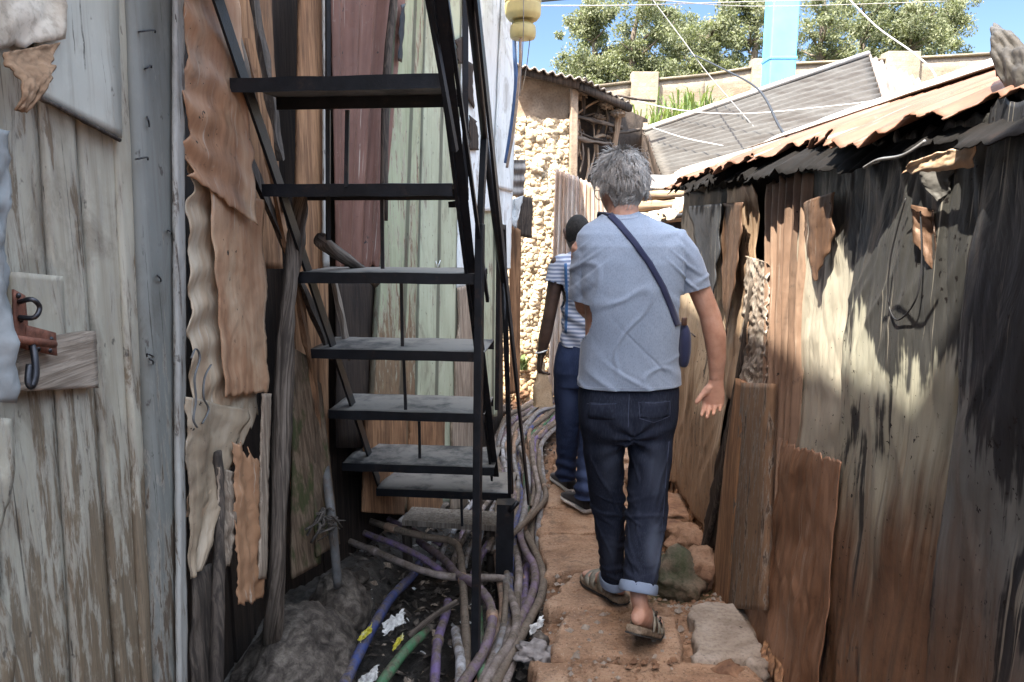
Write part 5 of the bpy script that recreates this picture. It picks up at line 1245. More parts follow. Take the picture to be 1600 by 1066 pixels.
pipe([(812, 822, .03), (814, 842, .02), (822, 863, .01), (834, 884, .0), (836, 910, -.01), (828, 938, -.02), (812, 971, -.03), (792, 1020, -.05), (762, 1080, -.06)], 'purple', B * .9, 'inner purple pipe of the pair bending along the path edge')
pipe([(816, 823, .0), (836, 862, .0), (848, 896, -.01), (846, 930, -.02), (830, 964, -.03), (808, 1005, -.04), (786, 1045, -.05), (760, 1095, -.06)], 'brown', B * .9, 'outer brown pipe of the pair bending along the path edge')
MB().tube([gs(715, 940, .02), gs(680, 961, -.02), gs(639, 995, -.06)], .012, 8, 4, wob=.3).build('stick', M_pole, None, label='thin grey stick lying across the pipes by the stair post', cat='stick')
# bundle further away
pipe([(905, 628, .1), (865, 636, .12), (840, 645, .12), (824, 666, .11), (806, 694, .10), (790, 720, .06)], 'grey', B * .85, 'grey pipe arching over the top of the bundle toward the bent stair post')
pipe([(812, 700, .10), (822, 720, .10), (825, 745, .10), (823, 775, .09), (818, 808, .07), (812, 830, .04)], 'grey', B * .95, 'thick grey pipe in the middle of the bundle')
pipe([(830, 690, .12), (833, 720, .12), (839, 750, .10), (842, 770, .08), (833, 800, .07), (822, 820, .03)], 'mauve', B * .8, 'mauve pipe right of the thick grey pipe of the bundle')
pipe([(843, 700, .06), (842, 732, .07), (851, 762, .06), (851, 782, .06), (828, 808, .08), (812, 824, .06), (800, 836, .03)], 'brown', B * .8, 'brown pipe crossing the bundle beside the path', joints=((2, 'orange', .02),))
pipe([(848, 650, .10), (828, 672, .11), (828, 700, .10), (834, 730, .06)], 'orange', B * .75, 'orange-brown pipe at the back of the bundle')
rp = random.Random(5)
cols_ = ['grey', 'mauve', 'brown', 'purple', 'orange', 'grey', 'pale', 'brown', 'mauve', 'grey', 'orange', 'purple', 'grey', 'brown', 'blue', 'mauve', 'brown', 'orange', 'green', 'brown', 'purple', 'mauve', 'violet', 'orange', 'brown', 'grey']
for k, c in enumerate(cols_):
    o_ = (k - 12.5) * 2.5 + rp.uniform(-5, 5)
    pts = []
    for j, (x, y, zz) in enumerate(((872, 628, .06), (850, 646, .07), (822, 668, .07), (808, 692, .06), (808, 720, .05), (812, 752, .04), (812, 786, .02), (806, 822, -.01), (800, 862, -.05), (800, 905, -.07), (800, 950, -.08), (790, 1000, -.09), (768, 1060, -.09), (745, 1110, -.09))):
        sp = (.5, .75, .95, 1.1, 1.1, 1.05, 1.0, 1.05, 1.15, 1.0, .8, .8, .9, 1)[j]
        pts.append((x + o_ * sp + rp.uniform(-5, 5), y + (o_ * .45 if j < 3 else 0) + rp.uniform(-5, 5), zz + rp.uniform(-.02, .05) - abs(o_) * .0004))
    st_ = rp.choice((0, 0, 1)); en_ = rp.choice((7, 8, 9, 10, 14, 14) if o_ > -22 else (7, 8, 9))
    pipe(pts[st_:en_], c, B * rp.uniform(.62, .95), 'mud-caked pipe in the tangled bundle between stair and path')
for k, (x0_, y0_, c) in enumerate(((700, 838, 'pale'), (722, 840, 'mauve'), (742, 836, 'grey'), (762, 842, 'pale'), (735, 800, 'purple'), (765, 796, 'pale'), (752, 862, 'violet'))):
    pipe([(x0_ + 46, y0_ - 62, .0), (x0_ + 24, y0_ - 34, .0), (x0_ + 4, y0_, -.03), (x0_ - 10, y0_ + 26, -.06), (x0_ - 16, y0_ + 50, -.09)], c, B * .72, 'short pipe run seen through the lowest stair treads')

# ---- litter
def wrapper(px, py, z, s, mat, label, seed, cat='wrapper'):
    p = gs(px, py, z); a = V((s, .2 * s, .05)); b = V((-.1 * s, .7 * s, .25 * s))
    MB().patch([p - a / 2 - b / 2, p + a / 2 - b / 2, p + a / 2 + b / 2, p - a / 2 + b / 2], 16, 16, lambda u, v: s * .22 * fbm(u * 3, v * 3, seed) + s * .08 * nz(u * 9, v * 9, seed),
        eu=lambda v: (.12 * nz(v * 5, seed), 1 + .15 * nz(v * 5, seed + 3)), ev=lambda u: (.12 * nz(u * 5, seed + 5), 1 + .12 * nz(u * 6, seed + 8))).build('wrapper', mat, None, solid=.001, label=label, cat=cat)
M_wrap = m_rough('white_wrap', [(.3, (.20, .20, .20, 1)), (.5, (.55, .55, .53, 1)), (.7, (.72, .72, .70, 1))], 28, .2, .004)
M_yw = m_rough('yellow_wrap', [(.3, (.35, .28, .02, 1)), (.5, (.55, .50, .06, 1)), (.7, (.6, .6, .5, 1))], 40, .2, .004)
wrapper(615, 972, -.0, .085, M_wrap, 'torn white wrapper lying on the black mud beside the blue pipe', 1)
wrapper(571, 990, .0, .05, M_yw, 'yellow and white tag tied round the blue pipe', 2, 'tag')
wrapper(622, 1004, -.04, .04, M_yw, 'small yellow scrap near the bright green pipe end', 3, 'scrap')
wrapper(575, 1060, -.04, .07, M_wrap, 'pale red-printed wrapper at the bottom edge beside the blue pipe', 4)
wrapper(838, 978, -.02, .055, M_wrap, 'crumpled white bag scrap beside the outer pipe at the path edge', 5, 'scrap')
wrapper(672, 848, -.02, .05, M_wrap, 'white scrap under the wooden step', 6, 'scrap')
MB().blob(gs(836, 1020, -.03), (.075, .055, .035), 4, .5, 2.2, 8).build('plastic_bag', m_plain('grey_bag', (.20, .18, .17, 1), .6, 0, .4, 30, .4), None, label='crumpled grey bag squeezed between pipe and near slab', cat='bag')
GS = 'stones in the ditch'
for k, (x, y, r_, lab) in enumerate(((640, 790, .05, 'pale stone behind the wooden step'), (668, 782, .06, 'rounded grey stone against the foot of the brown boarding'), (690, 792, .045, 'small stone right of the rounded grey stone'), (790, 640, .06, 'stone at the foot of the far corner post'),
        (815, 615, .07, 'reddish stone in the rubble under the mud house'), (838, 608, .05, 'small stone under the paper bag'), (560, 905, .05, 'dark stone under the fanning pipes'), (845, 1000, .035, 'little stone at the outer pipe near the path edge'))):
    rock(x, y, -.06 if y > 700 else .02, (r_, r_ * 1.1, r_ * .75), 50 + k, M_clayrock if k in (4,) else M_ashrock, lab, 'stone', .4, 'stone', GS, 3)
# bits of rubbish nobody could count
rb = random.Random(9); mm = [MB(), MB(), MB()]
for k in range(2600):
    if k % 5 == 0:
        y = rb.uniform(5.2, 7.2); x = rb.uniform(-.1, .5)
    else:
        y = rb.uniform(2.2, 5.6); x = rb.uniform(ditch_left(y) - .25, ditch_right(y) + .06)
    s = rb.choice((.008, .012, .018, .028)) * rb.uniform(.6, 1.4)
    z = ground_h(x, y) + s * .25
    m_ = mm[rb.choice((0, 0, 0, 0, 0, 0, 1)) if k % 23 else 2]
    a = V((rb.gauss(0, 1), rb.gauss(0, 1), rb.gauss(0, .4))).normalized() * s; b = V((rb.gauss(0, 1), rb.gauss(0, 1), rb.gauss(0, .5))).normalized() * s * rb.uniform(.4, 1.6)
    c = V((x, y, z)); q = V((0, 0, rb.uniform(.0, .6) * s))
    m_.add([c - a, c + b * .6 + q, c + a, c - b - q * .5, c + V((0, 0, s * .5))], [(0, 1, 4), (1, 2, 4), (2, 3, 4), (3, 0, 4)])
allb = MB()
for i, q in enumerate(mm): allb.add(q.v, q.f, None, i)
allb.build('rubbish', [M_ashrock, M_raw, m_plain('scrap_white', (.5, .5, .49, 1), .5)], None, smooth=False, kind='stuff')
# ================================================================== PEOPLE
def fuse(mb, voxel, it=3, fac=.5):
    """join overlapping closed shapes into one continuous surface"""
    me = bpy.data.meshes.new('tmp'); me.from_pydata([tuple(p) for p in mb.v], [], mb.f)
    o = bpy.data.objects.new('tmp', me); COL.objects.link(o)
    r_ = o.modifiers.new('r', 'REMESH'); r_.mode = 'VOXEL'; r_.voxel_size = voxel
    s_ = o.modifiers.new('s', 'SMOOTH'); s_.factor = fac; s_.iterations = it
    dg = bpy.context.evaluated_depsgraph_get()
    out = bpy.data.meshes.new_from_object(o.evaluated_get(dg))
    bpy.data.objects.remove(o); bpy.data.meshes.remove(me)
    return out
def cut(me, co, no, near, rad):
    bm = bmesh.new(); bm.from_mesh(me); near = V(near)
    fs = [f for f in bm.faces if (f.calc_center_median() - near).length < rad]
    geom = set(fs)
    for f in fs: geom.update(f.edges); geom.update(f.verts)
    bmesh.ops.bisect_plane(bm, geom=list(geom), plane_co=co, plane_no=no, clear_outer=True)
    bm.to_mesh(me); bm.free()
def displace(me, fn):
    n = len(me.vertices); co = np.zeros(n * 3); me.vertices.foreach_get('co', co); co = co.reshape(-1, 3)
    nr = np.array([v.normal[:] for v in me.vertices])
    d = np.array([fn(p, q) for p, q in zip(co, nr)])
    me.vertices.foreach_set('co', (co + nr * d[:, None]).ravel()); me.update()
def link(me, name, mat, parent, solid=0, off=0.0, **kw):
    base = root_loc(parent); me.transform(Matrix.Translation(-base)); me.name = name
    me.materials.clear(); me.materials.append(mat)
    me.polygons.foreach_set('use_smooth', [True] * len(me.polygons))
    o = bpy.data.objects.new(name, me); COL.objects.link(o); o.parent = parent
    if solid:
        md = o.modifiers.new('s', 'SOLIDIFY'); md.thickness = solid; md.offset = off
    return props(o, **kw)
def bvh(me): return BVHTree.FromPolygons([v.co.copy() for v in me.vertices], [tuple(p.vertices) for p in me.polygons])
def limb(mb, pts, n=20):
    """pts: (centre, half width x, half depth y) — a tapered limb with rounded ends; sections square to the limb."""
    secs = []; C = [V(p[0]) for p in pts]
    for i, (c, a, b) in enumerate(pts):
        t = (C[min(i + 1, len(C) - 1)] - C[max(i - 1, 0)]).normalized()
        x = V((1, 0, 0)); x = (x - t * x.dot(t)).normalized(); y = t.cross(x)
        if i == 0:
            secs.append((C[i] - t * a * .7, x * a * .4, y * b * .4)); secs.append((C[i] - t * a * .35, x * a * .8, y * b * .8))
        secs.append((C[i], x * a, y * b))
        if i == len(C) - 1:
            secs.append((C[i] + t * a * .35, x * a * .8, y * b * .8)); secs.append((C[i] + t * a * .7, x * a * .4, y * b * .4))
    # refine along the limb
    out = []
    for i in range(len(secs) - 1):
        for s in range(3):
            f = s / 3; f2 = f * f * (3 - 2 * f)
            out.append(tuple(secs[i][k].lerp(secs[i + 1][k], f if k == 0 else f2) for k in range(3)))
    out.append(secs[-1]); mb.loft(out, n)
def hand(mb, W, d, n, s, k=1.0, curl=(14, 22, 30, 38), thumb=25):
    """W wrist, d finger direction, n palm normal, s thumb side."""
    d = V(d).normalized(); n = V(n); n = (n - d * n.dot(d)).normalized(); s0 = d.cross(n); s = s0 if s0.dot(V(s)) > 0 else -s0
    secs = [(-.035, .026, .021), (-.01, .026, .020), (.015, .031, .019), (.045, .039, .017), (.075, .042, .015), (.092, .040, .012), (.102, .030, .008)]
    mb.loft([(W + d * l * k, s * a * k, n * b * k) for l, a, b in secs], 20)
    # thumb pad
    mb.loft([(W + (d * l + s * q + n * .008) * k, s * a * k, n * a * k) for l, q, a in ((.012, .018, .008), (.025, .022, .017), (.045, .027, .016), (.06, .03, .008))], 14)
    base = (.030, .0105, -.0095, -.029); ln = (.070, .078, .072, .056); rr = (.0088, .0090, .0085, .0076)
    for i in range(4):
        p = W + (d * (.092 - .004 * abs(i - 1)) + s * base[i]) * k
        a = R(curl[i]); spread = R((2, 0, -2, -5)[i]); dirv = d * cos(spread) + s * sin(spread)
        pts = [(p - dirv * .015 * k, rr[i] * k)]
        ang = a
        for seg, (fr, add) in enumerate(((.45, 26), (.31, 20), (.24, 0))):
            v = dirv * cos(ang) + n * sin(ang)
            for q in (.0, .5):
                pts.append((p + v * ln[i] * fr * q * k, rr[i] * (1.04 if q == 0 else .93) * k * (1 - .10 * seg)))
            p = p + v * ln[i] * fr * k; ang += R(add)
        pts.append((p, rr[i] * .72 * k)); pts.append((p + v * .003, rr[i] * .35 * k))
        N = len(pts); secs = []
        for j in range(N):
            t = (pts[min(j + 1, N - 1)][0] - pts[max(j - 1, 0)][0]).normalized(); x = (s - t * s.dot(t)).normalized(); y = t.cross(x)
            secs.append((pts[j][0], x * pts[j][1], y * pts[j][1]))
        mb.loft(secs, 12)
    p = W + (d * .030 + s * .026 + n * .006) * k; v = (d * .80 + s * .50 + n * .40).normalized(); secs = []
    for q, r_ in ((-.01, .012), (.015, .0125), (.03, .0108), (.05, .0105), (.064, .0085), (.070, .004)):
        vv = (v + d * q * 3 + n * q * 2).normalized(); x = n.cross(vv).normalized(); y = vv.cross(x)
        secs.append((p + v * q * k + (n * .25 + d * .2) * q * q * 6 * k, x * r_ * k, y * r_ * k))
    mb.loft(secs, 12)
def head(mb, c, rot, k=1.0):
    """skull, jaw, nose, brow, lips and ears as overlapping closed shapes. Local +Y is the face."""
    T = lambda x, y, z: V(c) + rot @ (V((x, y, z)) * k)
    vs = []; fs = []; nu, nv_ = 40, 28
    for j in range(nv_ + 1):
        ph = -pi / 2 + pi * j / nv_
        for i in range(nu):
            th = 2 * pi * i / nu
            x = .074 * cos(ph) * cos(th); y = .094 * cos(ph) * sin(th); z = .116 * sin(ph)
            if z < 0:
                q = -z / .116
                x *= 1 - .30 * q ** 1.5
                if y < 0: y *= 1 - .42 * q
                else: y = y * (1 - .05 * q) + .012 * q
            f = max(0, y / .094)
            y += f ** 3 * (.008 * math.exp(-((z - .028) / .014) ** 2) - .014 * math.exp(-((abs(x) - .031) / .016) ** 2 - ((z - .006) / .014) ** 2)
                 + .010 * math.exp(-((z + .062) / .016) ** 2 - (x / .022) ** 2) - .004 * math.exp(-((z + .058) / .0035) ** 2 - (x / .02) ** 2)
                 + .010 * math.exp(-((z + .098) / .016) ** 2 - (x / .02) ** 2) + .005 * math.exp(-((abs(x) - .045) / .02) ** 2 - ((z + .02) / .02) ** 2))
            vs.append(T(x, y, z))
    for j in range(nv_):
        for i in range(nu):
            i2 = (i + 1) % nu; fs.append((j * nu + i, j * nu + i2, (j + 1) * nu + i2, (j + 1) * nu + i))
    mb.add(vs, fs)
    mb.loft([(T(0, y, z), rot @ V((a, 0, 0)) * k, rot @ V((0, b, b * .4)) * k) for y, z, a, b in ((.086, .018, .006, .006), (.094, .0, .009, .010), (.103, -.02, .012, .014), (.103, -.032, .016, .013), (.09, -.04, .012, .010))], 14)
    for sgn in (-1, 1):
        mb.loft([(T(sgn * (.070 + o), -.006 - .004 * z * 30, z), rot @ V((.0085 * w_, 0, 0)) * k, rot @ V((-sgn * .006, .019, .0)) * w_ * k) for z, w_, o in ((-.034, .35, .0), (-.026, .75, .003), (-.008, .85, .006), (.012, 1.1, .010), (.026, .9, .011), (.033, .4, .008))], 14)
    return T
def m_skin(name, a, b, c):
    t = NT(name); P = t.coord('POS'); n_ = t.noise(P, 14, 6, .6); n2_ = t.noise(P, 160, 4, .6)
    col = t.ramp(n_, [(.32, a), (.52, b), (.7, c)]); col = t.mix(t.math('MULTIPLY', t.mask(n2_, .5, .8), .25), col, a)
    t.b.inputs['Subsurface Weight'].default_value = .12; t.b.inputs['Subsurface Radius'].default_value = (.012, .004, .002)
    t.bump(n2_, .15, .001)
    return t.done(col, .52, 0, .4)
M_skin = m_skin('fair_skin', (.34, .17, .115, 1), (.46, .26, .185, 1), (.54, .33, .25, 1))
M_skind = m_skin('brown_skin', (.030, .017, .012, 1), (.055, .032, .023, 1), (.085, .05, .036, 1))
def m_cloth(name, a, b, weave=900, bump=.15, rough=.9, heather=.4):
    t = NT(name); P = t.coord('POS'); n_ = t.noise(P, 4, 5, .6); h = t.noise(t.coord('POS', (1, 1, .35)), 380, 3, .6)
    col = t.ramp(n_, [(.3, a), (.7, b)])
    col = t.mix(t.math('MULTIPLY', t.mask(h, .42, .68), heather), col, tuple(x * .62 for x in a[:3]) + (1,))
    wv = t.noise(P, weave, 2, .5); t.bump(wv, bump, .001)
    t.b.inputs['Sheen Weight'].default_value = .2
    return t.done(col, rough, 0, .2)
M_tee = m_cloth('blue_grey_jersey', (.215, .265, .345, 1), (.26, .315, .40, 1), 900, .15, .9, .55)
def m_denim(name, a, b, fade, spots):
    t = NT(name); P = t.coord('POS'); n_ = t.noise(P, 7, 6, .65)
    col = t.ramp(n_, [(.3, a), (.7, b)])
    for (p, r_, amt) in spots:
        vm = t.n.new('ShaderNodeVectorMath'); vm.operation = 'SUBTRACT'; t.link(P, vm.inputs[0]); vm.inputs[1].default_value = p
        sc = t.n.new('ShaderNodeVectorMath'); sc.operation = 'MULTIPLY'; t.link(vm.outputs[0], sc.inputs[0]); sc.inputs[1].default_value = (1 / r_[0], .3 / r_[0], 1 / r_[1])
        ln = t.n.new('ShaderNodeVectorMath'); ln.operation = 'LENGTH'; t.link(sc.outputs[0], ln.inputs[0])
        k = t.mask(t.math('ADD', ln.outputs['Value'], t.math('MULTIPLY', t.math('SUBTRACT', n_, .5), 1.2)), 1.0, .1)
        col = t.mix(t.math('MULTIPLY', k, amt), col, fade)
    tw = t.n.new('ShaderNodeTexWave'); tw.bands_direction = 'DIAGONAL'; t.link(P, tw.inputs['Vector']); tw.inputs['Scale'].default_value = 160; tw.inputs['Distortion'].default_value = 2
    s2 = t.noise(t.coord('POS', (1, 1, .12)), 260, 3, .6)
    col = t.mix(t.math('MULTIPLY', t.mask(s2, .45, .7), .35), col, tuple(x * .5 for x in fade[:3]) + (1,))
    t.bump(tw.outputs['Fac'], .12, .0006); t.bump(n_, .1, .004)
    return t.done(col, .88, 0, .2)
def ridge(x): return (1 - abs(2 * x)) ** 2 if abs(x) < .5 else 0

# ------------------------------------------------------------------ the man in the pale blue shirt
YC = 2.72
K = lambda px, py, dy=0.0: at(px, py, YC + dy)
man = thing('person', 'grey-haired person in pale blue-grey T-shirt and dark rolled jeans walking away', 'person', (K(985, 800).x, YC, .02))
def tors(mb, rows, grow=0.0, n=40, e=.86):
    secs = []
    for py, l, r_, dep, dy in rows:
        a, b = K(l, py, dy), K(r_, py, dy); c = (a + b) / 2
        secs.append((c, V(((b - a).length / 2 + grow, 0, 0)), V((0, dep + grow, 0))))
    mb.loft(secs, n, e=e)
rows = [(331, 952, 995, .052, .035), (337, 942, 1006, .062, .03), (345, 928, 1028, .075, .02), (354, 914, 1050, .088, .012), (366, 903, 1066, .10, .005), (384, 899, 1074, .113, 0), (410, 901, 1072, .122, 0), (450, 905, 1065, .125, 0),
        (490, 908, 1061, .122, 0), (530, 909, 1059, .119, 0), (570, 907, 1059, .120, 0), (600, 904, 1061, .124, 0), (613, 903, 1062, .126, 0), (628, 902, 1063, .127, 0)]
skin = MB()
tors(skin, rows, -.014)
RS, RE_, RWr = K(1068, 388), K(1109, 492, -.01), K(1119, 590, .0)
limb(skin, [(K(1060, 384), .048, .052), (K(1077, 420), .043, .049), (K(1094, 455, -.01), .040, .044), (RE_, .039, .041), (K(1117, 525, -.01), .041, .042), (K(1120, 560, -.005), .034, .034), (RWr, .026, .024)])
hand(skin, K(1119, 596, .0), V((-.10, .02, -1)), V((-.35, -1, .0)), V((-1, .2, 0)), 1.0, (34, 42, 50, 56))
limb(skin, [(K(914, 388), .05, .055), (K(909, 430, .02), .042, .045), (K(910, 462, .06), .036, .038), (K(913, 478, .10), .035, .035), (K(920, 488, .18), .032, .030), (K(930, 492, .28), .025, .023)])
hand(skin, K(931, 491, .29), V((.15, 1, -.1)), V((.9, -.1, .25)), V((0, 0, 1)), 1.0, (30, 36, 42, 48))
# neck and head: bowed and turned a little to the left
HC = K(970, 290, .055)
hrot = Euler((R(-24), R(3), R(20)), 'ZXY').to_matrix()
limb(skin, [(K(974, 352, .02), .062, .060), (K(973, 330, .025), .058, .058), (K(971, 305, .04), .055, .058)])
HT = head(skin, HC, hrot)
# pelvis, legs, ankles, feet
tors(skin, [(590, 922, 1044, .075, 0), (630, 922, 1042, .085, 0), (668, 926, 1036, .08, 0)], -.012)
LA, RA = K(961, 903, .14), K(998, 934, -.19)
limb(skin, [(K(945, 650, 0), .075, .085), (K(944, 720, .03), .055, .07), (K(951, 795, .08), .045, .055), (K(957, 850, .11), .042, .05), (LA, .031, .036)])
limb(skin, [(K(1017, 650, 0), .075, .085), (K(1014, 720, -.01), .060, .07), (K(1010, 800, -.05), .052, .058), (K(1004, 860, -.11), .046, .05), (RA, .031, .036)])
def foot(mb, ank, heel, ball, toe):
    ank, heel, ball, toe = V(ank), V(heel), V(ball), V(toe)
    f = (ball - heel); L = f.normalized(); s = L.cross(V((0, 0, 1))).normalized(); u = s.cross(L).normalized(); g2 = (toe - ball).normalized(); u2 = s.cross(g2).normalized()
    secs = [(heel - L * .022 + u * .032, s * .012, u * .018), (heel - L * .012 + u * .036, s * .026, u * .032), (heel + L * .02 + u * .042, s * .032, u * .042), (heel.lerp(ball, .4) + u * .044, s * .033, u * .044),
            (heel.lerp(ball, .7) + u * .032, s * .040, u * .032), (ball + u2 * .022, s * .046, u2 * .022), (ball.lerp(toe, .5) + u2 * .016, s * .045, u2 * .016), (toe - g2 * .012 + u2 * .012, s * .034, u2 * .012), (toe + u2 * .010, s * .018, u2 * .008)]
    out = []
    for i in range(len(secs) - 1):
        for q in range(3): out.append(tuple(secs[i][k].lerp(secs[i + 1][k], q / 3) for k in range(3)))
    out.append(secs[-1]); mb.loft(out, 20)
    limb(mb, [(heel.lerp(ball, .18) + u * .05, .030, .036), (ank, .031, .036), (ank + (ank - heel) * .5, .036, .04)])
    return L, s, u, g2, u2
lh, lt = gs(969, 930, .062), gs(917, 897, .062); lb = lh.lerp(lt, .68)
LF = foot(skin, LA, lh, lb, lt)
rb_ = gs(1014, 984, .055); yawv = V((.42, .9, 0)).normalized(); rt_ = rb_ + yawv * .085; rh = K(990, 962, -.235); rh = V((rb_.x, rb_.y, rb_.z)) - (yawv * .135) + V((-.012, 0, .085))
RF = foot(skin, RA, rh, rb_, rt_)
body = fuse(skin, .0034, 3, .45)
link(body, 'body', M_skin, man)
# eyes and glasses
M_eye = m_plain('eye_white', (.75, .73, .70, 1), .25, 0, .05); M_frame = m_plain('brown_frame', (.06, .03, .02, 1), .35, 0, .2); M_lens = m_plain('lens', (.30, .33, .35, 1), .08, 0, .05)
for sgn in (-1, 1):
    MB().blob(HT(sgn * .031, .075, .006), (.0115, .0115, .0115), 3, 0).build('eye', M_eye, man)
g_ = MB()
for sgn in (-1, 1):
    q = [HT(sgn * .034 + .023 * cos(a), .108 - .010 * abs(cos(a)) * (1 if sgn * cos(a) > 0 else 0), .0 + .019 * sin(a)) for a in np.linspace(0, 2 * pi, 17)]
    g_.tube(q, .0018, 6, 1)
    g_.tube([HT(sgn * .057, .100, .004), HT(sgn * .076, .05, .008), HT(sgn * .078, .0, .010), HT(sgn * .074, -.018, -.004)], .0018, 6, 3)
g_.tube([HT(-.011, .110, .003), HT(0, .114, .006), HT(.011, .110, .003)], .0018, 6, 2)
g_.build('glasses', M_frame, man)
# shirt
sh_ = MB(); tors(sh_, rows, .001)
limb(sh_, [(K(1050, 376), .054, .070), (K(1068, 400), .055, .066), (K(1081, 432, -.005), .053, .060), (K(1090, 462, -.01), .052, .058), (K(1096, 485, -.012), .052, .056)], 28)
limb(sh_, [(K(926, 378), .052, .070), (K(915, 400), .050, .066), (K(911, 440, .01), .049, .060), (K(910, 475, .02), .048, .058), (K(910, 495, .03), .048, .056)], 28)
tee = fuse(sh_, .0042, 7, .5)
cut(tee, K(1093, 451, -.01), (K(1098, 470, -.01) - K(1084, 420)).normalized(), K(1100, 475, -.01), .115)
cut(tee, K(905, 466, .02), (K(904, 480, .02) - K(907, 430)).normalized(), K(907, 488, .02), .105)
cut(tee, K(984, 611, -.12), V((.02, 0, -1)), K(984, 640), .5)
cut(tee, K(972, 333, .03), V((0, .25, 1)), K(972, 322, .03), .09)
shL = K(915, 470); waist = K(925, 585, -.1)
def teew(p, nrm):
    x, y, z = p
    d = .004 * fbm(x * 5, y * 5, z * 3, 3)
    a = x * .62 + z * .78; b = -x * .78 + z * .62
    def crease(n, w_): return math.exp(-(n / w_) ** 2)
    m1 = sm(1.36, 1.0, z) * .8 + .2
    d += .005 * m1 * nz(a * 9, b * 2.5, y * 3)
    d += .0065 * m1 * crease(nz(a * 8 + .9 * nz(x * 4, z * 4, 9), b * 2.0, y + 3), .09) * max(0, .35 + nz(x * 5, z * 5, 7))
    d -= .0050 * m1 * crease(nz(a * 13, b * 3.2, y + 13), .07) * max(0, .3 + nz(x * 6 + 4, z * 6, 2))
    d += .0045 * crease(nz(x * 5 + z * 3, z * 5 - x * 4, y + 30), .06)
    m2 = math.exp(-((x - waist.x - .06) / .16) ** 2 - ((z - .96) / .10) ** 2)
    d += m2 * .007 * crease(nz(a * 14, b * 4, 5), .12)
    for sx, cz in ((K(1066, 430).x, 1.38), (K(912, 430).x, 1.38)):
        r2 = ((x - sx) / .07) ** 2 + ((z - cz) / .10) ** 2
        d += math.exp(-r2) * .008 * crease(nz((z - cz) * 16 + (x - sx) * 14 * (1 if sx > .4 else -1), x * 3, 8), .12)
    d -= .008 * math.exp(-((x - K(985, 500).x) / .035) ** 2) * sm(1.15, 1.35, z) * sm(1.5, 1.42, z) * (1 if y < YC else 0) * .6
    d += .007 * math.exp(-((z - .99) / .05) ** 2) * nz(x * 10, z * 5, 4)
    return d
displace(tee, teew)
BT = bvh(tee)
link(tee, 'shirt', M_tee, man, .003, 0)
def band(tree, c, r_, t_, off=.0015):
    return c
# hem and sleeve seams: narrow double bands following the cloth
def project(tree, px, py, off):
    d = ray(px, py); h = tree.ray_cast(CAM, d.normalized())
    return (h[0] + h[1] * off, h[1]) if h[0] is not None else (None, None)
def ribbon(tree, pts, wpx, off, mat, name, parent, th=.002, **kw):
    """strip laid on the cloth through picture points (px, py), wpx wide"""
    m = MB(); rows_ = []
    P_ = []
    for i in range(len(pts) - 1):
        for q in range(8): P_.append((lerp(pts[i][0], pts[i + 1][0], q / 8), lerp(pts[i][1], pts[i + 1][1], q / 8)))
    P_.append(pts[-1])
    for i, p in enumerate(P_):
        a = P_[max(i - 1, 0)]; b = P_[min(i + 1, len(P_) - 1)]; tx, ty = b[0] - a[0], b[1] - a[1]; L = math.hypot(tx, ty); nx_, ny_ = -ty / L, tx / L
        row = []
        for s in (-.5, -.17, .17, .5):
            h, _ = project(tree, p[0] + nx_ * wpx * s, p[1] + ny_ * wpx * s, off)
            row.append(h)
        if all(h is not None for h in row): rows_.append(row)
    for r0 in rows_:
        for j, h in enumerate(r0): m.v.append(h); m.uv.append((j * .01, 0))
    for i in range(len(rows_) - 1):
        for j in range(3): m.f.append((i * 4 + j, i * 4 + j + 1, i * 4 + 5 + j, i * 4 + 4 + j))
    m.m = [0] * len(m.f)
    return m.build(name, mat, parent, solid=th, **kw)
M_teed = m_cloth('blue_grey_rib', (.24, .29, .37, 1), (.29, .34, .43, 1))
ribbon(BT, [(908, 604.5), (940, 606), (985, 606.5), (1030, 605.5), (1056, 603.5)], 1.3, .0012, M_teed, 'hem_seam', man, .001)
ribbon(BT, [(952, 338), (962, 341), (974, 342), (986, 341), (997, 338)], 4, .0015, M_teed, 'collar_rib', man, .0015)
ribbon(BT, [(1062, 366), (1066, 385), (1067, 405), (1066, 430)], 1.6, .001, M_teed, 'armhole_seam', man, .001)
ribbon(BT, [(908, 366), (905, 385), (906, 405), (907, 430)], 1.6, .001, M_teed, 'armhole_seam', man, .001)
# cross-body bag
M_nav = m_cloth('navy_webbing', (.012, .016, .045, 1), (.022, .028, .07, 1), 600, .3, .75, .2)
bag = thing('crossbody_bag', 'navy cross-body bag worn on the right hip of the grey-haired walker', 'bag', K(1063, 540, -.02))
ribbon(BT, [(953, 337), (966, 350), (990, 378), (1015, 412), (1035, 448), (1048, 480), (1057, 505), (1060, 515)], 9.5, .004, M_nav, 'strap', bag, .003)
# the strap runs over the left shoulder and down the chest to the bag
m = MB(); prev = None; fr = []
for q in np.linspace(0, 1, 26):
    if q < .3:
        x = lerp(K(952, 336).x, K(940, 336).x, q / .3); h = BT.ray_cast(V((x, lerp(YC - .03, YC + .05, q / .3), 2.0)), V((0, 0, -1)))
    else:
        w_ = (q - .3) / .7; h = BT.ray_cast(V((lerp(K(940, 400).x, K(1054, 400).x, w_), YC + .6, lerp(1.50, 1.10, w_))), V((0, -1, 0)))
    if h[0] is not None: fr.append(h[0] + h[1] * .004)
m.tube(fr, .012, 8, 2, flat=.25); m.build('strap', M_nav, bag)
bc = K(1066, 538, -.01)
bs = MB()
secs = []
for z_, a, b in ((-.085, .012, .045), (-.08, .022, .062), (-.05, .030, .072), (.0, .033, .075), (.04, .030, .072), (.065, .022, .060), (.078, .010, .04)):
    secs.append((bc + V((.004, .02, z_)), V((a * .85, .0, 0)), V((0, b, 0))))
bs.loft(secs, 28, e=.8); bs.build('pouch', M_nav, bag, subsurf=1)
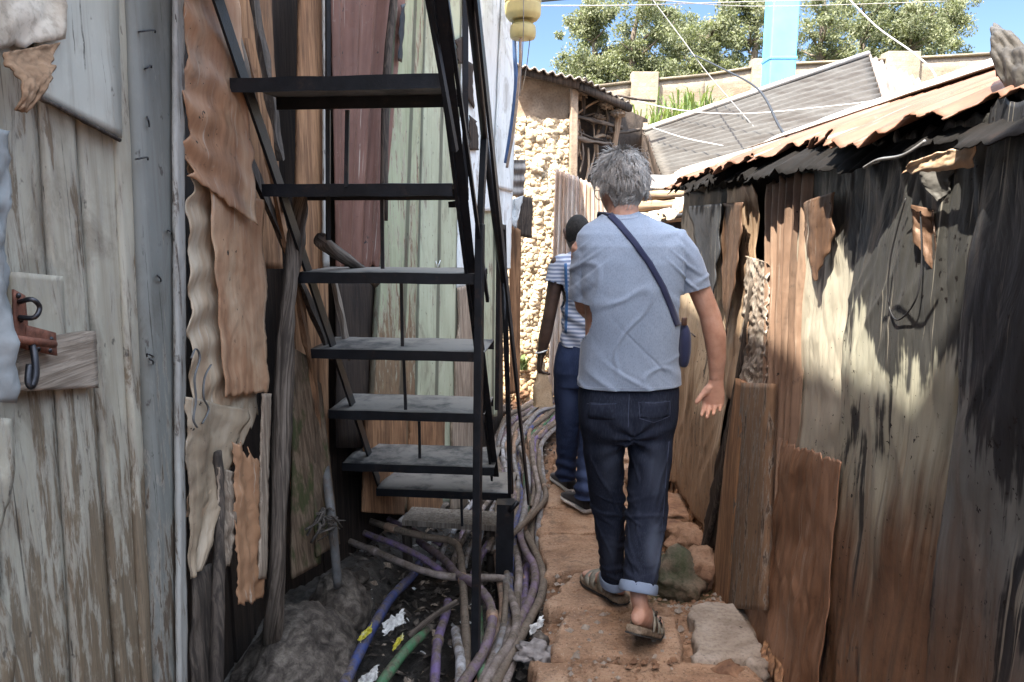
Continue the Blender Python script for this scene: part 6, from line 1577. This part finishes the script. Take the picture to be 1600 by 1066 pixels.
MB().tube([bc + V((.036, -.04, .035)), bc + V((.038, .02, .037)), bc + V((.034, .075, .035))], .003, 6, 3).build('zip', M_frame, bag)
MB().box(bc + V((-.004, -.035, .09)), (.02, .008, .03)).build('buckle', M_frame, bag, bevel=.003)
# jeans
jn = MB()
tors(jn, [(588, 908, 1058, .108, 0), (612, 905, 1059, .120, 0), (636, 904, 1058, .128, -.004), (660, 906, 1055, .124, -.004), (684, 910, 1050, .105, 0)], .0)
def leg(mb, rows_):
    limb(mb, [(K(px, py, dy), w_ * .00238, dep) for px, py, dy, w_, dep in rows_], 28)
leg(jn, [(945, 650, 0, 38, .105), (943, 700, .012, 33, .092), (946, 750, .045, 28.5, .082), (951, 795, .08, 26, .076), (953, 830, .10, 24.5, .072), (957, 870, .122, 22, .068), (960, 905, .14, 21, .066), (961, 925, .15, 21, .066)])
leg(jn, [(1017, 650, -.0, 38, .105), (1016, 700, -.012, 34, .096), (1013, 750, -.032, 32, .086), (1011, 795, -.055, 31.5, .080), (1008, 830, -.085, 30.5, .076), (1003, 872, -.13, 28.5, .072), (999, 905, -.165, 26, .068), (996, 932, -.19, 25, .066)])
jean = fuse(jn, .0052, 5, .5)
cut(jean, K(961, 908, .14), (K(962, 925, .15) - K(958, 870, .122)).normalized(), K(962, 925, .15), .10)
cut(jean, K(997, 922, -.18), (K(996, 932, -.19) - K(1003, 872, -.13)).normalized(), K(996, 935, -.19), .10)
kl, kr = K(951, 790, .08), K(1009, 800, -.06)
def jeanw(p, nrm):
    x, y, z = p; d = .003 * fbm(x * 9, y * 9, z * 5, 3)
    for kx, kz, tilt in ((kl.x, kl.z, .5), (kr.x, kr.z, -.4)):
        sx = abs(x - kx)
        if sx < .09:
            m_ = math.exp(-((z - kz) / .10) ** 2)
            d += m_ * .0045 * math.exp(-(nz((z + tilt * (x - kx)) * 15, x * 5, y * 4) / .10) ** 2)
            m2 = sm(.42, .24, z)
            d += m2 * .007 * (math.exp(-(nz((z + .5 * tilt * (x - kx)) * 20, x * 6, y * 6) / .12) ** 2) - .3)
            d += .005 * (math.exp(-(nz((z * .5 + x * (2 if tilt > 0 else -2)) * 11, y * 5, z * 2) / .10) ** 2) - .3) * sm(.95, .75, z)
    # folds raking from the crotch and under the seat
    cx = K(983, 680).x; r_ = math.hypot(x - cx, z - .80)
    d += math.exp(-(r_ / .14) ** 2) * .006 * sin(math.atan2(z - .80, abs(x - cx) + .01) * 9 + 3 * nz(x * 7, z * 7))
    d -= .005 * math.exp(-((x - cx) / .012) ** 2) * sm(.78, .82, z) * (1 if y < YC else 0)
    return d
displace(jean, jeanw)
BJ = bvh(jean)
M_jean = m_denim('dark_denim', (.007, .010, .020, 1), (.014, .019, .036, 1), (.085, .105, .15, 1),
    [((K(1012, 845).x, YC - .16, K(1012, 845, -.1).z), (.055, .17), .62), ((K(950, 720).x, YC - .05, K(950, 720).z), (.05, .14), .22), ((K(1015, 720).x, YC - .1, K(1015, 720).z), (.06, .16), .30), ((K(956, 850).x, YC + .05, K(956, 850, .1).z), (.04, .12), .28)])
link(jean, 'jeans', M_jean, man, .004, 0)
M_cuff = m_denim('pale_denim', (.15, .20, .29, 1), (.22, .28, .38, 1), (.34, .40, .5, 1), [])
def cuff(c, t_, a, b):
    t_ = V(t_).normalized(); x = V((1, 0, 0)); x = (x - t_ * x.dot(t_)).normalized(); y = t_.cross(x)
    m = MB(); vs = []; n = 36
    prof = [(-.020, .001), (-.018, .005), (.0, .007), (.016, .006), (.020, .003), (.019, -.003), (.0, -.004)]
    for l, g2 in prof:
        for k in range(n):
            a_ = 2 * pi * k / n; rr = 1 + .05 * nz(cos(a_) * 2, sin(a_) * 2, l * 30 + c.x * 9)
            vs.append(c + t_ * l + x * cos(a_) * (a * rr + g2) + y * sin(a_) * (b * rr + g2))
    fs = [(j * n + k, j * n + (k + 1) % n, (j + 1) * n + (k + 1) % n, (j + 1) * n + k) for j in range(len(prof) - 1) for k in range(n)]
    m.add(vs, fs).build('cuff', M_cuff, man, subsurf=1)
cuff(K(960, 903, .14), K(961, 925, .15) - K(957, 870, .122), .056, .072)
cuff(K(997.5, 918, -.178), K(996, 932, -.19) - K(1003, 872, -.13), .066, .073)
# pockets and seams on the jeans
M_seam = m_denim('seam_denim', (.03, .04, .07, 1), (.05, .06, .1, 1), (.15, .18, .25, 1), []); M_thread = m_plain('thread', (.22, .19, .15, 1), .8)
for name, pts, w_, mt in (('pocket', [(1001, 640), (1022, 641), (1043, 638)], 26, M_jean), ('pocket', [(920, 641), (940, 643), (962, 642)], 26, M_jean),
        ('pocket_stitching', [(999, 653.5), (1010, 657), (1021, 660), (1033, 656), (1046, 650)], 1.1, M_seam), ('pocket_stitching', [(999, 629), (1022, 630), (1046, 627)], 1.2, M_seam),
        ('pocket_stitching', [(998, 628), (999, 640), (1000, 653)], 1.0, M_seam), ('pocket_stitching', [(1046, 626), (1046.5, 638), (1046, 650)], 1.0, M_seam),
        ('pocket_stitching', [(918, 631), (940, 632), (963, 631)], 1.2, M_seam), ('back_seam', [(983, 616), (982, 640), (981, 668)], 1.3, M_seam), ('leg_seam', [(1045, 690), (1040, 750), (1036, 800), (1032, 850)], 1.2, M_seam)):
    ribbon(BJ, pts, w_, .0016, mt, name, man, .0015)
# sandals
M_sole = m_rough('cork_sole', [(.3, (.10, .075, .055, 1)), (.5, (.22, .17, .12, 1)), (.7, (.30, .24, .18, 1))], 60, .3, .003, fine=300); M_sued = m_rough('khaki_suede', [(.3, (.16, .145, .11, 1)), (.5, (.26, .24, .19, 1)), (.7, (.33, .31, .25, 1))], 40, .3, .002, fine=300)
M_tread = m_plain('dark_rubber', (.03, .028, .026, 1), .8)
def sandal(lab, heel, ball, toe, fr):
    L, s, u, g2, u2 = fr
    o = thing('sandal', lab, 'sandal', heel.lerp(ball, .5) - u * .02, 'khaki sandals of the grey-haired walker')
    def sole(t0, t1, grow, name, mat):
        m = MB(); secs = []
        for p, w_, uu in ((heel - L * .034, .012, u), (heel - L * .028, .026, u), (heel, .036, u), (heel.lerp(ball, .35), .034, u), (heel.lerp(ball, .7), .042, u), (ball, .049, u.lerp(u2, .5).normalized()), (ball.lerp(toe, .5), .049, u2), (toe, .036, u2), (toe + g2 * .016, .018, u2)):
            secs.append((p + uu * (t0 + t1) / 2, s * (w_ + grow), uu * (t1 - t0) / 2))
        out = []
        for i in range(len(secs) - 1):
            for q in range(4): out.append(tuple(secs[i][k].lerp(secs[i + 1][k], q / 4) for k in range(3)))
        out.append(secs[-1]); m.loft(out, 24, e=.45).build(name, mat, o)
    sole(-.024, .004, .003, 'sole', M_sole); sole(-.030, -.023, .004, 'outsole', M_tread)
    for f_, w_, hgt, yy in ((.50, .040, .082, u), (.80, .046, .060, u), (1.0, .050, .044, u2)):
        c = heel.lerp(ball, f_); m = MB(); vs = []; n = 22
        for l in (-.019, 0, .019):
            for k in range(n + 1):
                a = pi * k / n
                vs.append(c + L * (l + .006 * sin(a)) + s * cos(a) * (w_ + .004) + yy * (sin(a) ** .75 * hgt - .004))
        fs = [(j * (n + 1) + k, j * (n + 1) + k + 1, (j + 1) * (n + 1) + k + 1, (j + 1) * (n + 1) + k) for j in range(2) for k in range(n)]
        stp = m.add(vs, fs).build('strap', M_sued, o, solid=.004)
        a = pi * .22; c2 = c + s * cos(a) * (w_ + .010) + yy * (sin(a) ** .75 * hgt + .003)
        MB().tube([c2 + L * .010 - yy * .008, c2 + L * .010 + yy * .008, c2 - L * .010 + yy * .008, c2 - L * .010 - yy * .008, c2 + L * .010 - yy * .008], .0022, 6, 1).build('buckle', M_iron, stp)
sandal('flat khaki sandal on the left foot of the grey-haired walker', lh, lb, lt, LF)
sandal('khaki sandal lifting at the heel on the right foot of the grey-haired walker', rh, rb_, rt_, RF)
# hair
M_hair = None
t = NT('grey_hair'); P = t.coord('POS'); oi = t.noise(P, 55, 4, .7); o2 = t.noise(P, 9, 3, .6)
col = t.ramp(t.math('ADD', t.math('MULTIPLY', oi, .7), t.math('MULTIPLY', o2, .3)), [(.30, (.19, .175, .16, 1)), (.48, (.31, .295, .275, 1)), (.66, (.44, .42, .395, 1))])
M_hair = t.done(col, .48, 0, .5)
hm = MB(); rh_ = random.Random(4)
def skull(th, ph, k=1.0):
    x = .074 * cos(ph) * cos(th); y = .094 * cos(ph) * sin(th); z = .116 * sin(ph)
    if z < 0:
        q = -z / .116; x *= 1 - .30 * q ** 1.5
        if y < 0: y *= 1 - .42 * q
    return V((x * k, y * k, z * k))
# under layer: a cap with an uneven rim
capv = []; capf = []; nu, nv_ = 48, 16
for j in range(nv_ + 1):
    for i in range(nu):
        th = 2 * pi * i / nu; s_ = sin(th)
        lo = lerp(-.70, .50, sm(-.62, .45, s_)) + .06 * nz(cos(th) * 4, s_ * 4, 2)
        ph = lerp(lo, pi / 2, j / nv_)
        capv.append(HC + hrot @ skull(th, ph, 1.03 + .03 * j / nv_ + .02 * nz(cos(th) * 5, s_ * 5, ph * 4)))
for j in range(nv_):
    for i in range(nu):
        i2 = (i + 1) % nu; capf.append((j * nu + i, j * nu + i2, (j + 1) * nu + i2, (j + 1) * nu + i))
hm.add(capv, capf)
for k in range(7500):
    th = rh_.uniform(0, 2 * pi); s_ = sin(th); lo = lerp(-.78, .50, sm(-.62, .45, s_)); ph = math.asin(rh_.uniform(sin(lo), 1))
    n_ = skull(th, ph); p = n_ * 1.02; nn = V((n_.x / .074 ** 2, n_.y / .094 ** 2, n_.z / .116 ** 2)).normalized()
    # swirl from the crown: hair lies down and outward, tousled by clumps
    dn = V((0, 0, -1)) - nn * V((0, 0, -1)).dot(nn)
    if ph > 1.1: dn = V((cos(th), sin(th) - .3, -.2))
    side = nn.cross(V((0, 0, 1)))
    cl = nz(n_.x * 38, n_.y * 38, n_.z * 38); c2 = nz(n_.x * 38 + 9, n_.y * 38, n_.z * 38 + 5)
    d = (dn.normalized() * (.65 + .5 * c2) + side * 1.5 * cl + nn * (.40 + .35 * c2)).normalized()
    L = (.034 + .018 * rh_.random() + .012 * cl) * (1.35 if k % 23 == 0 else 1)
    if k % 23 == 0: d = (d + nn * .5).normalized()
    L = L * (1.0 if ph > -.2 else .55)
    w_ = rh_.uniform(.0006, .0012)
    a = p; b = p + d * L * .45 + nn * .006; c = p + d * L * .85 + dn.normalized() * L * .12 if dn.length > .1 else p + d * L * .85
    e = c + (dn.normalized() if dn.length > .1 else d) * L * .3 + side * cl * .012 - nn * .004
    x = d.cross(nn).normalized()
    vs = []
    for q, ww in ((a, 1), (b, 1.1), (c, .8), (e, .12)):
        for o_ in (x, nn * .8 - x * .5, -nn * .8 - x * .5): vs.append(HC + hrot @ (q + o_ * w_ * ww))
    hm.add(vs, [(i * 3 + j, i * 3 + (j + 1) % 3, i * 3 + 3 + (j + 1) % 3, i * 3 + 3 + j) for i in range(3) for j in range(3)])
hm.build('hair', M_hair, man)

# ------------------------------------------------------------------ the walker in front
YC = 4.3
GZ = -.17
p2 = thing('person', 'dark-skinned person in striped T-shirt and blue jeans walking ahead with a paper bag', 'person', (K(908, 650).x, YC, GZ))
rows = [(393, 893, 921, .05, .03), (398, 884, 934, .07, .02), (405, 875, 952, .09, .01), (416, 870, 960, .11, 0), (440, 872, 958, .12, 0), (470, 877, 954, .118, 0), (505, 879, 951, .112, 0), (535, 876, 953, .112, 0), (552, 873, 956, .118, 0)]
skin = MB(); tors(skin, rows, -.016)
limb(skin, [(K(873, 410), .05, .052), (K(868, 440, -.01), .045, .048), (K(860, 485, -.02), .038, .042), (K(853, 520, -.02), .038, .038), (K(846, 553, -.01), .028, .026)])
hand(skin, K(845, 556, -.01), V((-.12, .05, -1)), V((1, .1, 0)), V((0, 1, 0)), 1.0, (52, 58, 62, 66))
limb(skin, [(K(957, 412), .05, .052), (K(961, 445), .045, .048), (K(964, 488, .0), .038, .042), (K(960, 500, .08), .036, .036), (K(955, 505, .2), .027, .025)])
hand(skin, K(954, 505, .21), V((-.1, 1, 0)), V((-1, 0, 0)), V((0, 0, 1)), 1.0, (30, 36, 42, 48))
HC = K(903, 367, .07); hrot = Euler((R(-26), 0, R(4)), 'ZXY').to_matrix()
limb(skin, [(K(907, 404, .01), .06, .06), (K(906, 392, .03), .055, .056), (K(905, 380, .045), .052, .056)])
HT = head(skin, HC, hrot)
tors(skin, [(540, 882, 950, .10, 0), (570, 872, 950, .11, 0), (595, 876, 948, .10, 0)], -.012)
LA2, RA2 = K(884, 742, .14), K(915, 772, -.10)
limb(skin, [(K(890, 580), .07, .08), (K(888, 640, .04), .055, .06), (K(886, 690, .09), .045, .05), (LA2, .032, .036)])
limb(skin, [(K(932, 580), .07, .08), (K(928, 640, .0), .055, .06), (K(922, 700, -.03), .045, .05), (RA2, .032, .036)])
link(fuse(skin, .0042, 3, .45), 'body', M_skind, p2)
for sgn in (-1, 1): MB().blob(HT(sgn * .031, .075, .006), (.0115,) * 3, 3, 0).build('eye', M_eye, p2)
# close-cropped hair
hm = MB(); capv = []; capf = []
for j in range(nv_ + 1):
    for i in range(nu):
        th = 2 * pi * i / nu; s_ = sin(th); lo = lerp(-.55, .52, sm(-.4, .75, s_))
        ph = lerp(lo, pi / 2, j / nv_)
        capv.append(HC + hrot @ skull(th, ph, 1.02 + .03 * sm(0, 4, j) + .012 * nz(cos(th) * 9, s_ * 9, ph * 8)))
for j in range(nv_):
    for i in range(nu):
        i2 = (i + 1) % nu; capf.append((j * nu + i, j * nu + i2, (j + 1) * nu + i2, (j + 1) * nu + i))
hm.add(capv, capf).build('hair', m_rough('black_hair', [(.3, (.006, .006, .006, 1)), (.6, (.02, .019, .018, 1))], 60, .8, .004, fine=300), p2)
sh_ = MB(); tors(sh_, rows, .004)
limb(sh_, [(K(880, 408), .055, .068), (K(873, 420), .058, .066), (K(867, 440, -.01), .057, .062), (K(863, 458, -.012), .057, .06)], 24)
limb(sh_, [(K(950, 408), .055, .068), (K(957, 420), .058, .066), (K(962, 440), .057, .062), (K(964, 458), .057, .06)], 24)
st2 = fuse(sh_, .007, 5, .5)
cut(st2, K(866, 441, -.01), V((-.22, 0, -1)).normalized(), K(863, 460, -.01), .095)
cut(st2, K(962, 441), V((.15, 0, -1)).normalized(), K(964, 460), .095)
cut(st2, K(912, 539), V((0, 0, -1)), K(912, 560), .4)
displace(st2, lambda p, n_: .007 * fbm(p[0] * 9, p[1] * 9, p[2] * 5, 3) + .005 * sin((p[2] + p[0]) * 60 + 4 * nz(p[0] * 6, p[2] * 5)) * sm(1.3, 1.05, p[2]))
B2 = bvh(st2)
t = NT('striped_jersey'); P = t.coord('POS'); zz = t.axis(2); n_ = t.noise(P, 6, 3, .5)
ph = t.math('FRACT', t.math('MULTIPLY', t.math('ADD', zz, t.math('MULTIPLY', n_, .02)), 44))
k = t.mask(t.math('ABSOLUTE', t.math('SUBTRACT', ph, .5)), .20, .27)
col = t.mix(k, (.40, .44, .52, 1), (.16, .195, .28, 1)); t.bump(t.noise(P, 500, 2, .5), .15, .001)
link(st2, 'striped_shirt', t.done(col, .9, 0, .2), p2, .003, 0)
M_bb = m_cloth('bright_blue_strap', (.03, .09, .22, 1), (.04, .12, .27, 1))
ribbon(B2, [(884, 412), (885, 440), (886, 470), (885, 500), (884, 520)], 4.5, .004, M_bb, 'strap', p2, .002)
jn = MB(); tors(jn, [(535, 874, 954, .108, 0), (560, 867, 956, .122, 0), (580, 865, 957, .124, 0), (602, 868, 955, .105, 0)], .002)
W2 = .00376
def leg2(rows_): limb(jn, [(K(px, py, dy), w_ * W2, dep) for px, py, dy, w_, dep in rows_], 24)
leg2([(889, 580, 0, 24, .10), (888, 625, .03, 22, .09), (887, 670, .07, 19, .078), (886, 710, .11, 17, .07), (885, 742, .14, 17, .066), (885, 756, .15, 17, .066)])
leg2([(932, 580, 0, 24, .10), (929, 625, .0, 22, .09), (925, 680, -.02, 19, .078), (919, 730, -.06, 18, .07), (915, 770, -.10, 17, .068), (914, 784, -.11, 17, .068)])
j2 = fuse(jn, .007, 4, .5)
cut(j2, K(885, 748, .145), V((0, 0, -1)), K(885, 760, .15), .1); cut(j2, K(914, 776, -.10), V((0, 0, -1)), K(914, 790, -.11), .1)
displace(j2, lambda p, n_: .005 * fbm(p[0] * 9, p[1] * 9, p[2] * 6, 3) + .008 * sin(p[2] * 85 + 4 * nz(p[0] * 7, p[1] * 7, p[2] * 3)) * sm(.25, .0, p[2]) + .005 * (1 - abs(2 * nz(p[2] * 18, p[0] * 5, 3))) * math.exp(-((p[2] - .3) / .12) ** 2))
link(j2, 'jeans', m_denim('blue_denim', (.010, .018, .045, 1), (.020, .033, .08, 1), (.09, .13, .26, 1), [((K(887, 620).x, YC - .1, K(887, 620).z), (.07, .22), .35), ((K(915, 735).x, YC - .1, K(915, 735).z), (.06, .15), .5)]), p2, .004, 0)
MB().tube([K(846, 549, -.01) + V((cos(a) * .033, sin(a) * .031, .01 * cos(a))) for a in np.linspace(0, 2 * pi, 20)], .005, 8, 1).build('wristband', m_plain('white_band', (.7, .7, .68, 1), .5), p2)
# sneakers
M_canvas = m_cloth('black_canvas', (.010, .011, .014, 1), (.022, .023, .028, 1)); M_wsole = m_plain('white_rubber', (.55, .54, .52, 1), .6, 0, .15, 30, .1, ((.25, .18, .13, 1), .5, .6))
def sneaker(lab, heel, toe, ank):
    o = thing('sneaker', lab, 'sneaker', heel.lerp(toe, .5), 'sneakers of the walker ahead')
    L = (toe - heel).normalized(); s = L.cross(V((0, 0, 1))).normalized(); u = s.cross(L)
    prof = [(-.025, .020), (-.015, .034), (.02, .038), (.09, .036), (.16, .043), (.21, .045), (.25, .036), (.27, .018)]
    def lay(z0, z1, gr, name, mat, topf=None):
        secs = []
        for i, (l, w_) in enumerate(prof):
            zt_ = z1 if topf is None else topf[i]
            secs.append((heel + L * l + u * ((z0 + zt_) / 2), s * (w_ + gr), u * (zt_ - z0) / 2))
        out = []
        for i in range(len(secs) - 1):
            for q in range(4): out.append(tuple(secs[i][k].lerp(secs[i + 1][k], q / 4) for k in range(3)))
        out.append(secs[-1]); return MB().loft(out, 22, e=.6).build(name, mat, o)
    lay(.0, .026, .004, 'sole', M_wsole)
    lay(.02, .08, .0, 'upper', M_canvas, (.072, .092, .096, .090, .072, .058, .048, .036))
    c = heel + L * .035 + u * .085
    MB().tube([c + L * cos(a) * .048 + s * sin(a) * .036 for a in np.linspace(0, 2 * pi, 22)], .010, 8, 1).build('collar', M_canvas, o)
    MB().tube([heel + L * .14 + u * .084 + s * .02, heel + L * .15 + u * .088, heel + L * .14 + u * .084 - s * .02], .003, 6, 3).build('lace', M_wsole, o)
lh2 = gs(889, 768, .03); sneaker('dark canvas sneaker placed forward on the left foot of the walker ahead', lh2 + V((.01, 0, 0)), lh2 + V((-.085, .25, 0)), LA2)
rh2 = gs(912, 800, .045); sneaker('dark white-soled sneaker at the rear on the right foot of the walker ahead', rh2 + V((.02, .0, .0)), rh2 + V((-.10, .24, -.005)), RA2)
# paper bag in the hand
M_paper = m_rough('kraft_paper', [(.3, (.34, .23, .14, 1)), (.5, (.46, .34, .22, 1)), (.7, (.54, .42, .29, 1))], 9, .4, .01, fine=120)
pb = MB(); pc = K(849, 634, -.01); pt_ = K(846, 566, -.01); secs = []
H = pt_.z - pc.z
for q in np.linspace(0, 1, 15):
    w_ = lerp(.056, .014, sm(.25, 1, q)); d_ = lerp(.038, .014, sm(.1, 1, q))
    c = pc.lerp(pt_, q)
    secs.append((c, V((w_, .012, 0)), V((-.006, d_, 0))))
pb.loft(secs, 40, e=.4)
for i, p in enumerate(pb.v):
    pb.v[i] = p + V((nz(p.x * 30, p.z * 22, 1), nz(p.y * 30, p.z * 22, 5), 0)) * .010
pb.build('paper_bag', M_paper, None, auto=30, label='crumpled brown paper bag hanging from the hand of the walker ahead', cat='paper bag')
